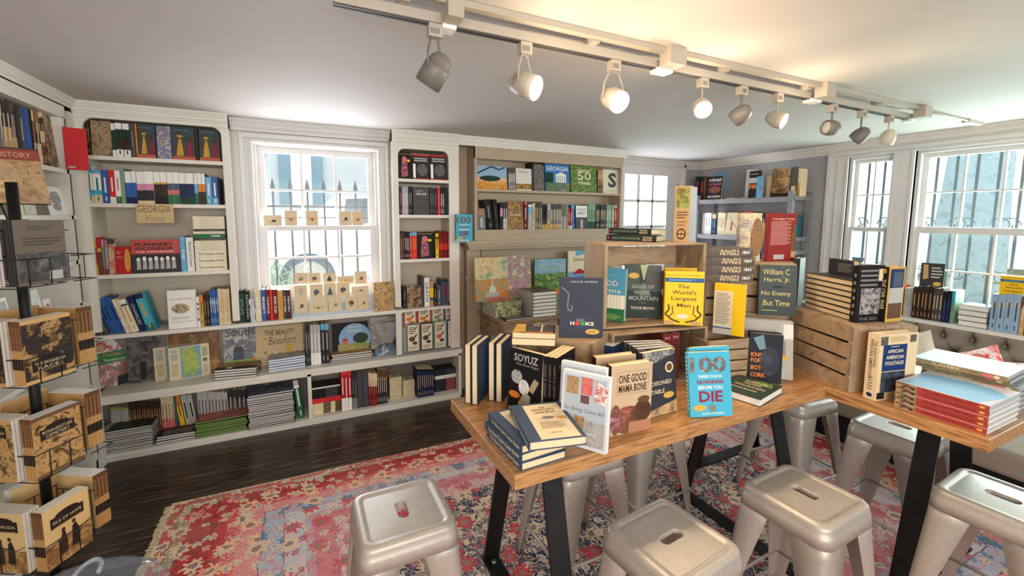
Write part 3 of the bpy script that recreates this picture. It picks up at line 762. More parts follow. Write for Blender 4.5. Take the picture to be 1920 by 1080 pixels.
# ---------------------------------------------------------------- old wooden school desk in front of the chimney breast
t = thing('small_wooden_desk', 'small weathered wooden desk with a drawer before the chimney breast', 'desk', (1.74, 3.43, 0))
b = MB(); b.box(1.44, 2.05, 3.16, 3.65, .73, .75, M_DESK); b.box(1.47, 2.02, 3.19, 3.22, .60, .73, M_DESK); b.box(1.46, 1.475, 3.19, 3.63, .60, .73, M_DESK); b.box(2.005, 2.02, 3.19, 3.63, .60, .73, M_DESK); b.build('body', t)
b = MB(); b.box(1.447, 1.462, 3.25, 3.60, .625, .715, M_DESK); dd = b.build('drawer', t)
b = MB(); b.lathe((1.447, 3.42, .67), (-1, 0, 0), [(.005, 0), (.011, .008), (.011, .014), (0, .018)], C('black', .3)); b.build('knob', dd)
for x, y, s, r in ((1.49, 3.22, -1, -1), (1.49, 3.59, -1, 1), (1.99, 3.22, 1, -1), (1.99, 3.59, 1, 1)):
    b = MB(); b.bar((x, y, .60), (x+s*.03, y+r*.03, 0), .04, .04, M_DESK, (0, 1, 0)); b.build('leg', t)
# ---------------------------------------------------------------- track lights
TY, TZ = 1.43, 2.205
t = thing('ceiling_track', 'white double lighting track running across the ceiling', 'light track', (2.0, TY, TZ))
b = MB(); b.box(.12, 3.44, TY-.018, TY+.018, TZ+.004, TZ+.034, M_LAMPW)
b.box(.12, 3.44, TY-.013, TY-.004, TZ, TZ+.006, C('dgrey')); b.box(.12, 3.44, TY+.004, TY+.013, TZ, TZ+.006, C('dgrey')); b.build('rail', t)
b = MB(); b.box(.10, 3.50, TY-.070, TY-.045, TZ+.045, CEIL-.001, M_LAMPW); b.tube([(.1, TY-.035, CEIL-.012), (3.5, TY-.035, CEIL-.012)], .008, M_LAMPW)
for x in (.3, 1.0, 1.7, 2.3, 3.0): b.box(x, x+.03, TY-.05, TY+.012, TZ+.034, CEIL, M_LAMPW)
b.build('conduit', t)
for x, w in ((1.38, .085), (2.42, .08), (3.42, .08), (.46, .05)):
    b = MB(); b.box(x-w/2, x+w/2, TY-.095, TY-.035, TZ+.0, CEIL, M_LAMPW); b.box(x-w*.45, x+w*.45, TY-.030, TY+.022, TZ-.012, TZ+.004, C('white', .4)); b.build('connector_box', t)
b = MB(); b.tube([(3.47, TY-.05, CEIL-.012), (4.15, TY-.04, CEIL-.012)], .007, M_LAMPW); b.box(4.10, 4.32, TY-.05, TY-.01, CEIL-.022, CEIL, M_LAMPW); b.build('feed_conduit', t)
def lampdir(a, e): return V3((math.cos(a)*math.cos(e), math.sin(a)*math.cos(e), math.sin(e)))
def track_lamp(px, kind, d, on, label, power=0, zdrop=.12, col=None):
    x = sx(px, TY, TZ-.03); d = V3(d).normalized()
    t = thing('track_lamp', label, 'lamp', (x, TY, TZ), 'lamps on the ceiling track')
    b = MB(); b.box(x-.022, x+.022, TY-.016, TY+.016, TZ-.038, TZ+.002, M_LAMPW)
    for i in range(5): b.box(x-.016+i*.006, x-.0135+i*.006, TY-.0165, TY-.015, TZ-.03, TZ-.012, C('dgrey'))
    b.build('adapter', t)
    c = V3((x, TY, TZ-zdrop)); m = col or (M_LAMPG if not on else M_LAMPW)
    b = MB()
    if kind == 'can':
        s = d.cross(V3((0, 0, 1))).normalized()
        c = V3((x, TY, TZ-zdrop-.02))
        b.tube([c-s*.046, c-s*.044+V3((0, 0, .05)), V3((x, TY, TZ-.04))-s*.02, V3((x, TY, TZ-.04))+s*.02, c+s*.044+V3((0, 0, .05)), c+s*.046], .0035, m, 6); b.build('yoke', t)
        b = MB(); b.lathe(c-d*.045, d, [(.040, .095), (.043, .095), (.043, .03), (.040, .026), (.038, .026), (.036, .006), (.022, -.012), (0, -.016)], m, 28); b.lathe(c, d, [(.040, .05), (.038, .035), (.012, .0)], C('white', .3), 28)
        b.build('lamp_housing', t); fr = c+d*.045; R_ = .038
    else:
        b.tube([V3((x, TY, TZ-.036)), c+V3((0, 0, .02))], .0045, m, 8); b.build('stem', t)
        b = MB(); b.lathe(c-d*.05, d, [(.0, 0), (.016, .003), (.028, .013), (.037, .030), (.041, .05), (.041, .066), (.038, .085), (.035, .088), (.034, .082), (.0, .05)], m, 28); b.build('lamp_shade', t); fr = c+d*.032; R_ = .033
    b = MB()
    g = EM((255, 214, 150), 60 if on else 0) if on else C((200, 198, 190), .25)
    b.lathe(fr, d, [(0, 0), (R_*.6, -.001), (R_, -.005)], g, 20); b.build('bulb', t)
    if on:
        l = bpy.data.lights.new('track_spot', 'SPOT'); l.energy = power; l.color = (1.0, .80, .56); l.spot_size = math.radians(120); l.spot_blend = .8; l.shadow_soft_size = .03
        o = bpy.data.objects.new('track_spot', l); COL.objects.link(o); o.location = fr+d*.015; o.rotation_euler = d.to_track_quat('-Z', 'Y').to_euler()
        l = bpy.data.lights.new('bulb_glow', 'POINT'); l.energy = power*.26; l.color = (1.0, .78, .52); l.shadow_soft_size = .03
        o = bpy.data.objects.new('bulb_glow', l); COL.objects.link(o); o.location = fr+d*.03
toward = lambda p, x: (CAMP-V3((x, TY, 2.1)))
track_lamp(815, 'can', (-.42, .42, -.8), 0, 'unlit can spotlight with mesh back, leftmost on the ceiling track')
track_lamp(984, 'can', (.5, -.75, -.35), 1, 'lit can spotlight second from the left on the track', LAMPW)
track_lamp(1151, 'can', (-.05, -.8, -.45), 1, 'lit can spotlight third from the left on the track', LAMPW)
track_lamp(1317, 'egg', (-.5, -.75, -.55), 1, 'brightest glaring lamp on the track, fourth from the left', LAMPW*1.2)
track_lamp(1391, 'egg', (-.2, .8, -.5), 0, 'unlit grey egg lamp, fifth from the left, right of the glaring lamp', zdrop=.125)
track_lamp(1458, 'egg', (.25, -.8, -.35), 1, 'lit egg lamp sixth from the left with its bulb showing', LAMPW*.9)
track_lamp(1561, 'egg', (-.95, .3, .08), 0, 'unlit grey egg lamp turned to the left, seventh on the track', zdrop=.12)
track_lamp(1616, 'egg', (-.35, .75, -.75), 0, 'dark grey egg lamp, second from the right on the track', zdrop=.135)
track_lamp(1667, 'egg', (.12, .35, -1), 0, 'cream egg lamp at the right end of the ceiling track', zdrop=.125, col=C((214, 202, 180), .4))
# ---------------------------------------------------------------- clear acrylic chair
t = thing('clear_acrylic_chair', 'clear acrylic chair with rounded back at the foot of the book rack', 'chair', (-.55, 1.5, 0))
b = MB(); rows = []
for k in range(9):
    z = .44+.2*math.sin(k/8*math.pi/2); w = .19*math.sqrt(max(.02, 1-(k/8)**3)); 
    rows.append([V3((-.55+w*math.sin(a), 1.42+.06*math.cos(a)+.05, z)) for a in [math.pi*(-.5+j/12) for j in range(13)]])
b.grid(rows, M_ACRYLD); b.tube(rows[-1], .006, M_ACRYL, 6); b.build('backrest', t)
b = MB(); b.loops([rrect(.01, .01, .005, .44, cx=-.55, cy=1.33), rrect(.2, .19, .06, .44, cx=-.55, cy=1.33), rrect(.2, .19, .06, .43, cx=-.55, cy=1.33)], M_ACRYLD); b.build('seat', t)
for sx_, sy_ in ((1, 1), (-1, 1), (-1, -1), (1, -1)):
    b = MB(); b.tube([(-.55+sx_*.17, 1.33+sy_*.16, .43), (-.55+sx_*.19, 1.33+sy_*.18, 0)], [.018, .011], M_ACRYLD, 8); b.build('leg', t)
# ================================================================ books
UP = V3((0, 0, 1))
def CM(c, rough=.5, coat=.03):
    if c is None: return None
    if isinstance(c, (str, tuple)): return C(c, rough, 0, .2, coat)
    return c
def put(b, items, O, A, B, w, h):
    """printed shapes on the face with corner O, unit axes A (right) and B (up)"""
    n = A.cross(B)
    for k, it in enumerate(items):
        P = lambda u, v: O+A*(u*w)+B*(v*h)+n*(.00035+.00012*k)
        c = it[0]
        if c == 'r': b.face([P(it[1], it[2]), P(it[3], it[2]), P(it[3], it[4]), P(it[1], it[4])], CM(it[5]))
        elif c == 'e': b.face([P(it[1]+it[3]*math.cos(a), it[2]+it[4]*math.sin(a)) for a in [2*math.pi*i/20 for i in range(20)]], CM(it[5]))
        elif c == 'p': b.face([P(*q) for q in it[1]], CM(it[2]))
        elif c == 't':
            _, s, uc, vc, wf, hf, m = it[:7]; bold = it[7] if len(it) > 7 else .01; sh = it[8] if len(it) > 8 else 0
            b.text(s, P(uc-wf/2, vc-hf/2), A*(wf*w), B*(hf*h), CM(m), bold, sh)
        elif c == 'v':
            _, s, uc, vc, wf, hf, m = it[:7]
            b.text(s, P(uc-wf/2, vc+hf/2), -B*(hf*h), A*(wf*w), CM(m), .015)
        elif c == 'li':
            _, u0, v0, u1, v1, nl, m = it
            for i in range(nl):
                va = v0+(v1-v0)*(i+.25)/nl; vb = v0+(v1-v0)*(i+.7)/nl; e = u1-(u1-u0)*(.0 if i % 3 else .18)
                b.face([P(u0, va), P(e, va), P(e, vb), P(u0, vb)], CM(m))
        elif c == 'w':       # wiggly line through points, width
            pts = it[1]; wd = it[3]
            for (x0, y0), (x1, y1) in zip(pts, pts[1:]):
                d = V3(((x1-x0)*w, (y1-y0)*h, 0)); q = V3((-d.y, d.x, 0)).normalized()*wd/2
                f = lambda x, y, s: P(x, y)+A*(q.x*s)+B*(q.y*s)
                b.face([f(x0, y0, -1), f(x1, y1, -1), f(x1, y1, 1), f(x0, y0, 1)], CM(it[2]))
def bands(s):
    """'white:25 blue:60 navy' -> items from the top"""
    out = []; v = 1.0; tok = s.split() if isinstance(s, str) else s
    for t in tok:
        if ':' in t: c, f = t.split(':'); f = float(f)/100
        else: c, f = t, v
        out.append((c, max(0, v-f), v)); v -= f
    return out
def book(label, o, U, V, N, W, H, T, cover, spine=None, pages='page', front=(), sp=(), back=None, bk=(), hard=True, parts=False, group=None, name='book', cat='book'):
    o = V3(o); cv = CM(cover); spm = CM(spine) if spine else cv; bm = CM(back) if back else cv; pg = C(pages, .8)
    def cover_mesh(b):
        if hard:
            e = .0024
            b.para(o-N*e, U*W, V*H, N*e, cv); b.para(o-N*T, U*W, V*H, N*e, bm)
            b.para(o-N*(T-.0002)-U*.0, U*.003, V*H, N*(T-.0004), spm)
            b.face([o-U*.0006-N*T, o-U*.0006, o-U*.0006+V*H, o-U*.0006-N*T+V*H], spm)
        else:
            A, B_ = o, o-N*T
            b.face([o, o+U*W, o+U*W+V*H, o+V*H], cv); b.face([B_, B_+V*H, B_+U*W+V*H, B_+U*W], bm)
            b.face([B_, o, o+V*H, B_+V*H], spm)
        put(b, front, o, U, V, W, H)
        if bk: put(b, bk, o-N*T+U*W, -U, V, W, H)
        if sp: put(b, sp, o-N*T-U*.0007, N, V, T, H)
    def pages_mesh(b):
        if hard: b.para(o-N*(T-.0024)+U*.003+V*.003, U*(W-.006), V*(H-.006), N*(T-.0048), pg)
        else:
            A = o-N*.0003; B_ = o-N*(T-.0003)
            b.face([A+U*W, B_+U*W, B_+U*W+V*H, A+U*W+V*H], pg); b.face([A+V*H, A+U*W+V*H, B_+U*W+V*H, B_+V*H], pg); b.face([A, B_, B_+U*W, A+U*W], pg)
    org = o-N*(T/2)+U*(W/2)
    if parts:
        t = thing(name, label, cat, org, group)
        b = MB(); cover_mesh(b); b.build('cover', t)
        b = MB(); pages_mesh(b); b.build('pages', t)
        return t
    b = MB(); cover_mesh(b); pages_mesh(b)
    return tag(b.build(name, origin=org), label, cat, group)
AXES = {'y': (V3((1, 0, 0)), V3((0, -1, 0))), 'x+': (V3((0, 1, 0)), V3((1, 0, 0))), 'x-': (V3((0, -1, 0)), V3((-1, 0, 0)))}
def loc(pl, pos, z, px):
    return V3((sx(px, pos, z), pos, z)) if pl == 'y' else V3((pos, sy(px, pos, z), z))
def hz(pl, p, py): return sz(py, p.x, p.y)
class Row:
    def __init__(s, phrase, pl, pos, z, group, pages='page'):
        s.ph, s.pl, s.pos, s.z, s.g, s.n, s.pg = phrase, pl, pos, z, group, 0, pages
        s.R, s.nrm = AXES[pl]
    def lab(s, desc):
        s.n += 1
        return '%s, %s from left %s' % (desc, ORD[s.n-1], s.ph)
    def sp(s, px0, px1, top, spec, txt=None, tc='white', lean=0, depth=.15, n=1, desc=None, hard=None, vlen=.6, setback=None, pages=None):
        """n spine-out books between two pixel columns"""
        for i in range(n):
            a = px0+(px1-px0)*i/n; c = px0+(px1-px0)*(i+1)/n
            sb = random.uniform(0, .012) if setback is None else setback
            q = loc(s.pl, s.pos, s.z, a); r = loc(s.pl, s.pos, s.z, c)
            T = max(.006, (r-q).length-.0012)
            H = hz(s.pl, (q+r)/2, top+random.uniform(-.6, .6))-s.z
            U = -s.nrm; N = s.R.copy(); V = UP.copy()
            if lean:
                rot = Matrix.Rotation(math.radians(lean), 3, s.nrm)   # positive: top tips to the left seen from the room
                V = rot @ UP; N = rot @ N; H = H/math.cos(math.radians(lean))
                T = T*math.cos(math.radians(lean))
            o = q-s.nrm*sb+N*T
            if lean < 0: o += UP*(T*math.sin(math.radians(-lean)))
            bd = bands(spec); main = max(bd, key=lambda t: t[2]-t[1])[0]
            items = [('r', 0, lo, 1, hi, c_) for c_, lo, hi in bd[0:]] if len(bd) > 1 else []
            if txt: items.append(('v', txt, .5, .5, .55, vlen, tc))
            elif tc:
                items += [('r', .36, .30+.1*random.random(), .62, .78, tc), ('r', .4, .08, .6, .2, tc)]
            nm = desc or (' and '.join([cname(x) for x in dict.fromkeys([t[0] for t in bd[:2]])])+' book')
            book(s.lab(nm), o, U, V, N, depth, H, T, main, pages=pages or s.pg, sp=items, hard=(i % 2 == 0) if hard is None else hard, group=s.g)
    def face(s, px0, px1, top, cover, desc, front=(), T=.022, lean=4, spine=None, n=1, fwd=.0, pages=None, hard=True, yaw=0, parts=False, H=None):
        q = loc(s.pl, s.pos, s.z, px0); r = loc(s.pl, s.pos, s.z, px1); W = (r-q).length
        R, nn = s.R, s.nrm
        if yaw:
            rt = Matrix.Rotation(math.radians(yaw), 3, 'Z'); R = rt @ R; nn = rt @ nn
        if H is None: H = hz(s.pl, (q+r)/2, top)-s.z
        rot = Matrix.Rotation(math.radians(-lean), 3, R); V = rot @ UP; N = rot @ nn
        V = V if V.dot(nn) < 0 or lean == 0 else Matrix.Rotation(math.radians(lean), 3, R) @ UP
        N = R.cross(V)
        o = q+nn*(fwd+math.sin(math.radians(abs(lean)))*H*.0)
        o = o+UP*(T*math.sin(math.radians(abs(lean))))
        return book(s.lab(desc), o, R, V, N, W, H/math.cos(math.radians(lean)), T, cover, spine, pages or s.pg, front, hard=hard, group=s.g, parts=parts)
def lying(label, corner, A, Bd, w, d, t, mode, cover, **k):
    corner = V3(corner); A = V3(A).normalized(); Bd = V3(Bd).normalized()
    if mode == 'spine': U, V, o, W, H = Bd, -A, corner+A*w+UP*t, d, w
    elif mode == 'fore': U, V, o, W, H = -Bd, A, corner+Bd*d+UP*t, d, w
    else: U, V, o, W, H = A, Bd, corner+UP*t, w, d
    return book(label, o, U, V, U.cross(V), W, H, t, cover, **k)
def pile(phrase, corner, A, w, d, layers, group, Bd=None, jit=.006, top_front=(), parts=False, yawj=1.5):
    """layers from the bottom: (thickness, mode, cover, spine items, pages, description)"""
    z = 0; A = V3(A).normalized(); Bd = V3(Bd).normalized() if Bd else UP.cross(A)
    n = len(layers)
    for i, l in enumerate(layers):
        t, mode, cover, items, pg, desc = l[:6]; fr = l[6] if len(l) > 6 else (top_front if i == n-1 else ())
        rt = Matrix.Rotation(math.radians(random.uniform(-yawj, yawj)), 3, 'Z')
        c = V3(corner)+UP*z+A*random.uniform(-jit, jit)+Bd*random.uniform(-jit, jit)*.6
        kk = n-1-i
        where = 'topmost' if kk == 0 else ('lowest' if i == 0 else ORD[kk]+' from top')
        lying('%s, %s %s' % (desc, where, phrase), c, rt @ A, rt @ Bd, w, d, t-.0006, mode, cover, sp=items, pages=pg, front=fr, group=group, parts=parts)
        z += t
    return z
def stand(label, tl, tr, h, t, z0, cover, W=None, lean=0, front=(), sp=(), spine=None, pages='page', hard=True, parts=True, group=None, base=None, name='book', cat='book', bk=(), back=None):
    """free standing book found from the pixels of its two upper front corners"""
    a = onz(tl[0], tl[1], z0+h); c = onz(tr[0], tr[1], z0+h); U = c-a; U.z = 0; w = U.length; U.normalize()
    n = U.cross(UP); L = math.radians(lean); V = UP*math.cos(L)-n*math.sin(L); o = a+n*(math.tan(L)*h)
    o.z = z0+(t*math.sin(L) if L > 0 else 0)
    return book(label, o, U, V, U.cross(V), W or w, h/math.cos(L), t, cover, spine, pages, front, sp, back, bk, hard, parts, group, name, cat)
def placed(label, x, y, z, yaw, W, H, T, cover, lean=0, **k):
    a = math.radians(yaw); U = V3((math.cos(a), math.sin(a), 0)); n = U.cross(UP); L = math.radians(lean)
    V = UP*math.cos(L)-n*math.sin(L); o = V3((x, y, z+max(0, T*math.sin(L))))
    return book(label, o, U, V, U.cross(V), W, H, T, cover, **k)
STK = ('e', .78, .14, .17, .055, 'gold')      # round gold sticker
def stk(u, v, m='gold'): return [('e', u, v, .17, .052, m), ('li', u-.1, v-.02, u+.1, v+.025, 3, 'brown')]
# ---------------------------------------------------------------- tall left bookcase
G1 = 'books on the tall left bookcase'
YR = YF+.022
r = Row("on tall left bookcase's top shelf", 'y', YR, 1.962, G1)
crowd = PH('char', 'slate', 'tan', 'dgrey', 'slate', scale=26)
paint = PH((36, 40, 50), (44, 84, 88), (70, 60, 60), (120, 60, 50), scale=30)
pfig = [('r', 0, 0, 1, .1, (190, 96, 70)), ('p', [(.18, .12), (.5, .12), (.46, .4), (.40, .62), (.30, .62), (.24, .4)], (206, 150, 50)), ('e', .35, .68, .08, .06, (150, 96, 60)), ('e', .35, .72, .14, .03, (206, 160, 60)), ('p', [(.62, .1), (.92, .1), (.86, .4), (.80, .58), (.70, .58), (.66, .4)], (140, 40, 60)), ('e', .76, .63, .07, .055, (70, 44, 40)), ('li', .1, .86, .9, .94, 1, (90, 110, 130))]
coll = PH('dbrown', 'page', 'blue', 'gold', 'dred', scale=40)
r.sp(163, 172, 225, 'dbrown', n=2, tc='tan')
r.face(173, 211, 226, crowd, 'crowd painting cover book'); r.sp(212, 219.5, 231, 'white:20 dgreen:60 white', tc=None)
r.sp(220, 246, 231, 'white:18 dgreen:30 dbrown:30 white', tc='black', n=2); r.sp(247, 256, 232, 'dgrey', tc='grey'); r.sp(256.5, 260, 232, 'orange', tc=None)
r.face(260.5, 293, 233, paint, 'painted figures cover book', front=pfig); r.face(296, 322, 236, coll, 'colourful collage cover book')
r.face(324, 367, 238, paint, 'wide painted figures cover book', front=pfig); r.sp(368.5, 373.5, 240, 'dbrown', tc=None); r.face(375, 413, 242, paint, 'painted figures cover book', front=pfig)
r = Row("on tall left bookcase's second shelf", 'y', YR, 1.672, G1)
r.sp(163, 177, 309, 'aqua:20 white:45 aqua:15 page', tc='teal'); r.sp(178, 193, 319, 'sky:10 white:50 aqua:15 page', tc='teal'); r.sp(194, 206, 319, 'blue', tc='white'); r.sp(206.5, 218.5, 319, 'bred:80 white', tc='white')
r.sp(219, 229.5, 320, 'white:78 green', tc='rose'); r.sp(229.7, 237, 314, 'sage', tc=None)
for a, c, s_ in ((237.5, 249.6, 'white:35 blue:45 navy'), (249.6, 258.3, 'white:35 blue:45 navy'), (258.5, 274.8, 'white:38 pink:20 char:32 page'), (274.9, 291.2, 'white:38 pink:20 char:32 page'),
    (291.4, 303.7, 'white:32 gold:6 dbrown:40 black'), (303.8, 315.7, 'white:32 gold:6 dbrown:40 black'), (315.9, 327.3, 'white:35 slate:20 rose:15 green'), (327.4, 338, 'white:35 slate:20 rose:15 green'),
    (338.2, 352, 'white:34 navy:45 dgreen'), (352.1, 366, 'white:34 navy:45 dgreen'), (366.1, 373.8, 'white:34 sky:30 green'), (373.9, 380.6, 'white:34 orange:25 dbrown'), (380.7, 387.3, 'white:34 orange:25 dbrown')):
    r.sp(a, c, 321+(a-237)*.028, s_, tc='grey' if 0 else None)
r.sp(387.8, 398.8, 332, 'sky:75 aqua', tc='white'); r.sp(399.2, 410.5, 332, 'blue:75 sky', tc='white'); r.sp(411.5, 414, 334, 'char', tc=None, n=1)
r = Row("on tall left bookcase's third shelf", 'y', YR, 1.224, G1)
r.sp(175, 185, 446, 'yellow:28 bred:45 yellow', tc=None); r.sp(186, 194.5, 449, 'red:25 gold:10 brown', tc=None); r.sp(195, 199.5, 449, 'pink:20 grey:60 red', tc=None); r.sp(200, 204.5, 450, 'rose:20 lgrey:65 slate', tc=None)
r.face(206, 219, 449, PH('tan', 'page', 'rose', 'dgrey', scale=25), 'beige patterned cover book', front=[('r', 0, .86, 1, 1, 'dgrey')])
r.face(219, 248, 463, 'red', 'small red cover book', front=[('e', .78, .5, .2, .42, PH('orange', 'gold', 'bred', scale=50)), ('t', 'Our', .25, .8, .3, .1, 'page', 0, .3), ('t', 'Mothers', .3, .62, .4, .08, 'page', 0, .3)], fwd=.01)
fl = [('r', 0, .57, 1, 1, (196, 84, 80)), ('t', 'FLANNERY', .48, .86, .78, .1, 'char', .03), ('t', "O'CONNOR", .48, .74, .78, .1, 'char', .03), ('t', 'THE CARTOONS', .48, .64, .78, .04, 'white', .02)]
for i in range(7): fl += [('e', .14+.12*i, .40+.03*(i % 2), .04, .07, 'white'), ('p', [(.10+.12*i, .10), (.19+.12*i, .12), (.18+.12*i, .38), (.11+.12*i, .36)], 'lgrey')]
r.face(249, 340, 450, (58, 56, 60), 'wide red and black cartoons cover book', front=fl, fwd=.01)
r.sp(341, 351, 443, 'sky', txt='THE', tc='white', vlen=.3); r.sp(352, 366, 445, 'white', txt='Flannery O\'Connor', tc='dgrey', vlen=.75)
wl = []
for i, c_ in enumerate(['ivory']*3+['ivory']*4+['dgrey', 'green', 'ivory', 'dgrey', 'ivory', 'ivory', 'ivory', 'ivory', 'ivory']):
    t_ = .052 if i < 3 else (.028 if c_ == 'green' else .017)
    t_ = .046 if i < 3 else t_
    tx = [('v', 'The Complete Stories', .45, .5, .45, .8, 'dgrey')] if c_ == 'ivory' and i < 3 else ([('r', .4, .2, .55, .8, 'grey')] if c_ != 'green' else [('v', 'FLANNERY', .5, .3, .5, .3, 'white')])
    wl.append((t_, 'spine', c_, tx, 'page', ('cream' if c_ == 'ivory' else cname(c_))+' book'))
a = loc('y', YR, 1.224, 368.5); c = loc('y', YR, 1.224, 427)
pile("of pile on tall bookcase's third shelf", a, (1, 0, 0), (c-a).length, .14, wl, G1, jit=.003, yawj=.6)
r = Row("on tall left bookcase's fourth shelf", 'y', YR, .838, G1)
r.sp(198, 206, 553, 'dgrey', lean=16, tc='grey'); r.sp(207, 236, 559, 'blue', lean=16, n=3, tc='navy', desc='faded blue cloth book'); r.sp(237, 249, 561, 'ivory', lean=15, n=2, tc='tan'); r.sp(249, 262, 562, 'white:14 dgrey:6 ivory', lean=15, tc='gold')
r.sp(263, 275, 556, 'navy', txt='CHARLES', tc='lgrey', lean=14); r.sp(276, 292, 552, PALTEAL if 0 else 'navy:12 aqua:70 teal', tc='gold', lean=13)
r.face(317, 370, 545, 'white', 'white cover book with sepia drawing', front=[('t', 'MOCKINGBIRD', .48, .77, .8, .05, 'rose', .0, .2), ('e', .45, .52, .32, .13, PH('tan', 'page', 'brown', 'white', scale=60)), ('t', 'CHARLES J. SHIELDS', .5, .17, .8, .045, 'tan', 0, .2), ('li', .1, .24, .85, .3, 2, 'lgrey')], lean=3)
r.sp(371, 377, 556, 'white', txt='IN', tc='dgrey'); r.sp(377.5, 384, 553, 'orange:30 gold', tc='brown'); r.sp(384.5, 395, 552, 'dbrown', n=2, tc='tan'); r.sp(396.5, 411.5, 544, 'blue:30 sky:10 blue', n=4, tc='white'); r.sp(412, 433.5, 542, 'cream', n=4, tc='gold', desc='cream uncut book')
# kraft paper sign
t = thing('paper_sign', 'kraft paper sign lettered GEORGIA Voices hanging from the second shelf', 'sign', (-.75, YF-.004, 1.6))
a = ony(254, 382, YF-.004); c = ony(327, 418, YF-.004)
b = MB(); b.box(a.x, c.x, YF-.005, YF-.003, c.z, a.z, C((206, 178, 132), .8))
put(b, [('t', 'GEORGIA', .48, .74, .9, .36, 'dgrey', -.01), ('t', 'Voices', .5, .26, .5, .34, 'dgrey', -.02, .35)], V3((a.x, YF-.005, c.z)), V3((1, 0, 0)), UP, c.x-a.x, a.z-c.z); b.build('card', t)
# ---------------------------------------------------------------- narrow bookcase
G2 = 'books on the narrow right bookcase'
mag = lambda: PH('black', 'char', 'purple', 'black', scale=30)
def haunted(w=1):
    return [('t', 'Haunted Savannah', .5, .93, .86, .05, 'gold', .0), ('p', [(.2, .05), (.75, .1), (.7, .45), (.62, .7), (.45, .82), (.3, .7), (.22, .4)], PH('pink', 'rose', 'purple', 'pink', scale=40)), ('e', .48, .74, .18, .1, (220, 110, 120)), ('e', .78, .68, .14, .05, 'yellow')]
sharks = [('r', 0, .93, 1, 1, 'red'), ('r', 0, 0, 1, .04, 'red'), ('r', 0, .05, .16, .62, 'white'), ('t', 'SAVANNAH', .5, .84, .8, .06, 'white', .02), ('t', 'HAUNTINGS', .5, .75, .8, .06, 'white', .02), ('e', .58, .38, .34, .24, PH('grey', 'dgrey', 'lgrey', scale=70))]
r = Row("on narrow right bookcase's top shelf", 'y', YR, 1.9, G2)
r.face(748, 772, 285, 'black', 'black cover book with pink figure', front=haunted()); r.face(775, 805, 290, 'char', 'black and red framed cover book', front=sharks); r.face(808, 838, 291, 'char', 'black and red framed cover book', front=sharks)
r = Row("on narrow right bookcase's second shelf", 'y', YR, 1.612, G2)
r.sp(750, 754.5, 350, 'purple', tc='rose'); r.sp(755, 767, 350, 'lgrey', n=4, tc='white', desc='pale grey book'); r.sp(767.5, 774, 350, 'black', n=2, tc='lgrey')
r.face(775.5, 805, 351, PH('char', 'dgrey', 'char', scale=40), 'black cover book with white script', front=[('t', 'Afterlife', .5, .76, .7, .09, 'white', 0, .3), ('t', 'A GHOSTLY', .4, .86, .5, .03, 'white')], lean=2)
r.sp(806, 820.5, 352, 'char', n=3, tc='grey'); r.sp(821, 826, 352, 'bred', tc='rose'); r.sp(826.5, 834, 352, 'black:40 dgrey', tc='white', n=2); r.sp(834.5, 841, 352, 'char', n=2, tc=None)
r = Row("on narrow right bookcase's third shelf", 'y', YR, 1.25, G2)
r.sp(752, 755.5, 436, 'brown', tc='gold'); r.sp(756, 759.5, 434, 'purple', tc='rose'); r.sp(760, 769, 435, 'black', n=3, tc='white'); r.sp(769.5, 783, 436, 'sky:12 bred', n=3, tc='gold')
r.face(783.5, 813, 435, 'black', 'black cover book with pink figure', front=haunted()); r.sp(814, 817, 437, 'black', tc=None); r.sp(817.5, 823, 437, 'yellow:15 black:8 yellow', tc='black'); r.sp(823.5, 842.5, 434, 'dred:45 bred:25 dred', n=6, tc='red', hard=False)
r = Row("on narrow right bookcase's lowest shelf", 'y', YR+.03, .836, G2)
r.sp(757, 763, 538, 'char', tc='grey'); r.face(764, 791, 537, PH('brown', 'purple', 'tan', 'dbrown', scale=25), 'brown illustrated cover book'); r.sp(792, 796, 519, 'dgrey', tc=None, lean=0); r.sp(796.5, 806, 521, 'white', txt='DEATH', tc='dgrey', vlen=.65)
r.sp(807, 814, 529, 'tan:25 yellow:40 teal:12 tan', tc=None); r.sp(814.5, 819.5, 533, 'black', tc='gold'); r.sp(820, 828, 537, 'slate', tc='lgrey'); r.sp(828.5, 845, 524, 'dgreen:10 slate', n=4, tc='red', desc='dark green book')
# 100 things book on a clear ledge at the bookcase side
def hundred():
    ph = PH('lgrey', 'dgrey', 'grey', 'white', scale=70)
    return [('t', '100', .47, .80, .88, .25, ph, .04), ('t', 'THINGS TO DO IN', .5, .62, .56, .045, 'white', .02), ('t', 'SAVANNAH', .5, .535, .64, .065, (150, 50, 72), .03), ('t', 'BEFORE YOU', .5, .45, .58, .055, 'white', .02),
        ('t', 'DIE', .5, .31, .56, .17, (142, 42, 66), .03), ('e', .52, .13, .085, .06, 'grey'), ('e', .22, .14, .155, .05, 'gold'), ('t', 'ZACK POWERS', .52, .05, .52, .03, 'white', .01)]
b = MB(); q = ony(851, 452, 3.50); b.box(q.x+.0, q.x+.13, 3.49, 3.575, q.z-.012, q.z-.009, M_ACRYL); b.box(q.x, q.x+.13, 3.487, 3.49, q.z-.012, q.z+.015, M_ACRYL); tag(b.build('display_ledge', origin=q), "small clear ledge on the narrow bookcase's right side holding a blue book", 'ledge')
stand("aqua 100 THINGS book displayed on the narrow bookcase's right side", (857, 402), (886, 402.5), .0, .02, 0, 'aqua') if 0 else None
p0, p1 = ony(855.5, 451, 3.50), ony(886.5, 451, 3.50)
book("aqua 100 THINGS book displayed on the narrow bookcase's right side", (p0.x, 3.505, q.z-.009), V3((1, 0, 0)), UP, V3((0, -1, 0)), p1.x-p0.x, ony(870, 402, 3.50).z-q.z+.009, .02, (70, 172, 200), spine='navy', front=hundred(), hard=False, parts=True)
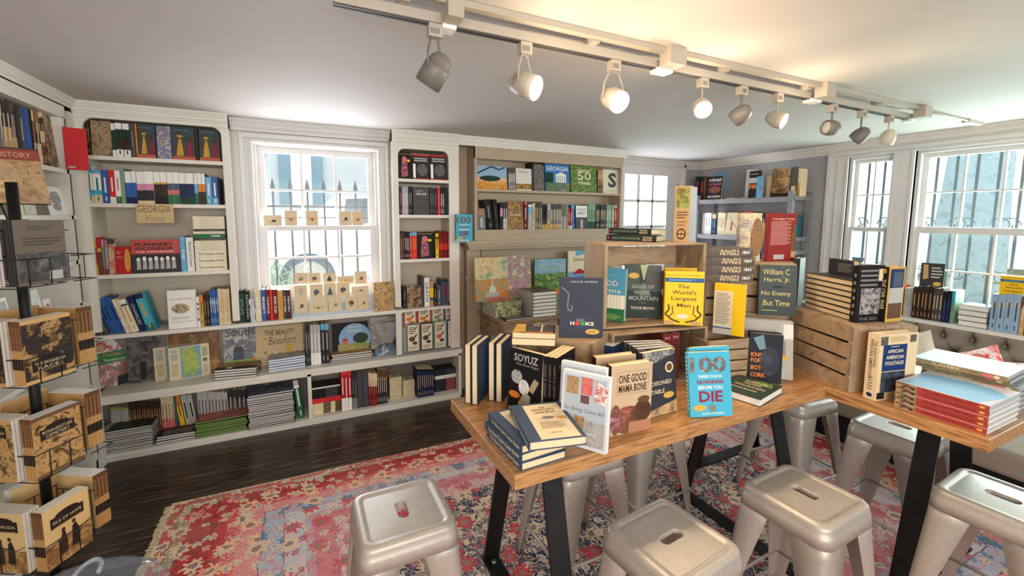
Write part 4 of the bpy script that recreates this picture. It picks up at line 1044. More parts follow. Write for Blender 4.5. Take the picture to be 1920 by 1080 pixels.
# ---------------------------------------------------------------- window shelf
G3 = 'books on the window shelf'
r = Row('on window shelf', 'y', YF+.03, .838, G3)
r.sp(450.5, 461, 545, 'black:10 dgreen', txt='ATLAS', tc='sage', vlen=.5); r.sp(461.5, 470, 546, 'black', txt='SAVANNAH', tc='lgrey', vlen=.8)
for a_, c_, s_, tx in ((480.5, 491.5, 'cream', 'LITERATURE'), (492, 500.5, 'blue:18 blue', 'BENNETT'), (501, 508, 'dred', 'TOASTAGE'), (508.3, 513, 'bred', None), (513.3, 522.5, 'dred', 'MUSIC CLAN'), (522.8, 532.3, 'gold', None), (532.6, 539, 'dgrey', 'LETTER'), (539.3, 546.5, 'maroon', 'HISTORY')):
    r.sp(a_, c_, 543.5, s_, txt=tx, tc='white' if tx else 'orange', vlen=.55)
b = MB(); p = loc('y', YF+.05, .838, 470.5); q = loc('y', YF+.05, .838, 480)
rows = []
for i in range(7):
    z = .838+.17*i/6; rows.append([V3((p.x+(q.x-p.x)*(j/8)+.004*math.sin(i*2+j), YF+.02+.12*(j/8)*0+.014*math.sin(j*2.3+i), z)) for j in range(9)])
b.grid(rows, C((214, 216, 222), .3)); b.grid([[v+V3((.004, .05, 0)) for v in rw] for rw in rows], C((214, 216, 222), .3)); tag(b.build('plastic_bag', origin=p), 'crumpled white plastic sleeve between the books on the window shelf', 'bag')
q = loc('y', YF+.02, .838, 703)
r.face(703, 739, 530, PH('dbrown', 'brown', 'tan', 'gold', 'dbrown', scale=45), 'brown battle scene guidebook', front=[('t', 'SAVANNAH', .5, .74, .5, .035, 'white')], T=.012, lean=6)
# greeting cards
CARDM = C((214, 190, 154), .5)
def gcard(label, p, R, w, h, motif, lean=8, grp='greeting cards in the clear rack'):
    R = V3(R).normalized(); n = R.cross(UP); L = math.radians(lean); V = UP*math.cos(L)-n*math.sin(L); N = R.cross(V)
    b = MB(); b.para(V3(p), R*w, V*h, -N*.003, CARDM)
    k, c1, c2 = motif
    if k == 'bird': it = [('p', [(.25, .3), (.5, .45), (.8, .62), (.62, .48), (.7, .35), (.5, .36)], c1), ('e', .56, .5, .13, .07, c2)]
    elif k == 'moth': it = [('p', [(.5, .45), (.18, .6), (.28, .36)], c1), ('p', [(.5, .45), (.72, .36), (.82, .6)], c1), ('e', .5, .42, .05, .12, c2)]
    elif k == 'tree': it = [('p', [(.25, .28), (.75, .28), (.5, .8)], c1), ('r', .46, .2, .54, .28, c2)]
    elif k == 'three': it = [('e', .25, .45, .1, .14, c1), ('e', .5, .48, .1, .16, c2), ('e', .75, .45, .1, .14, c1)]
    elif k == 'rows': it = [('p', [(.3, y), (.5, y+.07), (.72, y)], c1) for y in (.25, .45, .65)]
    else: it = [('e', .5, .5, .22, .16, c1), ('e', .42, .38, .1, .1, c2), ('w', [(.5, .35), (.52, .2)], c1, .002)]
    put(b, it, V3(p), R, V, w, h)
    tag(b.build('greeting_card', origin=p), label, 'card', grp)
X1 = V3((1, 0, 0))
yc = YF+.03
cards = [(553, 578, 512, 533, 'bug', 'tan', 'slate', 'card with pale blossom, leftmost in top row of window card rack', 0), (579, 601, 512, 533, 'bug', 'brown', 'grey', 'card with brown sprig, second in top row of window card rack', 0),
    (607, 629, 512, 533, 'tree', 'dgreen', 'brown', 'card with green fir tree in top row of window card rack', 0), (633, 664, 518, 533, 'three', 'gold', 'orange', 'wide card with three round seals in window card rack', 0), (666, 688, 509, 533, 'bird', 'black', 'red', 'card with red-headed bird in top row of window card rack', 0),
    (552.5, 576, 535.5, 558, 'rows', 'slate', 'brown', 'card with three small birds in middle row of window rack', 1), (582, 606, 533, 563, 'bug', 'slate', 'brown', 'card with blue-grey bird in middle row of window rack', 1), (608, 631, 531.5, 562, 'tree', 'slate', 'sage', 'card with bushy plant in middle row of window rack', 1),
    (632, 656, 530.5, 556, 'bug', 'dgrey', 'brown', 'card with grey squirrel in middle row of window rack', 1), (660, 691, 537, 553, 'bird', 'sage', 'brown', 'wide card with little deer in middle row of window rack', 1),
    (552.5, 578, 557.5, 589, 'bird', 'dgreen', 'brown', 'card with pine branch, leftmost in bottom row of window rack', 2), (580, 615, 565, 588, 'moth', 'lgreen', 'green', 'wide card with green moth in bottom row of window rack', 2), (617, 641, 555.5, 585, 'bird', 'green', 'lgreen', 'card with green leaf in bottom row of window rack', 2),
    (648, 671, 554, 583, 'bug', 'brown', 'grey', 'card with small brown owl in bottom row of window rack', 2), (672, 692, 553, 581, 'bird', 'brown', 'sage', 'card with brown fern, rightmost in bottom row of window rack', 2)]
t = thing('card_rack', 'clear stepped acrylic rack of nature greeting cards on the window shelf', 'card rack', (.35, YF+.03, .838))
pa = loc('y', YF, .838, 549); pb = loc('y', YF, .838, 700); b = MB()
for k in range(3):
    yy = YF+.005+(.04*k); zt = .838+.035+.075*k
    b.box(pa.x, pb.x, yy, yy+.002, .84, zt-.02, M_ACRYL); b.box(pa.x, pb.x, yy, yy+.04, zt-.05, zt-.048, M_ACRYL)
b.box(pa.x-.002, pa.x, YF+.0, YF+.13, .839, 1.0, M_ACRYL); b.box(pb.x, pb.x+.002, YF+.0, YF+.13, .839, 1.0, M_ACRYL); b.build('tiers', t)
b = MB(); b.box(pa.x, pb.x, YF-.002, YF+.13, .8385, .846, C((225, 232, 240), .2)); b.build('base', t)
for a_, c_, t_, bt, k, c1, c2, lb, row_ in cards:
    y = YF+.022+.04*(2-row_); p = ony(a_, bt, y); q = ony(c_, bt, y); tt = ony((a_+c_)/2, t_, y)
    gcard(lb, (p.x, y, p.z), X1, q.x-p.x, tt.z-p.z, (k, c1, c2))
for a_, c_, t_, k, c1, c2, lb in ((495, 528.5, 403.5, 'bird', 'slate', 'black', 'wide card with blue bird on the window sash rail'), (535, 557.5, 395, 'moth', 'tan', 'brown', 'card with brown butterfly on the window sash rail'),
    (574.5, 597, 395, 'moth', 'orange', 'black', 'card with orange butterfly on the window sash rail'), (636.5, 659.5, 396, 'bird', 'slate', 'black', 'card with dark fern bird on the window sash rail'), (660.5, 681.5, 396.5, 'bird', 'brown', 'tan', 'card with brown bird at the right end of the sash rail')):
    y = 3.765; z = 1.5235; p = V3((sx(a_, y, z), y, z)); q = sx(c_, y, z); gcard(lb, p, X1, q-p.x, sz(t_, p.x, y)-z, (k, c1, c2), 3, 'greeting cards on the sash rail')
# ---------------------------------------------------------------- counter top
G4 = 'books on the low counter'
ZC = .446
r = Row('on low counter', 'y', 3.755, ZC, G4)
t_ = PH('white', 'dgrey', 'grey', 'rose', 'white', 'dgreen', scale=30)
sp_items = [('r', 0, .72, 1, 1, PH('rose', 'white', 'red', 'green', scale=22)), ('e', .2, .85, .13, .1, (212, 96, 60)), ('e', .2, .83, .08, .07, (222, 170, 130)), ('p', [(0, .46), (1, .54), (1, .76), (0, .70)], (0, 130, 70)), ('t', "St. Patrick's Day", .48, .655, .85, .085, 'orange', .01, .1), ('t', 'in Savannah', .4, .555, .6, .06, 'page', .01, .1), ('e', .62, .30, .12, .12, (150, 100, 84)), ('p', [(.45, .0), (.8, .03), (.78, .22), (.5, .2)], 'black')]
placed("St. Patrick's Day in Savannah cover book at the left end of the low counter", *(onz(176, 733, ZC)), 13, .252, .315, .012, t_, lean=12, front=sp_items, hard=True, group=G4, parts=True) if 0 else None
p = onz(177, 732, ZC)
placed("St. Patrick's Day in Savannah book standing at the left end of low counter", p.x, p.y, ZC, 20, .25, .325, .012, t_, lean=10, front=sp_items, group=G4, parts=True)
r.face(240, 314, 634, PH('char', 'dgrey', 'grey', 'dgrey', scale=18), 'wide dark grey landscape cover book', front=[('r', .32, .05, .48, .45, 'char')], lean=8, fwd=-.0)
r.face(318, 414, 624, PH('tan', 'sepia', 'brown', 'tan', scale=12), 'sepia antique map cover book', front=[('r', .1, .7, .2, .95, 'sepia'), ('t', 'Book', .78, .45, .2, .07, 'brown', 0, .3)], lean=8, fwd=-.01)
def puzzle(label, x, y, yaw):
    a = math.radians(yaw); A = V3((math.cos(a), math.sin(a), 0)); n = A.cross(UP); o = V3((x, y, ZC)); W_, H_, T_ = .235, .235, .05
    t = thing('puzzle_box', label, 'box', o, 'puzzle boxes on the low counter')
    b = MB(); cr = C((216, 202, 172), .5)
    b.para(o, A*W_, -n*T_, UP*H_, cr)
    mp_ = PH('lgreen', (190, 196, 110), 'lgreen', (120, 176, 170), scale=35)
    put(b, [('r', .02, .02, .98, .98, (222, 208, 178)), ('r', .28, .03, .78, .97, (122, 170, 176)), ('p', [(.34, .1), (.6, .06), (.74, .3), (.7, .7), (.6, .95), (.34, .92), (.3, .6), (.36, .4)], mp_), ('t', '500', .13, .88, .16, .08, 'grey', .01), ('r', .06, .6, .22, .8, 'lgrey'), ('e', .88, .5, .06, .06, (120, 110, 96)), ('r', .82, .62, .95, .9, (176, 166, 146)), ('r', .82, .1, .95, .36, (196, 184, 160)), ('li', .05, .12, .22, .5, 6, 'tan')], o, A, UP, W_, H_)
    put(b, [('r', .05, .03, .95, .97, 'lgrey'), ('r', .3, .6, .8, .8, 'sage'), ('t', '500', .5, .88, .6, .07, 'grey')], o-n*T_, n, UP, T_, H_)
    b.build('box_cover', t)
p = onz(319, 715, ZC); puzzle('white edged map jigsaw puzzle box, front one on the low counter', p.x, p.y, 12)
p = onz(290, 717, ZC); puzzle('grey sided jigsaw puzzle box standing behind the map puzzle box', p.x-.0, p.y+.02, 12)
CVL = lambda n, t, c, desc, mode='fore', items=(), pg='pagew': [(t, mode, c, items, pg, desc)]*n
a, c = onz(402, 713, ZC), onz(482, 706, ZC)
pile('of brown pile on low counter', a, c-a, (c-a).length, .15, CVL(4, .018, 'dbrown', 'brown flat art book'), G4, Bd=(.1, 1, 0), top_front=[('r', .0, 0, .66, 1, PH('tan', 'sepia', 'brown', scale=14)), ('r', .7, .25, .85, .4, 'white')])
r2 = Row('on low counter', 'y', 3.765, ZC+.001, G4); r2.n = r.n
r2.face(421, 482, 613, PH('page', 'lgrey', 'slate', 'page', scale=16), 'South magazine style cover book', front=[('t', 'South', .5, .86, .86, .2, 'dgrey', .0), ('r', 0, .04, 1, .22, 'lgreen'), ('p', [(.0, 0), (.5, 0), (.2, .14), (0, .14)], 'pink'), ('r', .3, .22, .62, .42, 'slate'), ('p', [(.28, .42), (.64, .42), (.56, .52), (.34, .52)], 'dgrey'), ('e', .93, .2, .05, .05, 'orange')], lean=6)
r2.face(481, 571, 612, (200, 176, 134), 'THE BEAUTY OF Beaufort cover book', front=[('t', 'THE BEAUTY', .5, .82, .62, .13, 'brown', .01), ('t', 'OF', .2, .68, .08, .05, 'brown'), ('t', 'Beaufort', .55, .62, .58, .2, 'dbrown', -.01, .3), ('r', 0, 0, 1, .36, PH('dgrey', 'tan', 'page', 'brown', 'lgreen', scale=30)), ('p', [(.62, .18), (.76, .18), (.76, .46), (.69, .52), (.62, .46)], 'gold')], lean=6)
a, c = onz(504, 699, ZC), onz(574, 688, ZC)
pile('of blue pile on low counter', a, c-a, (c-a).length, .14, CVL(5, .019, 'blue', 'blue and white flat book'), G4, Bd=(0, 1, 0), top_front=[('r', 0, 0, 1, 1, PH('slate', 'lgrey', 'grey', 'dgrey', scale=20))])
r2.pos = 3.64
r2.sp(575, 583.5, 608, 'char', n=2, tc='lgrey'); r2.sp(584, 603, 609, 'lgrey:70 white', n=3, tc='white'); r2.sp(604, 619, 608, 'sky:15 char', n=2, tc='lgrey')
r2.pos = 3.765
r2.face(625, 692, 606, 'black', 'Savannah plantation landscape cover book', front=[('e', .62, .5, .45, .46, (140, 176, 214)), ('r', .14, .03, 1, .36, PH('brown', 'olive' if 0 else 'lgreen', 'tan', 'dbrown', scale=25)), ('e', .78, .5, .22, .16, PH('dbrown', 'dgreen', 'brown', scale=30)), ('r', .26, .36, .42, .46, 'rose'), ('p', [(.24, .46), (.44, .46), (.34, .54)], 'red'), ('t', 'Savannah', .62, .86, .36, .08, 'white', 0, .3), ('t', 'Plantations', .62, .74, .42, .08, 'white', 0, .3)], lean=6)
a, c = onz(622, 677, ZC), onz(699, 668, ZC)
pile('of sunset pile on low counter', a, c-a, (c-a).length, .14, CVL(3, .016, 'dbrown', 'flat brown picture book'), G4, Bd=(0, 1, 0), top_front=[('r', 0, 0, 1, 1, PH('sepia', 'tan', 'orange', scale=10)), ('t', 'Sunset', .5, .5, .3, .2, 'red', 0, .3), ('r', .84, .1, .92, .7, 'brown')])
r2.face(696, 754, 595, PH('grey', 'lgrey', 'grey', scale=8), 'grey Charleston cover book', front=[('t', 'Charleston', .62, .86, .66, .09, 'dgrey', .02), ('p', [(.0, .2), (.42, .25), (.1, .85), (0, .85)], PH('white', 'grey', 'lgrey', scale=40)), ('p', [(.6, .05), (1, .05), (1, .6), (.85, .5)], 'dgrey'), ('r', 0, 0, 1, .1, 'dgrey')], lean=5)
b = MB(); p = onz(702, 669, ZC); q = onz(756, 662, ZC); rows = []
for i in range(9):
    rw = []
    for j in range(15):
        u, v = j/14, i/8; e = (u*(1-u)*4)**.5*(v*(1-v)*4)**.5
        rw.append(V3((p.x+(q.x-p.x)*u, p.y+.17*v, ZC+.003+.07*e*(1+.22*math.sin(j*1.9+i)*math.cos(i*2.1)))))
    rows.append(rw)
b.grid(rows, PH('lgrey', 'white', 'slate', 'sky', 'rose', scale=22, rough=.15)); b.face([rows[0][0], rows[0][-1], rows[-1][-1], rows[-1][0]], C('lgrey')); tag(b.build('wrapped_tote', origin=p), 'plastic wrapped blue checked tote lying below the Charleston book', 'bag')
# framed bird guide rack
t = thing('brochure_rack', 'two-tier clear rack of folding nature guides at the right end of counter', 'rack', (1.05, 3.6, ZC))
b = MB(); pa, pb = ony(757, 660, YF+.01), ony(862, 648, YF+.01)
b.para((pa.x, YF+.01, ZC), (pb.x-pa.x, 0, 0), (0, .003, 0), (0, 0, .02), C('grey')); b.para((pa.x, YF+.03, ZC), (pb.x-pa.x, 0, 0), (0, .002, 0), (0, 0, .235), M_ACRYL); b.para((pa.x, YF+.09, ZC), (pb.x-pa.x, 0, 0), (0, .002, 0), (0, 0, .40), M_ACRYL)
b.box(pa.x-.003, pa.x, YF+.01, YF+.10, ZC, ZC+.3, M_ACRYL); b.box(pb.x, pb.x+.003, YF+.01, YF+.10, ZC, ZC+.3, M_ACRYL); b.build('holder', t)
for rw, L_ in ((0, ((757.5, 781.5, 577, 'bred'), (783, 808.5, 576.5, 'bred'), (810, 832.5, 575, 'lgrey'), (833.5, 856.5, 573, 'slate'))), (1, ((763, 787.5, 607.5, 'grey'), (789, 813, 605, 'dgrey'), (814.5, 837.5, 602.5, 'sage'), (839, 863, 599, (30, 90, 150))))):
    for i, (a_, c_, t_, fc) in enumerate(L_):
        y = YF+.075 if rw == 0 else YF+.014; zb = ZC+.205 if rw == 0 else ZC+.022
        x0, x1 = sx(a_, y, zb+.1), sx(c_, y, zb+.1); zt = sz(t_, x0, y); b = MB()
        b.box(x0, x1-.003, y, y+.012, zb, zt, CM(fc)); b.face([(x0+.001, y-.001, zt-.004), (x1-.004, y-.001, zt-.004), (x1-.004, y-.001, zt), (x0+.001, y-.001, zt)], CM(fc))
        acc = ['orange', 'orange', 'sage', 'pink', 'brown', 'dgrey', 'rose', 'orange'][rw*4+i]
        put(b, [('r', .08, .04, .92, .93, 'ivory'), ('li', .16, .62, .7, .88, 4, 'dgrey'), ('e', .4, .45, .24, .09, acc), ('p', [(.5, .5), (.85, .66), (.72, .5)], 'dgrey'), ('e', .62, .3, .2, .06, 'dgrey' if rw else acc), ('li', .16, .08, .8, .2, 3, 'grey'), ('p', [(.55, .8), (.88, .93), (.75, .8)], 'red' if rw == 0 else 'brown')], V3((x0, y, zb)), X1, UP, x1-.003-x0, zt-zb)
        tag(b.build('nature_guide', origin=(x0, y, zb)), '%s edged folding nature guide, %s from left in %s row of brochure rack' % (cname(fc) if isinstance(fc, str) else 'blue', ORD[i], 'upper' if rw == 0 else 'lower'), 'brochure', 'folding guides in the brochure rack')
# ---------------------------------------------------------------- open shelf under the counter
G5 = 'books on the shelf under the counter'
ZL = .0525
def cpile(phrase, pl_, pr_, d, layers, z=ZL, **k):
    a, c = onz(*pl_, z), onz(*pr_, z); A = V3((c.x-a.x, 0, 0)); y = (a.y+c.y)/2
    return pile(phrase, (a.x, y, z), A, A.x, d, layers, G5, Bd=(0, 1, 0), **k)
cpile('of garden magazine pile under counter', (190, 852), (288, 836), .20, CVL(11, .0135, 'dgrey', 'glossy garden magazine'), top_front=[('r', 0, 0, 1, 1, PH('char', 'dgreen', 'black', 'sage', scale=14)), ('r', .1, 0, .9, .14, 'lgrey')])
cpile('of red cartoon pile under counter', (293, 833), (368, 821), .2, CVL(3, .0165, 'char', 'red and black flat cartoon book'), top_front=[('r', 0, 0, .42, 1, 'dred'), ('r', .5, .1, .95, .85, PH('char', 'grey', 'black', 'lgrey', scale=60)), ('t', 'CARTOONS', .2, .5, .3, .3, 'char')])
cpile('of green pile under counter', (368, 821), (464, 807), .2, CVL(9, .0125, 'dgreen', 'green edged garden book', 'fore', (), 'lgreen'), top_front=[('r', 0, 0, 1, 1, PH('lgreen', 'brown', 'rose', 'dgreen', scale=18))])
cpile('of tall white pile under counter', (467, 807), (553, 793), .2, CVL(19, .0135, 'dgrey', 'white edged hardback'), top_front=[('r', 0, 0, 1, 1, PH('tan', 'slate', 'brown', scale=9))])
r = Row('behind piles under counter', 'y', 3.72, ZL, G5)
r.sp(212, 246, 765, 'lgreen:6 lgrey', n=8, tc=None, hard=False, desc='white pamphlet'); r.sp(247, 305, 752, 'dbrown:35 brown', n=13, tc='tan', hard=False, desc='dark brown paperback', depth=.06)
r.sp(306, 330, 742, 'page:60 rose', n=4, tc='brown', depth=.06); r.sp(331, 340, 745, 'slate', n=2, tc=None, depth=.06); r.sp(341, 350, 738, 'orange:30 yellow', tc='brown', lean=6, depth=.06); r.sp(352, 372, 740, 'lgrey', txt=None, tc='black', n=2, lean=6, depth=.06)
r.sp(374, 430, 735, 'lgrey:60 grey', n=9, tc='black', depth=.06); r.sp(431, 464, 732, 'char:30 dgrey', n=4, tc='lgrey', depth=.06); r.sp(467, 552, 722, 'char', n=8, tc='grey', depth=.05) 
r3 = Row('under counter beside divider', 'y', 3.60, ZL, G5)
r3.sp(561, 571, 712, 'lgrey:14 white:6 green', tc='white', lean=6, desc='tall green folder book')
lay = [(.0145, 'spine', 'cream', [('r', .1, .35, .9, .6, 'dbrown'), ('r', 0, 0, 1, .2, 'brown')], 'page', 'cream and brown paperback')]*6+[(.013, 'spine', 'bred', [('r', .3, .2, .6, .5, 'dred')], 'page', 'bright red paperback')]*3+[(.015, 'spine', 'black', [('r', .35, .1, .6, .5, 'grey')], 'page', 'black paperback')]*5+[(.018, 'fore', 'char', (), 'pagew', 'dark hardback')]
cpile('of mixed pile right of divider', (584, 779), (640, 769), .15, lay, jit=.002, yawj=.4)
r3.sp(641.5, 661, 692, 'bred:15 red:55 white', n=3, tc='white', desc='red and white book'); r3.sp(661.5, 671, 696, 'char:70 grey', n=2, tc='grey'); r3.sp(671.5, 692, 691, (('slate',) and 'dgrey'), n=2, tc='slate', desc='thick charcoal book'); r3.sp(692.5, 709, 700, 'cream:40 dred', n=4, tc='rose', hard=False); r3.sp(709.5, 727.5, 694, 'brown:30 char', n=5, tc='cream', hard=False)
def notepads(nm, pa_, pb_, n, d, h):
    a, c = onz(*pa_, ZL), onz(*pb_, ZL)
    for i in range(n):
        b = MB(); o = V3((a.x+random.uniform(-.003, .003), (a.y+c.y)/2+random.uniform(-.002, .004), ZL+h*i))
        b.para(o, (c.x-a.x, 0, 0), (0, d, 0), (0, 0, h-.001), C((212, 194, 158), .7))
        if i == n-1: put(b, [('e', .5, .5, .2, .2, 'grey')], o+UP*(h-.001), X1, V3((0, 1, 0)), c.x-a.x, d)
        tag(b.build('notepad', origin=o), 'small kraft notepad, %s in the %s notepad pile under counter' % ('topmost' if i == n-1 else ('lowest' if i == 0 else ORD[n-1-i]+' from top'), nm), 'notepad', 'kraft notepads under the counter')
notepads('left', (731, 748), (754, 745), 10, .1, .0185); notepads('right', (756, 745), (778, 742), 8, .1, .0185)
r4 = Row('under counter near its right end', 'y', 3.60, ZL, G5)
r4.sp(783, 814, 692, 'black:8 navy', n=8, tc='gold', hard=False, desc='navy and gold thin book', setback=0)
lay = [(.0125, 'spine', 'char', [('r', .2, .1, .7, .5, 'rose')], 'pagew', 'dark spined thin book')]*9+[(.011, 'fore', 'white', (), 'pagew', 'white edged thin book')]*3+[(.013, 'spine', 'char', [('r', .2, .1, .7, .5, 'slate')], 'pagew', 'slate spined thin book')]*4
cpile('of pile at far right under counter', (816, 735), (858, 729), .16, lay, jit=.002, yawj=.3)
# ---------------------------------------------------------------- chimney breast shelves
G6 = 'books on the mantel shelf unit'
r = Row("on mantel unit's upper shelf", 'y', YF+.03, 1.84, G6)
r.face(893, 951, 311, (150, 180, 205), 'coastal sunset landscape cover book', front=[('r', 0, .0, 1, .34, PH('lgreen', 'gold', 'orange', 'dgreen', scale=30)), ('r', 0, .34, 1, .5, (232, 176, 140)), ('e', .45, .46, .34, .12, 'dgreen'), ('w', [(0, .62), (.25, .8), (.5, .97), (.75, .85), (.95, .97)], 'char', .012), ('t', 'Golden Island', .62, .28, .6, .09, 'page', 0, .3)], lean=5)
r.sp(953.5, 967, 315, 'dgrey:30 grey', n=3, tc='white'); r.face(968, 997, 316, (222, 216, 206), 'white cookbook with fruit cover', front=[('r', 0, .05, 1, .3, PH('orange', 'gold', 'dbrown', 'red', scale=60)), ('t', 'Saveur', .5, .85, .6, .07, 'dgrey')]); r.sp(997.5, 1001, 304, 'black', tc='grey')
r.face(1001.5, 1020.5, 305, PH('lgrey', 'dgrey', 'grey', 'black', scale=20), 'black and white Lowcountry cover book', front=[('r', 0, .9, 1, 1, 'black'), ('t', 'The Low', .45, .92, .7, .07, 'yellow', 0, .2)])
r.face(1023, 1068, 308, (60, 120, 190), 'blue GEORGIA cover book', front=[('t', 'GEORGIA', .5, .84, .92, .16, 'white', .01), ('r', .42, .33, .86, .6, 'white'), ('p', [(.38, .6), (.9, .6), (.64, .72)], 'white'), ('r', 0, 0, 1, .32, PH('lgreen', 'green', 'grey', 'gold', scale=30)), ('r', 0, .32, .32, .68, 'dgreen')]+[('r', .46+.08*i, .35, .48+.08*i, .57, 'slate') for i in range(5)], lean=4)
r.face(1071, 1119, 311, PH('green', 'lgreen', 'dgreen', 'lgreen', scale=50), 'green 50 YEARS cover book', front=[('t', '50', .52, .62, .52, .30, 'ivory', .0), ('t', 'YEARS', .52, .34, .5, .09, 'ivory', .02), ('li', .25, .76, .8, .86, 2, 'ivory')], lean=5)
r.sp(1120.5, 1130, 319, 'tan:40 brown', n=3, tc='page', hard=False); r.face(1131, 1162, 318, (222, 212, 190), 'cream cover book with leafy letter S', front=[('t', 'S', .55, .55, .5, .62, PH('dgreen', 'dgrey', 'char', scale=50), .04), ('li', .2, .08, .85, .14, 2, 'tan')], lean=4)
r = Row("on mantel unit's lower shelf", 'y', YF+.03, 1.485, G6)
r.face(894, 911, 391, PH('dgrey', 'grey', 'char', scale=25), 'small dark cover book with orange title', front=[('li', .2, .68, .85, .95, 4, 'orange'), ('r', .4, .1, .7, .55, 'lgrey')]); r.sp(915, 928, 375, 'black', tc='grey', lean=8, desc='thick black book'); r.sp(929, 937, 374, 'black', tc='dgrey', lean=6, desc='thick black book'); r.sp(938, 943, 381, 'char:20 pink:30 char', tc=None)
r.sp(943.5, 952, 380, 'char:60 lgrey', n=2, tc='white'); r.face(952.5, 982, 378, PH('page', 'tan', 'brown', 'gold', 'dgrey', scale=22), 'sunlit oak avenue cover book', front=[('t', 'WHITE COTTON', .5, .52, .7, .06, 'white', .01)]); r.sp(983, 988, 378, 'rose:10 dred', tc='white'); r.sp(988.5, 990.5, 378, 'char', tc=None)
r.sp(991, 998.5, 384, 'white:8 sky:30 lgrey', tc=None); r.sp(999, 1003, 380, 'page', tc='dgrey'); r.sp(1003.5, 1017, 378, 'dgrey:70 grey', n=4, tc='page', hard=False); r.sp(1017.5, 1026, 384, 'black:60 dgrey:20 gold', n=2, tc=None); r.sp(1026.5, 1032, 383, 'lgrey:70 gold', tc='dgrey')
r.sp(1032.5, 1053, 383, 'dgrey:20 grey:60 tan', n=4, tc='page'); r.sp(1053.5, 1062, 383, 'grey:50 lgrey', n=4, tc=None, hard=False); r.sp(1063, 1066, 386, 'sage', tc=None); r.sp(1066.5, 1072.5, 390, 'red:85 white', n=2, tc='white'); r.sp(1073, 1078.5, 384, 'aqua:20 blue', tc='sky', lean=4)
r.face(1080, 1101, 386, 'dgrey', 'SAVANNAH GREY cover book', front=[('r', 0, .5, 1, 1, 'white'), ('t', 'SAVANNAH', .5, .84, .85, .08, 'dgrey', .01), ('t', 'GREY', .5, .68, .8, .14, 'dgrey', .01), ('r', .4, 0, .62, .4, 'lgrey')], lean=3)
r.sp(1102, 1117, 383, 'sage:70 dgreen', n=3, tc='dgreen'); r.sp(1117.5, 1136.5, 384, 'char:25 brown:20 char', n=5, tc='page', hard=False); r.sp(1137, 1151, 384, 'sage', n=3, tc='white'); r.sp(1151.5, 1164, 385, 'page:10 red', n=3, tc='white')
b = MB(); p = loc('y', YF+.03, 1.485, 1169); b.box(p.x, p.x+.05, YF+.03, YF+.05, 1.485, 1.56, C('char')); b.build('x') if 0 else None
# ---------------------------------------------------------------- desk before the chimney breast
G7 = 'books on the small wooden desk'
ZD = .75
gard = PH('lgreen', 'sage', 'page', 'tan', 'page', scale=9)
pile('of garden book pile on wooden desk', (1.462, 3.30, ZD), (1, 0, 0), .24, .30, [(.0145, 'spine', PH('lgreen', 'page', 'green', 'tan', scale=30), (), 'pagew', 'green garden hardback')]*9, G7, Bd=(0, 1, 0), jit=.003, yawj=.5)
book('dark flat cover book lying on the wooden desk before its piles', (1.50, 3.175, ZD+.012), X1, V3((0, 1, 0)), UP, .26, .11, .012, 'char', front=[('r', .05, .05, .95, .95, PH('char', 'grey', 'dgrey', scale=40))], pages='pagew', group=G7)
pile('of white edged pile on wooden desk', (1.755, 3.19, ZD), (1, 0, 0), .235, .30, [(.031, 'bottom', 'dbrown', [('r', 0, 0, 1, 1, 'lgrey')], 'pagew', 'thick brown jacketed hardback')]*7, G7, Bd=(0, 1, 0), jit=.003, yawj=.8, top_front=[('r', 0, 0, 1, 1, PH('tan', 'brown', 'dgreen', scale=10))])
gz = ZD+.0145*9
def gfront(flow): return [('r', 0, .0, 1, .5, PH('green', 'sage', flow, 'dgreen', scale=26)), ('p', [(.4, .2), (.62, .2), (.6, .32), (.54, .34), (.51, .5), (.48, .34), (.42, .32)], (212, 206, 190)), ('r', .3, .1, .72, .2, 'lgrey'), ('r', .3, .0, .9, .08, PH('red', 'rose', 'green', scale=60)), ('t', 'Savannah', .5, .84, .6, .08, 'page', 0, .3)]
for i, (x0_, x1_, tp) in enumerate(((893, 954, 484), (955, 1001, 481))):
    p = loc('y', 3.40, gz, x0_); q = loc('y', 3.40, gz, x1_); h = sz(tp, p.x, 3.40)-gz
    if i == 0:
        book('open garden cover book standing on the green pile, left one', (p.x, 3.40, gz), X1, V3((0, .1, .995)), X1.cross(V3((0, .1, .995))), (q-p).length, h, .025, gard, front=gfront('orange'), group=G7, parts=True, pages='pagew')
    else:
        zz = ZD+.0145*9
        book('silvery garden cover book standing right of the fountain cover book', (p.x, 3.44, zz), X1, V3((0, .1, .995)), X1.cross(V3((0, .1, .995))), (q-p).length, h, .025, PH('lgrey', 'page', 'grey', 'pink', 'sage', scale=22), group=G7, parts=True, pages='pagew', front=[('r', .8, .0, 1, .3, PH('pink', 'lgreen', 'pink', scale=40))])
p = loc('y', 3.60, ZD, 1002); q = loc('y', 3.60, ZD, 1060); h = sz(487, p.x, 3.60)-ZD
book('green canopy WHAT IS HERE cover book standing behind white edged pile', (p.x, 3.60, ZD), X1, UP, V3((0, -1, 0)), (q-p).length, h, .02, PH('lgreen', 'green', 'lgreen', 'page', scale=26), front=[('r', .0, .7, 1, 1, PH('page', 'sky', 'lgreen', scale=14)), ('t', 'WHAT IS HERE', .5, .88, .8, .06, 'page', .0), ('t', 'IS LEFT TO ME', .5, .78, .8, .06, 'page', .0), ('w', [(.0, .62), (.3, .5), (.6, .56), (.8, .5)], 'dbrown', .006), ('r', .4, .22, .95, .34, 'orange')], group=G7, parts=True)
p = loc('y', 3.62, ZD, 1064); q = loc('y', 3.62, ZD, 1130); h = sz(471, p.x, 3.62)-ZD
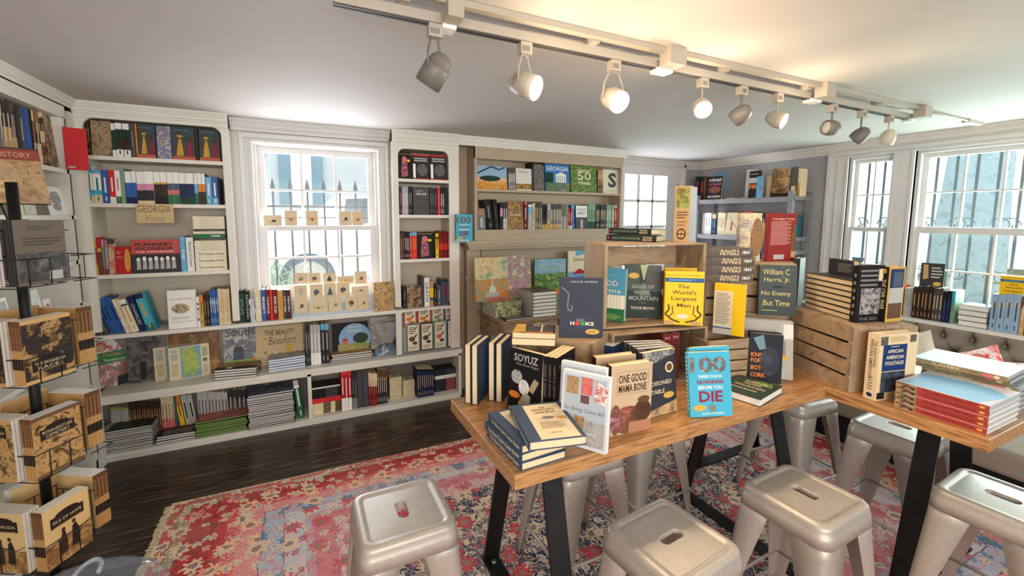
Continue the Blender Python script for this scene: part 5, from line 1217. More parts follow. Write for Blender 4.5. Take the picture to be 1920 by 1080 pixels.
book('white and blue harbour Savannah cover book at the desk right end', (p.x, 3.62, ZD), X1, UP, V3((0, -1, 0)), (q-p).length, h, .02, 'ivory', front=[('r', 0, .3, 1, .5, 'blue'), ('r', 0, .5, 1, .6, 'sky'), ('t', 'Savannah', .38, .84, .5, .08, 'dgrey', 0, .1), ('p', [(.1, .55), (.3, .66), (.6, .56)], 'red'), ('r', 0, 0, 1, .28, PH('tan', 'grey', 'brown', scale=30)), ('p', [(.2, .9), (.6, .97), (1, .94), (1, 1), (.2, 1)], 'sky')], group=G7, parts=True)
# ---------------------------------------------------------------- wooden crates
def crate(label, x, y, z, yaw, L, D, H, mode='up', slats=3):
    """x, y = front left corner, long side L along the front, depth D, height H. mode: 'up' = open at top, slats on the long sides; 'front' = lying on its side, open to the front"""
    a = math.radians(yaw); A = V3((math.cos(a), math.sin(a), 0)); B_ = UP.cross(A); o = V3((x, y, z)); th = .010
    t = thing('wooden_crate', label, 'crate', o, 'wooden display crates')
    m = M_CRATE
    for s in (0, 1):
        b = MB(); b.para(o+A*((L-th*1.4)*s), A*th*1.4, B_*D, UP*H, m)
        o1 = b.build('end_board', t)
    def board(nm, p, e1, e2, e3):
        b = MB(); b.para(p, e1, e2, e3, M_CRATEB); return b.build(nm, t)
    i0 = o+A*th*1.4; li = L-th*2.8
    if mode == 'up':
        g = .18; sh = H/(slats+(slats-1)*g)
        for s in (0, 1):
            for i in range(slats): board('slat', o+B_*((D-th*.7)*s)+UP*(i*sh*(1+g)), A*L, B_*th*.7, UP*sh)
        for i in range(3): board('bottom_board', i0+B_*(.01+i*(D-.02)/3), A*li, B_*((D-.02)/3-.006), UP*.006)
    elif mode == 'lid':      # upside down: boards on top too
        g = .18; sh = H/(slats+(slats-1)*g)
        for s in (0, 1):
            for i in range(slats): board('slat', o+B_*((D-th*.7)*s)+UP*(i*sh*(1+g)), A*L, B_*th*.7, UP*sh)
        for i in range(4): board('bottom_board', o+B_*(i*D/4+.002)+UP*H, A*L, B_*(D/4-.005), UP*.006)
    else:
        sh = D/2-.012
        for zz in (0, H-th*.7):
            for i in range(2): board('slat', i0+B_*(.0+i*(sh+.024))+UP*zz, A*li, B_*sh, UP*th*.7)
        for i in range(slats):
            g = (H)/slats; board('back_slat', i0+B_*(D-.006)+UP*(i*g+.006), A*li, B_*.006, UP*(g*.74))
    return t, o, A, B_
# near table crates
crate('low wooden crate at left of near table behind the SOYUZ books', .775, 1.545, ZT, -55, .32, .20, .235, 'lid')
crate('wooden crate lying on its side holding the red and grey books', 1.118, 1.372, ZT, -8, .475, .30, .235, 'front')
crate('upper wooden crate open to the front holding three cover-out books', 1.120, 1.432, ZT+.243, -11, .485, .20, .352, 'front', 3)
crate('slatted wooden crate behind the THINGS TO DO book', 1.530, 1.262, ZT, -12, .23, .16, .185, 'up', 4)
crate('wooden crate behind the upper open crate under the brown novels', 1.66, 1.40, ZT+.186, -20, .13, .22, .225, 'lid', 3)
crate('wooden crate behind the William C. Harris book, lower one', 1.83, 1.50, ZT, -52, .34, .28, .245, 'lid', 4)
crate('wooden crate under the red backed book, upper of two', 1.86, 1.49, ZT+.252, -50, .33, .20, .235, 'lid', 3)
crate('large slatted wooden crate at the corner under the page-edge pile', 2.13, 1.29, ZT, -113, .37, .28, .268, 'lid', 4)
# ---------------------------------------------------------------- books of the near table
G8 = 'books on the near oak table'
BL = C((40, 52, 76), .25, 0, .5, .4)
stand('black SOYUZ book standing against the low crate on near table', (957, 651), (1019, 667), .229, .020, ZT, (26, 24, 28), lean=4, front=[('t', 'SOYUZ', .5, .87, .72, .12, 'lgrey', .02), ('t', 'The Final Flight', .55, .765, .68, .045, 'lgrey', .0), ('e', .25, .56, .17, .11, PH('grey', 'lgrey', 'char', scale=60)), ('e', .48, .42, .16, .12, PH('lgrey', 'white', 'grey', scale=60)), ('p', [(.62, .40), (.76, .36), (.92, .56), (.78, .60)], (176, 158, 128)), ('p', [(.32, .14), (.48, .08), (.62, .24), (.46, .32)], (176, 158, 128)), ('p', [(.52, .36), (.7, .3), (.66, .14), (.5, .2)], 'lgrey'), ('e', .2, .27, .17, .055, 'orange'), ('t', 'HARRY A.', .4, .03, .7, .06, 'white', .02)], group=G8, hard=False)
c0 = onz(1019, 667, ZT+.229); c1 = onz(1045, 672, ZT+.229); dirn = (c1-c0); dirn.z = 0; wd = dirn.length; dirn.normalize()
for i in range(3):
    # spines towards the camera, covers facing right
    N = dirn.copy(); U = -N.cross(UP)*-1 if 0 else UP.cross(N); U = UP.cross(N); 
    o = V3((c0.x, c0.y, ZT))+N*(wd*(i+1)/3-.001)
    book('black HARRY paperback, %s of the three spines right of SOYUZ' % ['leftmost', 'middle', 'rightmost'][i], o, U, UP, N, .152, .229, wd/3-.001, (26, 24, 28), front=[('t', 'HARRY A.', .45, .84, .7, .1, 'grey', .01), ('t', 'NOVAS', .6, .7, .7, .1, 'dgrey', .01), ('r', .88, .6, .98, .8, 'lgrey')], sp=[('v', 'HARRY A. NOVAS', .5, .62, .5, .5, 'grey'), ('r', .35, .03, .65, .08, 'orange')], hard=False, parts=True, group=G8)
# books at the left end seen from their fore-edges
seab = PH((40, 60, 96), (30, 42, 66), (70, 96, 130), scale=8)
for i, (x, y, lb) in enumerate(((.542, 1.512, 'dust jacketed novel with blue back, leftmost on near table'), (.561, 1.490, 'sea blue backed novel, second from left on near table'), (.632, 1.497, 'cream edged novel, third from left on near table'), (.652, 1.472, 'cream edged novel beside the low crate, fourth from left'))):
    U = V3((-.66, -.75, 0)).normalized(); N = V3((-U.y, U.x, 0))*-1
    N = U.cross(UP); o = V3((x, y, ZT))-U*.155
    book(lb, o, U, UP, N, .155, .230, .024, seab, back=(48, 60, 80), bk=[('li', .2, .3, .8, .9, 16, 'slate')], parts=True, group=G8)
# karin book lying on the low crate
kz = ZT+.242
a, c = onz(960, 646, kz), onz(1040, 649, kz)
lying('paperback with yellow window cover lying on the low crate, upper one', V3((a.x+.004, a.y+.004, kz+.024)), c-a, UP.cross((c-a)), (c-a).length, .13, .020, 'bottom', 'char', front=[('p', [(.0, .0), (.3, .1), (.26, 1), (.02, 1)], 'gold'), ('r', .3, .12, .64, .8, 'dgrey'), ('r', .70, .12, .94, .8, 'dgrey'), ('r', .65, .1, .69, .95, 'cream'), ('t', 'Karin', .6, .86, .3, .14, 'white', 0, .3), ('r', .3, .02, .95, .1, 'orange')], hard=False, parts=True, group=G8)
lying('lower paperback beneath the yellow window cover book on the low crate', V3((a.x, a.y, kz)), c-a, UP.cross((c-a)), (c-a).length, .13, .0235, 'bottom', 'char', hard=False, parts=True, group=G8)
# mr hooks
hk = [('t', 'LANCE LEVENS', .56, .925, .62, .03, 'lgrey', .01), ('w', [(.06, .83), (.14, .78), (.22, .72), (.2, .6), (.19, .52), (.21, .45), (.28, .44), (.3, .5), (.27, .53)], 'grey', .004), ('w', [(.36, .335), (.74, .30)], 'blue', .001), ('w', [(.36, .18), (.74, .15)], 'blue', .001), ('t', 'MR.', .5, .285, .2, .045, 'grey', .02), ('t', 'H', .30, .235, .09, .06, 'ivory', .03), ('e', .42, .235, .055, .033, 'bred'), ('e', .54, .23, .055, .033, (20, 150, 80)), ('t', 'KS', .7, .23, .19, .06, 'ivory', .03), ('e', .76, .07+.03, .16, .045, 'gold'), ('li', .68, .08, .84, .115, 2, 'brown')]
placed('navy MR. HOOKS book standing on the low crate', *(lambda p: (p.x, p.y))(onz(1048, 633, kz)), kz, -29, .168, .232, .016, (38, 44, 60), lean=7, front=hk, hard=False, parts=True, group=G8)
# slave trader piles
A_ = V3((1, 0, 0)); slv = (66, 80, 104)
def slspine(): return [('v', "The Slave-Trader's Letter Book", .5, .48, .5, .8, 'cream'), ('r', .4, .05, .6, .10, 'lgrey')]
sf = [('r', .22, .02, .92, .95, (224, 206, 170)), ('t', "The", .56, .86, .12, .05, 'brown'), ('t', "Slave-Trader's", .57, .79, .44, .06, 'brown'), ('t', 'Letter Book', .57, .71, .4, .06, 'brown'), ('e', .57, .55, .12, .035, 'grey'), ('li', .35, .26, .8, .44, 5, (176, 156, 126)), ('e', .82, .52, .11, .035, 'gold'), ('li', .45, .14, .7, .18, 1, 'tan')]
p = onz(981, 884, ZT)
for i in range(3):
    rt = Matrix.Rotation(math.radians([2, 4, 1][i]), 3, 'Z')
    lying("slate blue Letter Book, %s in the pile at near table's front corner" % ['lowest', 'middle one', 'third from bottom'][i], V3((.531, 1.022, ZT+.0255*i)), rt @ X1, rt @ V3((0, 1, 0)), .150, .228, .0245, 'bottom', slv, sp=slspine(), front=[('r', .22, .02, .92, .95, (214, 198, 166))] if i == 2 else (), parts=True, group=G8)
rt = Matrix.Rotation(math.radians(-13), 3, 'Z')
lying('slate blue Letter Book, topmost and turned askew on the corner pile', V3((.535, .985, ZT+.0770)), rt @ X1, rt @ V3((0, 1, 0)), .165, .235, .026, 'bottom', slv, sp=slspine(), front=sf, parts=True, group=G8)
# along came bill
bf = [('r', .05, .30, .95, .95, (176, 184, 192)), ('r', .10, .70, .36, .93, PH('dgrey', 'tan', 'char', scale=60)), ('r', .42, .72, .66, .95, PH('bred', 'rose', 'tan', scale=60)), ('p', [(.70, .66), (.95, .62), (.98, .86), (.74, .93)], PH('lgreen', 'white', 'red', 'grey', scale=60)), ('r', .42, .60, .60, .71, PH('red', 'dgrey', 'tan', scale=60)), ('t', 'So Along Came Bill', .5, .50, .86, .07, 'dgrey', -.01, .3), ('r', .3, .24, .52, .42, PH('dred', 'tan', 'char', scale=60)), ('r', .54, .22, .76, .38, PH('brown', 'lgrey', 'char', scale=60)), ('r', .78, .2, .95, .38, PH('brown', 'lgrey', 'char', scale=60)), ('r', .5, .05, .95, .2, PH('sepia', 'lgrey', 'dbrown', scale=60))]
stand('white scrapbook-style So Along Came Bill book on the near table', (1056, 693), (1129, 708), .229, .022, ZT, (206, 210, 216), lean=5, W=.152, front=bf, pages='white', group=G8, hard=False)
stand('white book directly behind the So Along Came Bill book', (1053, 677), (1121, 690), .236, .022, ZT, (206, 210, 216), lean=5, W=.152, pages='white', group=G8, hard=False)
mf = [('t', 'ONE GOOD', .52, .80, .68, .12, 'dbrown', .02), ('t', 'MAMA BONE', .52, .66, .68, .11, 'dbrown', .02), ('w', [(.14, .58), (.14, .9), (.9, .9), (.9, .58), (.14, .58)], 'brown', .0008), ('e', .42, .2, .42, .2, PH('dbrown', 'brown', 'rose', scale=18)), ('e', .78, .3, .22, .16, PH('dbrown', 'brown', scale=20)), ('e', .12, .22, .14, .22, PH('rose', 'brown', 'pink', scale=18)), ('r', .45, .0, 1, .16, (170, 120, 92)), ('e', .80, .47, .15, .05, 'brown')]
stand('tan ONE GOOD MAMA BONE book, front one on near table', (1147, 688), (1222, 678), .232, .030, ZT, (196, 170, 138), W=.158, front=mf, spine='dbrown', sp=[('v', 'BREN McCLAIN', .5, .5, .55, .5, 'page')], group=G8)
stand('tan ONE GOOD MAMA BONE book, rear one partly hidden on near table', (1118, 672), (1186, 664), .232, .030, ZT, (196, 170, 138), W=.158, front=mf, spine='dbrown', group=G8)
pf = [('r', .0, .76, 1, 1, PH('grey', 'dgrey', 'lgrey', 'tan', scale=40)), ('p', [(0, .76), (1, .93), (1, .5), (0, .5)], (52, 52, 60)), ('e', .80, .72, .13, .085, 'cream'), ('e', .80, .72, .09, .06, 'brown'), ('t', 'POISONED', .5, .50, .72, .065, 'page', .01), ('t', 'TABLE', .42, .37, .42, .065, 'page', .01), ('e', .75, .29, .17, .05, 'gold'), ('p', [(0, 0), (1, 0), (1, .20), (0, .07)], PH('page', 'tan', 'char', scale=40))]
stand('charcoal POISONED TABLE book, front one on near table', (1205, 664), (1274, 652), .229, .02, ZT, (52, 52, 60), lean=6, W=.152, front=pf, group=G8, hard=False)
for i in range(4):
    stand('grey mottled paperback, %s of the row behind POISONED TABLE' % ['rearmost', 'second', 'third', 'front'][i], (1172+8*i, 642+4.5*i), (1236+9*i, 640+3.2*i), .229, .02, ZT, PH('dgrey', 'grey', 'char', 'tan', scale=30), lean=4, W=.15, pages='lgrey', group=G8, hard=False, spine='char', sp=[('r', .3, .5, .7, .9, 'slate')])
for i in range(2):
    p = onz(1253+16*i, 646, ZT+.205); 
    book('thick brick red novel, %s of two inside the side-lying crate' % ['left', 'right'][i], (1.375+.047*i+.046, 1.345, ZT+.008), V3((.25, .968, 0)), UP, V3((.968, -.25, 0)), .16, .205, .045, (120, 46, 34), sp=[('t', 'M', .5, .9, .5, .06, 'pink')], pages='lgrey', parts=True, group=G8)
stand('blue paperback behind the grey row inside the side-lying crate', (1150, 650), (1172, 638), .2, .05, ZT, (36, 70, 110), W=.1, pages='lgrey', group=G8, hard=False)
stand('aqua 100 THINGS TO DO book, front one on the near table', (1289, 663), (1357, 661), .222, .02, ZT, (70, 172, 200), lean=11, W=.158, front=hundred(), group=G8, hard=False, sp=[('li', .2, .1, .8, .95, 14, 'white')])
stand('aqua 100 THINGS book right behind the front one, near table', (1292, 655), (1355, 652), .226, .018, ZT, (70, 172, 200), lean=11, W=.152, group=G8, hard=False)
stand('aqua 100 THINGS book, rearmost of three on near table', (1297, 653), (1353, 650), .229, .016, ZT, (70, 172, 200), lean=10, W=.152, group=G8, hard=False)
# books inside the upper open crate
zc = ZT+.243+.008
kf = [('r', 0, 0, 1, .26, 'green'), ('r', 0, .24, 1, .5, 'ivory')]+[('r', .05+.09*i, .24, .06+.09*i, .5, 'sky') for i in range(10)]+[('t', 'GOOD', .45, .72, .66, .1, 'ivory', .0), ('t', 'karma', .52, .58, .72, .09, 'ivory', .0), ('e', .38, .5, .14, .035, 'gold'), ('p', [(.3, .14), (.42, .14), (.42, .34), (.36, .42), (.3, .34)], 'dbrown'), ('li', .3, .03, .9, .14, 4, 'lgreen'), ('li', .2, .86, .9, .9, 1, 'sky')]
stand('sky blue GOOD karma book, left one in the upper crate', (1111, 502), (1173, 506), .229, .03, zc, (84, 150, 176), lean=4, W=.152, front=kf, group=G8)
gf = [('r', 0, .5, .42, 1, PH('char', 'dgreen', 'dgrey', scale=30)), ('r', .58, .5, 1, 1, PH('char', 'dgrey', 'dgreen', scale=30)), ('p', [(.42, 1), (.62, 1), (.54, .72), (.5, .72)], (170, 176, 130)), ('p', [(.5, .72), (.54, .72), (.7, .4), (.4, .4)], (84, 110, 84)), ('r', .49, .66, .56, .7, 'black'), ('e', .25, .79, .15, .055, 'gold'), ('t', 'GODS OF', .5, .585, .6, .065, 'lgrey', .01), ('t', 'HOWL', .5, .475, .44, .075, 'lgrey', .01), ('t', 'MOUNTAIN', .52, .365, .78, .08, 'lgrey', .01), ('t', 'a novel', .5, .28, .2, .02, 'sage'), ('t', 'TAYLOR BROWN', .5, .18, .64, .05, 'ivory', .01), ('li', .2, .12, .8, .14, 1, 'slate')]
stand('dark green GODS OF HOWL MOUNTAIN book, middle one in the upper crate', (1172, 497), (1246, 499), .237, .03, zc, (30, 44, 36), lean=6, W=.162, front=gf, sp=[('li', .3, .2, .7, .8, 3, 'grey')], group=G8)
wf = [('t', 'Harrison Scott Key', .45, .93, .9, .04, 'brown', .0), ('r', 0, .80, 1, .88, (38, 80, 130)), ('li', .1, .82, .8, .86, 2, 'sky'), ('t', 'The', .48, .72, .3, .07, 'brown', .015), ('t', "World's", .5, .61, .62, .075, 'brown', .015), ('t', 'Largest', .5, .485, .66, .09, 'brown', .015), ('t', 'Man', .5, .37, .36, .07, 'brown', .015), ('e', .47, .16, .17, .05, 'cream'), ('w', [(.1, .38), (.12, .28), (.02, .2), (.18, .1), (.4, .05)], 'dbrown', .006), ('w', [(.86, .38), (.85, .28), (.95, .2), (.8, .1), (.55, .05)], 'dbrown', .006), ('w', [(.2, .36), (.22, .22), (.12, .15)], 'brown', .004), ('w', [(.76, .36), (.74, .22), (.84, .15)], 'brown', .004), ('e', .12, .04, .14, .035, 'tan'), ('e', .82, .04, .14, .035, 'tan')]
stand("yellow World's Largest Man book, right one in the upper crate", (1248, 509), (1318, 511), .226, .025, zc, (236, 190, 20), lean=4, W=.155, front=wf, group=G8, hard=False)
stand("second yellow book just behind the yellow World's Largest Man book", (1246, 502), (1305, 503), .232, .02, zc, (226, 180, 20), lean=3, W=.14, group=G8, hard=False)
# on the upper crate
zt = ZT+.243+.352
def gods_lying(i, x0_, x1_):
    a, c = onz(x0_[0], x0_[1], zt+.028*i), onz(x1_[0], x1_[1], zt+.028*i); A = c-a; A.z = 0
    lying('black spined GODS OF HOWL MOUNTAIN book lying on the top crate, %s' % ['lower one', 'upper one'][i], V3((a.x, a.y, zt+.0285*i)), A, UP.cross(A), .235, .15, .028, 'spine', (38, 42, 42), sp=[('r', .3, .94, .7, .97, 'bred'), ('v', 'GODS OF HOWL MOUNTAIN', .5, .60, .42, .58, (116, 150, 120)), ('v', 'TAYLOR', .68, .17, .3, .18, 'page'), ('v', 'BROWN', .3, .17, .3, .18, 'page')], parts=True, group=G8)
gods_lying(0, (1137, 451), (1246, 455)); gods_lying(1, (1141, 438), (1250, 442))
# clear boxed bottle display
p = onz(1262, 454, zt)
t = thing('acrylic_display_box', 'clear box with kraft label standing on top of the upper crate', 'box', p)
A = (onz(1291, 455, zt)-p); A.z = 0; wA = A.length; A.normalize(); B_ = UP.cross(A); h = sz(349, p.x, p.y)-zt
b = MB(); b.para(V3((p.x, p.y, zt)), A*wA, B_*.002, UP*h, C((176, 146, 104), .7))
put(b, [('r', .1, .62, .9, .97, PH('dbrown', 'lgreen', 'brown', 'tan', scale=40)), ('li', .15, .42, .85, .56, 3, 'brown'), ('e', .5, .15, .3, .1, 'dbrown'), ('e', .5, .15, .22, .075, 'tan'), ('r', .25, .14, .75, .16, 'dbrown'), ('r', .48, .08, .52, .22, 'dbrown'), ('li', .2, .28, .8, .4, 2, 'sepia')], V3((p.x, p.y, zt)), A, UP, wA, h); b.build('label_panel', t)
b = MB(); b.para(V3((p.x, p.y, zt))+B_*.003, A*wA, B_*.13, UP*h, acrylic((220, 232, 240), .5)); b.build('clear_body', t)
# brown novels lying behind the crate
zr = ZT+.186+.232
nov = PH((112, 98, 84), (84, 72, 62), (136, 120, 100), scale=18)
for i in range(4):
    px1_ = (1400, 1403, 1404, 1401)[i]; yb = (524, 505.5, 490, 476.5)[i]
    c = onz((1400, 1404, 1401, 1399)[i], (523, 507, 491, 476)[i], zr+.0385*i)
    A = V3((.90, -.43, 0)); o = V3((1.72, 1.33, zr+.0385*i)) - A*.115
    lying('brown Ralph Peters novel, %s in the pile behind the upper crate' % ['lowest', 'third from top', 'second from top', 'topmost'][i], o+A*(.0, .006, .004, -.006)[i], A, UP.cross(A), .235, .15, .037, 'spine', nov, sp=[('v', 'RALPH', .66, .45, .3, .34, 'page'), ('v', 'PETERS', .3, .45, .3, .36, 'page'), ('v', '1864', .5, .14, .4, .14, 'white')], parts=True, group=G8)
placed('yellow backed book with text page standing behind the upper crate', 1.655, 1.335, ZT+.192, -62, .125, .226, .02, (226, 182, 20), front=[('r', 0, .14, .6, .86, (212, 196, 160)), ('li', .06, .2, .52, .82, 16, 'grey'), ('r', 0, .11, .6, .14, 'blue'), ('r', 0, .0, .6, .1, 'lgrey')], group=G8, hard=False, parts=True)
# harris, red backed novel
hf = [ ('t', 'William C.', .46, .865, .74, .11, (222, 206, 120), .0), ('t', 'Harris, Jr.', .48, .70, .7, .11, (222, 206, 120), .0), ('t', 'No Enemy', .46, .43, .78, .11, (222, 206, 120), .0), ('t', 'But Time', .48, .25, .7, .11, (222, 206, 120), .0), ('e', .5, .57, .14, .02, 'black'), ('li', .08, .08, .6, .12, 1, 'lgreen')]
placed('dark green William C. Harris book propped before the crates', 1.925, 1.310, ZT+.252, -39.5, .158, .235, .02, PH('black', 'dgreen', 'char', 'dgreen', 'lgreen', scale=9), lean=4, front=hf, parts=True, group=G8, hard=False)
z8 = ZT+.252+.2415
placed('sepia street scene cover novel standing on the upper right crate', 1.935, 1.435, z8, -30, .10, .235, .03, PH('lgrey', 'page', 'grey', 'tan', scale=14), front=[('e', .8, .5, .3, .4, PH('dbrown', 'sepia', 'brown', scale=30)), ('li', .15, .6, .6, .85, 4, 'lgrey')], parts=True, group=G8)
placed('red backed novel standing open on the upper right crate', 2.058, 1.372, z8, -12, .165, .235, .025, (142, 40, 36), front=[('t', 'THE GREAT TOUR', .5, .88, .8, .04, 'page', .01), ('li', .08, .34, .8, .84, 20, (206, 150, 140)), ('r', .22, .04, .6, .14, 'lgrey'), ('r', .84, .2, 1, .75, PH('dbrown', 'sepia', scale=30)), ('r', .84, .08, 1, .2, 'tan')], parts=True, group=G8)
# knife fork bottle cork, fallen times, flat green book
placed('dark KNIFE FORK BOTTLE CORK book standing at the right of near table', 1.735, 1.206, ZT, -46, .125, .210, .03, (30, 34, 46), lean=3, front=[('t', 'KNIFE', .3, .56, .5, .09, 'orange', .02), ('t', 'FORK', .26, .44, .42, .09, 'orange', .02), ('t', 'BOTTLE', .36, .29, .6, .09, 'orange', .02), ('t', 'CORK', .28, .14, .45, .09, 'orange', .02), ('e', .62, .45, .3, .3, PH('navy', 'char', 'slate', scale=20)), ('p', [(.1, .9), (.4, .98), (.5, .7), (.3, .66)], (110, 140, 150))], spine=(50, 84, 130), sp=[('li', .3, .2, .7, .9, 8, 'sky')], parts=True, group=G8)
placed('cream edged novel behind the KNIFE FORK BOTTLE CORK book', 1.757, 1.228, ZT, -46, .125, .210, .022, (24, 30, 44), lean=3, parts=True, group=G8)
ft = [('e', .62, .72, .16, .1, (120, 146, 136)), ('p', [(.6, .8), (.62, .8), (.61, .92)], 'grey'), ('r', .4, .35, .85, .66, PH((150, 136, 116), (120, 106, 90), scale=30)), ('r', .12, .62, .3, .84, (170, 160, 140)), ('e', .74, .36, .2, .045, 'gold'), ('t', 'Great &', .4, .26, .4, .05, 'page'), ('t', 'Marvelous', .45, .2, .6, .05, 'page'), ('t', 'Times', .3, .11, .45, .08, 'page'), ('r', .8, .7, 1, .95, (216, 212, 204))]
for i in range(3):
    placed('grey capitol dome Times book, %s of three leaning at near table corner' % ['front', 'middle', 'rear'][i], 1.778+.012*i, 1.256+.012*i, ZT, -46, .19, .252, .009, PH((176, 172, 164), (150, 144, 132), scale=6), lean=14, front=ft if i == 0 else [('li', .1, .85, .8, .93, 2, 'lgrey')], parts=True, group=G8, hard=False)
a, c = onz(1363, 751, ZT), onz(1425, 764, ZT); A = onz(1467, 738, ZT)-c; A.z = 0
lying('green GODS OF HOWL MOUNTAIN book lying flat on the near table', V3((c.x, c.y, ZT)), A, UP.cross(A), A.length, .165, .03, 'fore', (48, 62, 54), front=[('p', [(.4, .9), (.8, .96), (.9, .7), (.5, .66)], PH('lgreen', 'dgreen', scale=20)), ('t', 'GODS OF', .5, .78, .5, .1, 'page', .01), ('t', 'HOWL', .5, .64, .4, .1, 'page', .01), ('t', 'MOUNTAIN', .5, .48, .7, .1, 'page', .01), ('t', 'TAYLOR BROWN', .45, .3, .6, .06, 'ivory', .01)], pages='pagew', parts=True, group=G8)
# page-edge pile on the corner crate
z6 = ZT+.274
a, c = onz(1508, 575, z6), onz(1592, 601, z6); A = c-a; A.z = 0; An = A.normalized(); Bn = UP.cross(An)
pile('of pile on the corner crate', V3((a.x, a.y, z6)), A, A.length, .155, [(.0243, 'fore', 'char', (), 'page', 'dark cream edged hardback')]*7, G8, Bd=Bn, jit=.002, yawj=.6, parts=True)
placed('black edged hardback standing on its end behind the corner crate pile', a.x-.025, a.y+.02, z6, 20, .12, .235, .03, 'char', parts=True, group=G8)
u_ = V3((a.x, a.y, z6+.1705))+Bn*.09
book('dark dust jacketed novel standing behind the top of the corner pile', u_+An*.02+UP*.0, An, UP, An.cross(UP), .15, .07, .03, 'char', pages='page', bk=(), front=[('li', .4, .2, .95, .8, 6, 'grey')], parts=True, group=G8)
book('mottled stone cover book lying behind the dust jacketed novel', u_+An*.19+UP*.0, An, UP, An.cross(UP), .12, .055, .02, PH('tan', 'grey', 'page', scale=30), parts=True, group=G8)
cv = c+An*.042-Bn*.01
placed('black and white photograph cover book at the corner crate right side', cv.x, cv.y, z6, -12, .14, .238, .022, 'black', front=[('li', .1, .62, .9, .95, 4, 'grey'), ('r', .15, .14, .9, .6, PH('char', 'lgrey', 'dgrey', 'black', scale=50)), ('t', 'THE SEA', .5, .06, .7, .05, 'grey')], sp=[('li', .3, .1, .7, .9, 6, 'grey')], parts=True, group=G8)
cv = c+An*.03+Bn*.125
placed('THE CIVIL WAR book with gold border right of the photograph cover', cv.x, cv.y, z6, -8, .10, .232, .032, 'gold', front=[('r', .1, .6, .92, .96, 'navy'), ('r', .3, .64, .85, .9, 'slate'), ('r', .1, .34, .92, .62, 'lgrey'), ('r', .1, .06, .92, .34, PH('char', 'brown', 'dgrey', scale=50))], spine='black', sp=[('v', 'THE CIVIL WAR', .5, .5, .5, .55, 'page'), ('r', .3, .88, .7, .96, 'gold')], parts=True, group=G8)
# ---------------------------------------------------------------- right table
G9 = 'books on the right oak table'
ff = [('r', .1, .44, .72, .84, (24, 50, 104)), ('li', .3, .80, .56, .82, 1, 'cream'), ('t', 'AFRICAN', .42, .74, .4, .055, 'cream', .02), ('t', 'AMERICAN', .42, .65, .46, .055, 'cream', .02), ('t', 'FOLKTALES', .42, .56, .48, .055, 'cream', .02), ('r', .1, .12, .72, .43, PH('navy', 'char', 'slate', 'brown', scale=30)), ('r', .02, .84, .2, .97, PH('grey', 'dgrey', 'tan', scale=40)), ('r', .78, .86, .94, .97, PH('grey', 'dgrey', 'tan', scale=40)), ('r', .03, .02, .22, .12, 'black'), ('li', .26, .88, .72, .96, 4, 'tan'), ('li', .28, .03, .8, .1, 3, 'tan')]
fp = onz(1640, 752, ZT)
placed('cream African American Folktales book standing on the right table', fp.x, fp.y, ZT, -12, .195, .262, .045, (222, 200, 160), front=ff, sp=[('v', 'AFRICAN AMERICAN', .4, .62, .3, .6, 'dgrey'), ('v', 'THE ANNOTATED', .7, .7, .2, .4, 'dgrey'), ('e', .5, .07, .25, .03, 'navy'), ('li', .3, .14, .7, .36, 5, 'grey')], parts=True, group=G9)
rs = [('r', 0, .74, 1, 1, PH('black', 'char', 'tan', 'dgrey', scale=40)), ('v', 'COLONIAL SOUTHERN ATLAS', .5, .4, .42, .56, (120, 40, 44)), ('r', .3, .04, .7, .09, 'gold')]
mapf = [('p', [(0, .1), (.12, .02), (.4, .0), (.5, .25), (.55, .5), (.75, .9), (.9, .97), (1, 1), (1, 1), (.0, 1)], (128, 178, 206)), ('p', [(0, 0), (.55, 0), (.45, .12), (0, .25)], (128, 178, 206))]
for i in range(5):
    lying('red spined map atlas, %s of five on the right table' % ['lowest', 'fourth from top', 'middle', 'second from top', 'topmost'][i], V3((2.006+.003*(i % 2), .800, ZT+.0195*i)), V3((0, -1, 0)), V3((1, 0, 0)), .25, .262, .0190, 'spine', (196, 204, 210) if i == 4 else 'white', spine=(164, 64, 58), sp=rs, front=[('r', 0, 0, 1, 1, (186, 184, 190)), ('p', [(.02, .12), (.35, .04), (.62, .0), (.80, .2), (.86, .5), (.80, .82), (.70, .97), (.3, .93), (.04, .98)], (112, 168, 204))] if i == 4 else (), pages='lgrey', parts=True, group=G9)
sv = PH((170, 158, 130), (150, 134, 104), (120, 96, 70), scale=10)
for i in range(7):
    lying('SLAVERY picture book, %s of the seven in the glossy pile on right table' % ['lowest', 'sixth from top', 'fifth from top', 'fourth from top', 'third from top', 'second from top', 'topmost'][i], V3((2.292+.004*(i % 3)-(.02 if i == 6 else 0), .835+(.025 if i > 4 else 0), ZT+.0195*i)), V3((.05, -1, 0)), V3((1, .05, 0)), .27, .235, .0190, 'spine', C((120, 130, 136), .35, 0, .12, .0), spine=sv, sp=[('v', 'SLAVERY', .5, .62, .6, .3, 'page'), ('e', .5, .1, .35, .03, 'page'), ('r', .2, .14, .8, .24, 'rose')], pages='lgrey', parts=True, group=G9)
for i in range(3):
    lying('blue edged picture book, %s of three behind the folktales book' % ['lowest', 'middle', 'topmost'][i], V3((2.20, 1.15, ZT+.026*i)), V3((0, -1, 0)), V3((1, 0, 0)), .24, .22, .025, 'fore', C((40, 70, 120), .3, 0, .4, .3), pages='pagew', parts=True, group=G9)
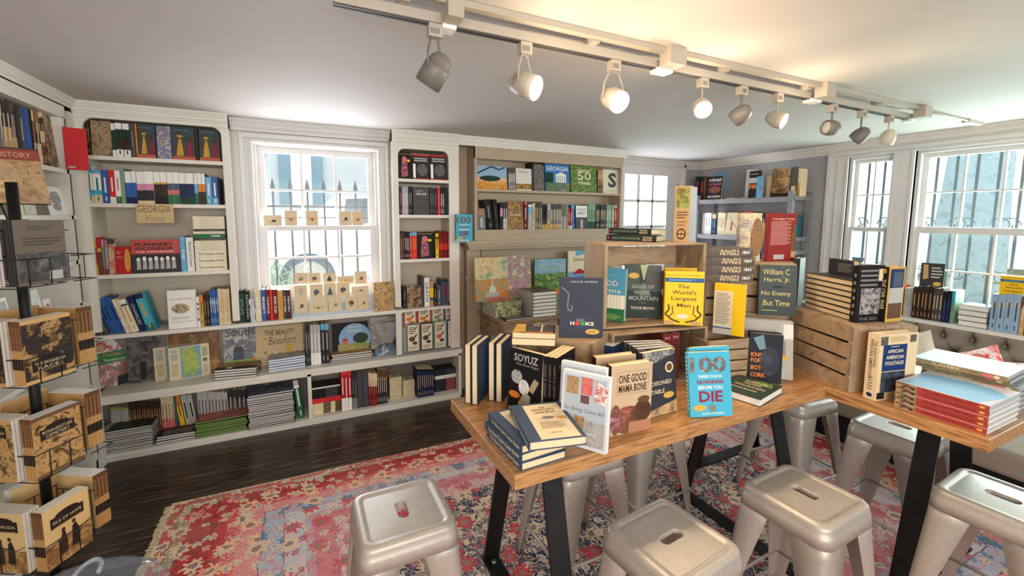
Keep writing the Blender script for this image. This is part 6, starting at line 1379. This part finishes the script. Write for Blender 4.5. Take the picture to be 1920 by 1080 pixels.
# ---------------------------------------------------------------- sill ledge above the banquette
G10 = 'books on the window ledge above the banquette'
r = Row('on right window ledge', 'x-', 4.415, .811, G10)
r.sp(1677, 1688.5, 534, 'dgrey:28 orange:4 dgrey:8 red:40 char', tc=None, desc='thick dark and red book', depth=.1); r.sp(1692, 1707, 540, 'lgrey', n=3, tc='grey', desc='pale grey lettered book'); r.sp(1708, 1743, 537, 'char:10 dbrown', n=5, tc='tan'); r.sp(1744, 1763, 541, 'dgrey', n=3, tc='page', desc='taupe book'); r.sp(1764, 1777, 546, 'black:40 navy', n=2, tc='slate')
r.sp(1779, 1786, 546, 'aqua:40 sage', tc='teal', n=2, hard=False)
a, c = loc('x-', 4.415, .811, 1794), loc('x-', 4.415, .811, 1848)
pile('of white pile on right window ledge', a, (0, -1, 0), (a-c).length, .16, [(.040, 'fore', 'dgrey', (), 'pagew', 'white edged thick hardback')]*4, G10, Bd=(1, 0, 0), jit=.003, yawj=.8)
PAL['powder'] = (146, 172, 198); CNAME['powder'] = 'powder blue'
r.sp(1852, 1907, 552, 'powder:22 lgrey:12 powder', n=4, tc='slate', desc='tall powder blue book', hard=True); r.sp(1908, 1918, 556, 'brown:30 tan', tc='page'); r.sp(1920, 1940, 556, 'orange', tc='page', n=2)
p = V3((4.44, sy(1722, 4.44, .811+.19), .811+.2))
rr_ = Row('on right ledge books', 'x-', 4.40, 1.004, G10)
placed('black HIGHTOWER paperback leaning on top of the ledge books', 4.44, sy(1722, 4.44, 1.01), 1.012, -72, .135, .24, .014, 'char', lean=4, front=[('p', [(.12, .45), (.1, .95), (.3, .95), (.36, .5)], 'tan'), ('li', .45, .5, .92, .9, 4, 'lgrey'), ('e', .74, .33, .17, .07, 'gold'), ('e', .8, .06, .08, .04, 'gold'), ('li', .4, .18, .9, .24, 1, 'grey')], hard=False, parts=True, group=G10)
placed("yellow World's Largest Man book standing on the powder blue ledge books", 4.44, sy(1870, 4.44, 1.0), 1.0, -84, .135, .205, .02, (236, 190, 20), lean=2, front=wf, hard=False, parts=True, group=G10)
# ---------------------------------------------------------------- grey shelf unit
G11 = 'books on the grey shelf unit'
r = Row("on grey unit's top shelf", 'x-', 4.24, 1.804, G11)
r.sp(1302, 1318, 331, 'black', n=2, tc='red'); r.sp(1318.5, 1321, 332, 'brown', tc=None, depth=.1)
r.face(1324, 1351, 331, 'black', 'IN THE VALLEY cover book on a stand', front=[('t', 'IN THE VALLEY', .5, .84, .86, .12, 'white', .02), ('t', 'OF THE SUN', .5, .66, .86, .1, 'rose', .02), ('e', .5, .42, .42, .16, PH('bred', 'char', 'orange', scale=40)), ('t', 'ANDY DAVIDSON', .5, .12, .86, .1, 'white', .02)], lean=6, parts=True)
r.face(1396, 1428, 317, 'lgrey', 'plain grey cover book', lean=2, T=.015); 
r.face(1407, 1429, 321, 'black', 'black FIRE cover book', front=[('t', 'FIRE', .5, .42, .9, .16, 'orange', .03), ('r', 0, .55, 1, .75, 'lgrey'), ('li', .1, .86, .9, .92, 1, 'lgrey')], fwd=.04, lean=2); r.face(1424, 1434, 331, PH('navy', 'sky', 'black', scale=30), 'small blue cover book', fwd=.06, lean=2); r.sp(1434.5, 1444, 330, 'page', tc=None)
r.face(1445, 1478, 316, PH('gold', 'tan', 'brown', 'gold', scale=10), 'golden boat picture cover book', front=[('e', .55, .22, .3, .06, 'brown'), ('r', 0, 0, 1, .14, 'dbrown'), ('r', .1, .62, 1, .635, 'page')], lean=4, fwd=.01); r.face(1479, 1492, 313, (92, 84, 82), 'brown back cover book', front=[('r', .2, .2, .8, .35, 'page')], lean=3); r.sp(1493, 1499, 316, 'page:50 gold', n=2, tc=None, depth=.1)
for i, (a_, c_) in enumerate(((1360, 1374), (1390, 1408))):
    q, w_ = loc('x-', 4.25, 1.804, a_), loc('x-', 4.25, 1.804, c_)
    lying('thin cream paperback lying flat, %s on the grey unit' % ['left one', 'right one'][i], q, (0, -1, 0), (1, 0, 0), (q-w_).length, .14, .018, 'fore', 'tan', group=G11)
b = MB(); q = V3((4.47, sy(1342, 4.47, 1.98), 1.93)); A = V3((.25, -.968, 0)).normalized()
b.para(q, A*.13, V3((0, 0, .19)), A.cross(UP)*.004, C('sky')); put(b, [('e', .35, .4, .3, .35, PH('red', 'tan', 'aqua', scale=30)), ('r', .3, .42, .9, .7, 'green'), ('r', .0, .8, 1, 1, 'lgrey'), ('li', .1, .86, .8, .94, 1, 'dgrey')], q, A, UP, .13, .19); tag(b.build('wall_magazine', origin=q), 'colourful magazine fixed to the grey wall above the shelf unit', 'magazine')
r = Row("on grey unit's second shelf", 'x-', 4.22, 1.412, G11)
r.sp(1315, 1319, 401, 'lgrey', tc=None); r.sp(1319.5, 1332, 399, 'white', n=2, tc='lgrey'); r.sp(1332.5, 1341, 402, 'page:20 navy', n=2, tc='sky'); r.sp(1341.5, 1343, 400, 'brown', tc=None); r.sp(1343.5, 1358, 399, 'ivory', n=5, tc='tan', hard=False)
r.face(1358.5, 1381, 399, (222, 206, 170), 'cream illustrated cover book', front=[('w', [(.3, .9), (.5, .6), (.7, .5), (.95, .3), (.95, .1)], 'dgrey', .005), ('p', [(.4, .2), (.55, .2), (.6, .6), (.45, .6)], (190, 80, 60))]); r.sp(1381.5, 1390, 399, 'dred', tc='rose', n=1); r.sp(1390.5, 1396, 397, 'bred:25 white:55 bred', tc=None); r.sp(1396.5, 1409, 398, 'bred:8 dbrown:30 sage:30 dgreen', n=2, tc='white'); r.sp(1410, 1416, 399, 'page:25 gold:18 char', tc=None)
r.sp(1417, 1474, 400, 'char:40 gold', n=7, tc='lgrey'); r.sp(1476, 1482, 402, 'aqua:40 teal', n=1, tc='white')
r = Row("on grey unit's third shelf", 'x-', 4.22, 1.022, G11)
r.sp(1320, 1470, 465, 'slate:20 navy', n=16, tc='lgrey', hard=False, depth=.1)
r.sp(1392, 1412, 470, 'white:20 aqua', n=2, tc='white') if 0 else None
# ---------------------------------------------------------------- left wall shelves contents
G12 = 'books on the left wall shelves'
r = Row("on left wall unit's top shelf", 'x+', -1.20, 1.857, G12)
for a_, c_, t_, s_ in ((-60, -30, 150, 'dbrown:50 tan'), (-29, -6, 160, 'char:50 page'), (-5, 7, 178, 'dgrey:45 page'), (8, 13, 183, 'page:30 grey'), (14, 30, 187, 'char:45 tan'), (31, 43, 191, 'brown:15 purple:45 tan'), (46, 52, 198, 'dgrey'), (53, 57, 201, 'blue'), (58, 62, 203, 'blue'), (63, 68, 204, 'slate:40 blue'), (69, 73, 206, 'page:20 dbrown:40 lgrey'), (74, 82, 207, 'sepia:40 char:20 page'), (83, 94, 210, 'page:10 char:25 page:20 brown')):
    r.sp(a_, c_, t_, s_, tc='page' if 'blue' not in s_ else None, n=2 if c_-a_ > 9 else 1, hard=False)
r.face(96, 113, 215, PH('sepia', 'tan', 'dbrown', 'sepia', scale=25), 'sepia portrait cover book', T=.012); r.sp(114, 124, 222, 'page:20 char:20 sepia', n=3, tc='dgrey', hard=False)
q = V3((-1.17, sy(125, -1.17, 1.86), 1.857))
book('bright red book jutting out at the end of the left wall shelf', V3((-1.165, sy(124, -1.165, 1.87), 1.857)), V3((.92, .39, 0)).normalized(), UP, V3((.39, -.92, 0)).normalized(), .095, .235, .014, (196, 30, 36), pages='white', group=G12, front=[('r', .1, .04, .4, .08, 'lgrey')], parts=True)
r = Row("on left wall unit's second shelf", 'x+', -1.21, 1.597, G12)
r.face(30, 46, 345, 'ivory', 'cream cover book', T=.01); r.face(48, 70, 335, PH('sage', 'ivory', 'sky', scale=12), 'pale green cover book', T=.01)
def print_card(label, x, px0, px1, top, z, m, front):
    p = V3((x, sy(px0, x, z), z)); q_ = sy(px1, x, z); h = sz(top, x, (p.y+q_)/2)-z
    t = MB(); A = V3((0, 1, 0)); V = V3((-.14, 0, .99)).normalized()
    t.para(p, A*(q_-p.y), V*h, -A.cross(V)*.004, C('white')); put(t, front, p, A, V, q_-p.y, h); tag(t.build('art_print', origin=p), label, 'art print', 'prints on the left wall shelves')
print_card('white art print of a grey tree on the left wall shelf', -1.19, 96, 128, 350, 1.5975, 0, [('e', .5, .6, .32, .24, PH('white', 'grey', 'lgrey', 'white', scale=60)), ('e', .5, .3, .25, .15, PH('white', 'grey', 'white', scale=60))])
print_card('blue waterfall art print low on the left wall shelves', -1.19, 60, 84, 545, 1.083, 0, [('r', .08, .08, .92, .92, PH('sky', 'white', 'aqua', scale=30))])
print_card('small house art print low on the left wall shelves', -1.19, 0, 28, 560, 1.083, 0, [('r', .1, .1, .9, .6, PH('sage', 'white', 'green', scale=30)), ('r', .1, .6, .9, .9, 'lgrey')])
print_card('art print with red mark beside the waterfall print', -1.19, 88, 100, 560, 1.083, 0, [('e', .5, .5, .3, .2, 'rose')])
print_card('framed orange and blue shell print on the low left shelf', -1.19, 120, 152, 688, .816, 0, [('r', .1, .1, .9, .9, PH('gold', 'orange', 'sepia', scale=14)), ('e', .5, .55, .25, .25, 'slate')])
0 and print_card('blue pictured print beside the shell print on low left shelf', -1.19, 62, 90, 712, .816, 0, [('r', .1, .1, .9, .9, PH('sky', 'slate', 'white', scale=14))])
0 and print_card('green pictured print on the lowest left wall shelf', -1.19, 15, 60, 868, .562, 0, [('r', .08, .08, .92, .92, PH('dgreen', 'sage', 'char', scale=14))])
r = Row("on left wall unit's third shelf", 'x+', -1.21, 1.335, G12)
r.sp(-30, 20, 415, 'char:50 dgrey', n=8, tc='grey', hard=False); r.sp(21, 52, 420, 'char', n=3, tc='slate')
# ---------------------------------------------------------------- spinner rack with local history paperbacks
RX, RY = -.955, 2.31
t = thing('spinner_book_rack', 'black wire spinner rack of sepia paperbacks at the left edge', 'book rack', (RX, RY, 0))
b = MB(); b.tube([(RX, RY, .03), (RX, RY, 1.72)], .017, M_BLACK, 12); b.build('pole', t)
b = MB(); b.lathe((RX, RY, 0), UP, [(0, 0), (.17, 0), (.17, .012), (.05, .03), (.02, .05)], M_BLACK, 28); b.build('base', t)
TIERS = (1.345, .988, .628, .268)
c60, s60 = math.cos(math.radians(60)), math.sin(math.radians(60))
def frame4(k, yaw0=60):
    a = math.radians(yaw0-90*k); U = V3((math.cos(a), math.sin(a), 0)); return U, U.cross(UP)
pc = V3((RX, RY, 0))
for ti, z in enumerate(TIERS):
    for k in range(4):
        U, n = frame4(k); b = MB(); W_ = .17; u0 = -.142
        P = lambda u, m, zz: pc+U*u+n*m+UP*zz
        zb = z-.004
        for zz, hh in ((zb, 0), (zb+.10, 0)):
            b.tube([P(u0, .06, zz), P(u0, .152, zz), P(u0+W_, .152, zz), P(u0+W_, .06, zz)], .0022, M_BLACK, 5)
        for u in (u0+.05, u0+W_-.05): b.tube([P(u, .02, zb), P(u, .150, zb), P(u, .152, zb+.10), P(u, .150, zb+.10)], .0022, M_BLACK, 5)
        for u in (u0+.02, u0+.06, u0+.10, u0+.14): b.tube([P(u, .06, zb), P(u, .058, zb+.2)], .0018, M_BLACK, 4)
        b.tube([P(u0, .058, zb+.2), P(u0+W_, .058, zb+.2)], .002, M_BLACK, 5)
        b.tube([pc+UP*(zb+.1), P(u0+.07, .06, zb+.1)], .003, M_BLACK, 5)
        b.build('wire_pocket', t)
sep1 = lambda: PH('dbrown', 'sepia', 'tan', 'dbrown', scale=24)
def arcadia(title, l2=None, dark='dbrown', v=.3, top=False):
    ph = PH(dark, dark, 'dbrown', (196, 156, 100), dark, scale=20) if dark == 'char' else PH(dark, 'sepia', (206, 166, 108), 'dbrown', 'sepia', scale=26)
    it = [('r', 0, .06, 1, .94, ph)] if dark != 'tan' else [('r', 0, .0, 1, .38, PH('dbrown', 'sepia', (222, 188, 130), scale=26)), ('p', [(.30, .12), (.46, .14), (.46, .36), (.42, .5), (.36, .5), (.30, .34)], (60, 44, 36)), ('e', .39, .53, .045, .035, (70, 50, 40)), ('p', [(.54, .16), (.72, .14), (.74, .38), (.66, .54), (.58, .5)], (44, 36, 32)), ('e', .62, .57, .045, .035, (70, 50, 40)), ('w', [(0, .3), (.3, .4), (.7, .36), (1, .46)], (110, 80, 50), .003)]
    vc = v
    it += [('r', .14, vc-.09, .86, vc+.09, (44, 34, 30)), ('e', .5, vc+.09, .26, .06, (44, 34, 30)), ('t', title, .5, vc+(.035 if l2 else 0), .62, .05, 'page', .0)]
    if l2: it.append(('t', l2, .5, vc-.035, .5, .05, 'page', .0))
    it.append(('r', .2, vc-.082, .8, vc-.076, 'tan'))
    return it
G13 = 'sepia local history paperbacks in the spinner rack'
tnames = ['top', 'second', 'third', 'lowest']
titles = {(1, 0): ('THE SAVANNAH', 'RACES', .26), (2, 0): ('BONAVENTURE', 'CEMETERY', .68), (3, 0): ('ISLE OF HOPE', None, .72), (3, 1): ('GEORGIA', None, .78), (2, 1): ('SAVANNAH', None, .8), (1, 1): ('COASTAL', None, .3)}
sides = ['facing right', 'facing camera', 'facing wall', 'at back right']
for ti, z in enumerate(TIERS):
    for k in range(4):
        if ti == 0 and k == 0: continue
        U, n = frame4(k); nb = {0: 4, 1: 5, 2: 3, 3: 4}[k]
        if ti == 0 and k == 3: continue
        if ti == 0: nb = 3
        T = .0145 if k == 3 else .010
        ttl = titles.get((ti, k)); m0 = .150
        cov = {0: (214, 176, 116), 1: (206, 166, 110), 2: (110, 84, 58), 3: (176, 132, 82)}[ti] if k == 0 else (196, 152, 96)
        if ti == 3: cov = (222, 188, 130)
        if ti == 0: cov = (92, 84, 76)
        spb = [('r', 0, .55, 1, 1, (104, 66, 40)), ('r', 0, .25, 1, .42, (44, 34, 30)), ('v', 'SAVANNAH', .5, .72, .4, .4, 'tan')]
        for i in range(nb):
            du = {1: .06, 3: .035}.get(k, 0)
            o = pc+U*(-.138+du)+n*(m0-i*(T+.0012))+UP*(z+.0005*i)
            lab = 'sepia cover paperback, %s in %s tier of spinner rack, pocket %s' % (ORD[i]+' from front', tnames[ti], sides[k])
            fr = ()
            if i == 0:
                if ttl: fr = arcadia(ttl[0], ttl[1], v=ttl[2], dark={1: 'char', 2: 'brown', 3: 'tan', 0: 'char'}[ti])
                elif ti == 0: fr = [('li', .2, .6, .8, .9, 6, 'grey'), ('r', .1, .1, .9, .45, PH('char', 'dgrey', 'black', scale=30)), ('r', .6, .06, .85, .16, 'lgrey')]
                else: fr = arcadia('HISTORY', None, v=.75)
            book(lab, o, U, UP, n, .165, .235, T, cov, spine=cov if ti == 0 else (190, 146, 92), sp=() if ti == 0 else spb, front=fr, pages='pagew', hard=False, parts=(i == 0), group=G13)
# tilted grey backed books in the top right pocket and the picture of history cover at upper left
U, n = frame4(0)
for i in range(3):
    o = pc+U*(-.125)+n*(.148-i*.0125)+UP*(TIERS[0]+.0005)
    book('grey backed paperback tilted in top tier of spinner rack, %s' % ['front one', 'middle one', 'rear one'][i], o, U, UP, n, .165, .235, .011, (112, 100, 88), spine='char', front=[('li', .25, .84, .75, .92, 3, 'dgrey'), ('r', .02, .05, .98, .5, PH('char', 'dgrey', 'grey', scale=20)), ('r', .6, .06, .88, .2, 'lgrey'), ('li', .15, .6, .9, .74, 3, 'dgrey')], hard=False, parts=True, group=G13)
# OF HISTORY
zc_ = 1.70
hist = [('r', 0, 0, 1, .8, PH('dbrown', 'sepia', 'tan', 'dbrown', scale=30)), ('r', 0, .78, 1, .97, (140, 52, 40)), ('t', 'OF HISTORY', .70, .875, .44, .09, 'tan', .01), ('r', .35, .2, .68, .4, (206, 176, 120)), ('t', 'PICTURES', .5, .3, .25, .05, 'dbrown')]
for k_, (p_, q_) in enumerate((((-85, 270), (73, 274)),)):
    tl = CAMP+ray(-85, 268)*1.0
U = V3((.93, .36, 0)).normalized(); n = U.cross(UP)
dd = ray(96, 382); best = CAMP+dd*(1.95/ (dd.x*CF.x+dd.y*CF.y+dd.z*CF.z)*1.0)
br = best
W_, H_ = .33, .235
V_ = (UP-U*.10).normalized()
t2 = book('large sepia OF HISTORY photograph book in the top of the spinner rack', br-U*W_, U, V_, U.cross(V_), W_, H_, .02, (60, 42, 32), front=hist, hard=True, parts=True, group=None)
b = MB(); q = br-U*W_*.45-n*.012
b.tube([q+UP*.0, V3((RX, RY, 1.5))], .004, M_BLACK, 6); b.tube([br-U*W_+n*.012-UP*.004, br+n*.012-UP*.004], .0025, M_BLACK, 5); b.build('top_holder', t)
# ---------------------------------------------------------------- outside: street garden seen through the windows
b = MB(); b.box(-14, 26, 4.6, 30, .35, .45, C((190, 194, 184), .9)); b.box(5.2, 26, -12, 4.6, .35, .45, C((214, 216, 206), .9)); o = b.build('pavement_ground'); o['kind'] = 'structure'
IRON = C((14, 40, 50), .6)
def fence(label, P, n, step, z0, z1, spear=True, scroll=False):
    t = thing('iron_fence', label, 'fence', P(0, z0))
    b = MB()
    for z in (z0+.12, z1-.16): b.tube([P(0, z), P(n*step, z)], .009, IRON, 5)
    if spear:
        b.tube([P(0, z1-.28), P(n*step, z1-.28)], .006, IRON, 5)
    b.build('rail', t)
    for i in range(n+1):
        b = MB(); p = P(i*step, z0); q = P(i*step, z1); b.tube([p, q], .010, IRON, 5)
        if spear: b.lathe(q, UP, [(.008, 0), (.024, .03), (.02, .06), (.0, .14)], IRON, 8)
        b.build('picket', t)
    if scroll:
        for i in range(0, n, 2):
            b = MB()
            for s in (-1, 1):
                b.tube([P((i+.5)*step+s*(.02+.07*math.cos(a_)*(1-a_/9)), 1.55+.07*math.sin(a_)*(1-a_/9)) for a_ in [k*.5 for k in range(14)]], .005, IRON, 4)
                b.tube([P((i+.5)*step+s*(.02+.07*math.cos(a_)*(1-a_/9)), 1.12+.07*math.sin(a_)*(1-a_/9)) for a_ in [k*.5 for k in range(14)]], .005, IRON, 4)
            b.build('scroll', t)
    return t
fence('spear topped iron fence outside the back window', lambda u, z: V3((-2.2+u, 5.3, z)), 26, .165, .45, 1.86)
fence('iron window grille with scrolls outside the right windows', lambda u, z: V3((5.05, -1.2+u, z)), 34, .128, .70, 2.5, False, True)
def car(label, cx, cy, yaw, col):
    t = thing('parked_car', label, 'car', (cx, cy, .45)); a = math.radians(yaw); A = V3((math.cos(a), math.sin(a), 0)); B_ = UP.cross(A)
    P = lambda u, v, z: V3((cx, cy, .45))+A*u+B_*v+UP*z
    prof = [(-2.2, .35), (-2.25, .8), (-1.9, .95), (-1.5, 1.0), (-1.0, 1.42), (.5, 1.46), (1.1, 1.05), (2.0, .92), (2.25, .75), (2.25, .35)]
    b = MB()
    for s in (-.85, .85): b.face([P(u, s, z) for u, z in (prof if s < 0 else prof[::-1])], col)
    for (u0, z0), (u1, z1) in zip(prof, prof[1:]): b.face([P(u0, -.85, z0), P(u0, .85, z0), P(u1, .85, z1), P(u1, -.85, z1)], col)
    b.build('body', t)
    b = MB()
    for q in ([(-.95, 1.05), (-.9, 1.38), (-.25, 1.41), (-.25, 1.05)], [(-.15, 1.05), (-.15, 1.41), (.45, 1.41), (.95, 1.05)]): b.face([P(u, -.856, z) for u, z in q], C((70, 96, 110), .1))
    b.build('side_window', t)
    for u in (-1.4, 1.35):
        b = MB(); b.lathe(P(u, -.86, .32), -B_, [(.0, -.1), (.34, -.1), (.34, .02), (.24, .03)], C((60, 90, 104), .6), 24); b.lathe(P(u, -.86, .32), -B_, [(.24, .025), (.2, .04), (.05, .05), (0, .055)], C('lgrey', .3), 24); b.build('wheel', t)
    for u in (-.6, .3):
        b = MB(); b.para(P(u, -.87, .88), A*.2, B_*.02, UP*.03, C('lgrey')); b.build('door_handle', t)
car('white car parked beyond the iron fence outside the back window', 1.5, 7.2, 0, C((236, 238, 238), .3))
car('white car parked outside the right windows', 11.2, 4.6, 90, C((236, 238, 238), .3))
b = MB(); b.box(-8, 8, 13.5, 14, .45, 6, C((196, 200, 198))); 
for x in (-3, -.4, 2.2, 4.8): b.box(x, x+1.1, 13.42, 13.5, 1.9, 4, C((96, 140, 156)))
for x in (-3, -.4, 2.2, 4.8):
    b.box(x+.3, x+.8, 13.38, 13.42, 1.9, 4, C('white')); 
tag(b.build('house', origin=(0, 13.5, .45)), 'pale house with blue shutters across the street', 'house')
def tree(label, x, y, r_, h, col, lean=0):
    t = thing('street_tree', label, 'tree', (x, y, .45)); b = MB()
    b.tube([(x, y, .45), (x+lean*.3, y, h*.35), (x+lean, y, h)], [r_, r_*.8, r_*.5], PH((120, 146, 152), (160, 180, 184), (96, 124, 132), scale=6, rough=.9, coat=0), 14)
    b.tube([(x+lean*.3, y, h*.35), (x+lean*.3+1.2, y+.2, h*.8)], [r_*.6, r_*.2], C((150, 170, 176)), 10); b.build('trunk', t)
    b = MB(); random.seed(int(x*10+y))
    for i in range(700):
        a_ = random.uniform(0, 6.28); e = random.uniform(-1, 1); rr = random.uniform(.3, 1)**.5*h*.5
        p = V3((x+lean+rr*math.cos(a_)*math.cos(e), y+rr*math.sin(a_)*math.cos(e), h+rr*math.sin(e)*.6)); s_ = random.uniform(.06, .16)
        u = V3((random.uniform(-1, 1), random.uniform(-1, 1), random.uniform(-1, 1))).normalized(); v = u.orthogonal().normalized()
        b.face([p-u*s_, p+v*s_*.5, p+u*s_, p-v*s_*.5], col)
    b.build('foliage', t)
tree('large street tree outside the back window, left of the house', -1.4, 9.6, .3, 4.2, C((116, 156, 142), .8))
tree('street tree outside the back window at right', 3.4, 10.5, .22, 4.0, C((116, 156, 142), .8), .5)
tree('rough barked tree outside the right windows, nearer one', 8.0, 2.6, .42, 5.5, C((120, 160, 146), .8), .4)
tree('rough barked tree outside the right windows, farther one', 13.5, 7.9, .5, 6, C((120, 160, 146), .8), -.6)
b = MB(); random.seed(5)
for i in range(500):
    p = V3((random.uniform(-1.1, .1), random.uniform(5.5, 6.0), .5+random.random()**1.5*.55)); u = V3((random.uniform(-1, 1), random.uniform(-.4, .4), random.uniform(.2, 1))).normalized()*random.uniform(.05, .12); v = u.orthogonal().normalized()*.012
    b.face([p-u-v*.2, p+v, p+u, p-v], C((130, 166, 130), .8))
tag(b.build('garden_shrub', origin=(-.5, 5.7, .45)), 'leafy shrub behind the fence at lower left of the back window', 'shrub')
# ---------------------------------------------------------------- keep the 300 books that show largest, the small rest as one object
def tidy_books(rest_ids=None):
    bpy.context.view_layer.update()
    bk = [o for o in SC.objects if o.parent is None and o.name.split('.')[0] == 'book']
    num = lambda o: int(o.name.split('.')[1]) if '.' in o.name else 0
    rest = [o for o in bk if num(o) in rest_ids]
    vis = rest
    V, F_, MI, MS, SMO = [], [], [], [], []
    for o in vis:
        for q in [o]+list(o.children):
            if q.type != 'MESH': continue
            mw = q.matrix_world; n = len(V); V += [tuple(mw @ v.co) for v in q.data.vertices]
            for pl_ in q.data.polygons:
                F_.append(tuple(n+k for k in pl_.vertices)); m = q.data.materials[pl_.material_index]
                if m not in MS: MS.append(m)
                MI.append(MS.index(m))
    me = bpy.data.meshes.new('shelved_books'); me.from_pydata(V, [], F_)
    for m in MS: me.materials.append(m)
    me.polygons.foreach_set('material_index', MI); me.update()
    for o in rest:
        for q in list(o.children): bpy.data.objects.remove(q)
        bpy.data.objects.remove(o)
    o = bpy.data.objects.new('shelved_books', me); COL.objects.link(o); o['kind'] = 'stuff'
    o['label'] = 'the many thin book spines filling the gaps between larger books on all shelves'; o['category'] = 'books'
    # groups that still have members keep their phrase
REST = [0,7,11,35,47,48,49,50,51,54,55,56,57,58,60,72,74,75,76,77,85,86,87,88,89,90,91,94,95,96,97,98,99,100,101,102,103,104,105,106,107,108,110,112,113,114,115,116,117,122,123,124,125,126,127,128,135,138,150,151,152,153,155,156,163,164,167,168,170,171,172,174,175,178,179,181,182,183,184,185,186,187,190,191,192,193,194,195,196,197,198,199,200,201,202,203,204,205,206,207,209,210,211,212,213,214,215,216,217,218,219,220,221,222,223,224,225,226,227,228,229,231,234,235,239,240,241,242,243,244,245,246,247,248,249,250,252,253,254,255,256,257,258,259,261,262,263,264,265,266,267,268,269,270,271,272,273,274,279,280,283,284,285,286,287,288,289,290,291,293,294,295,296,297,298,299,300,301,302,303,304,305,306,307,308,309,310,311,312,313,314,317,318,319,321,325,326,327,333,334,337,338,340,341,342,343,344,345,346,347,348,349,350,351,352,353,354,355,356,357,358,360,361,362,363,364,365,366,367,368,369,370,371,372,373,374,375,376,377,378,379,380,381,384,424,440,442,443,463,464,465,466,470,471,472,473,474,475,476,482,487,498,499,502,503,504,509,512,514,515,516,517,518,519,520,521,522,523,524,525,526,528,529,530,531,532,533,534,535,536,537,538,539,540,541,542,543,544,545,546,547,548,549,550,551,552,553,554,555,556,557,558,559,560,561,562,563,567,569,571,574,577,578,579,581,583,584,585,586,587,588,589,590,591,592,593,594,595,597,598,607,608,609,610,623,624,625,626,639,640,641,642]   # the smallest books, seen only as slivers
if TIDY: tidy_books(set(REST))
for o in list(SC.objects):
    if '_o' in o: del o['_o']
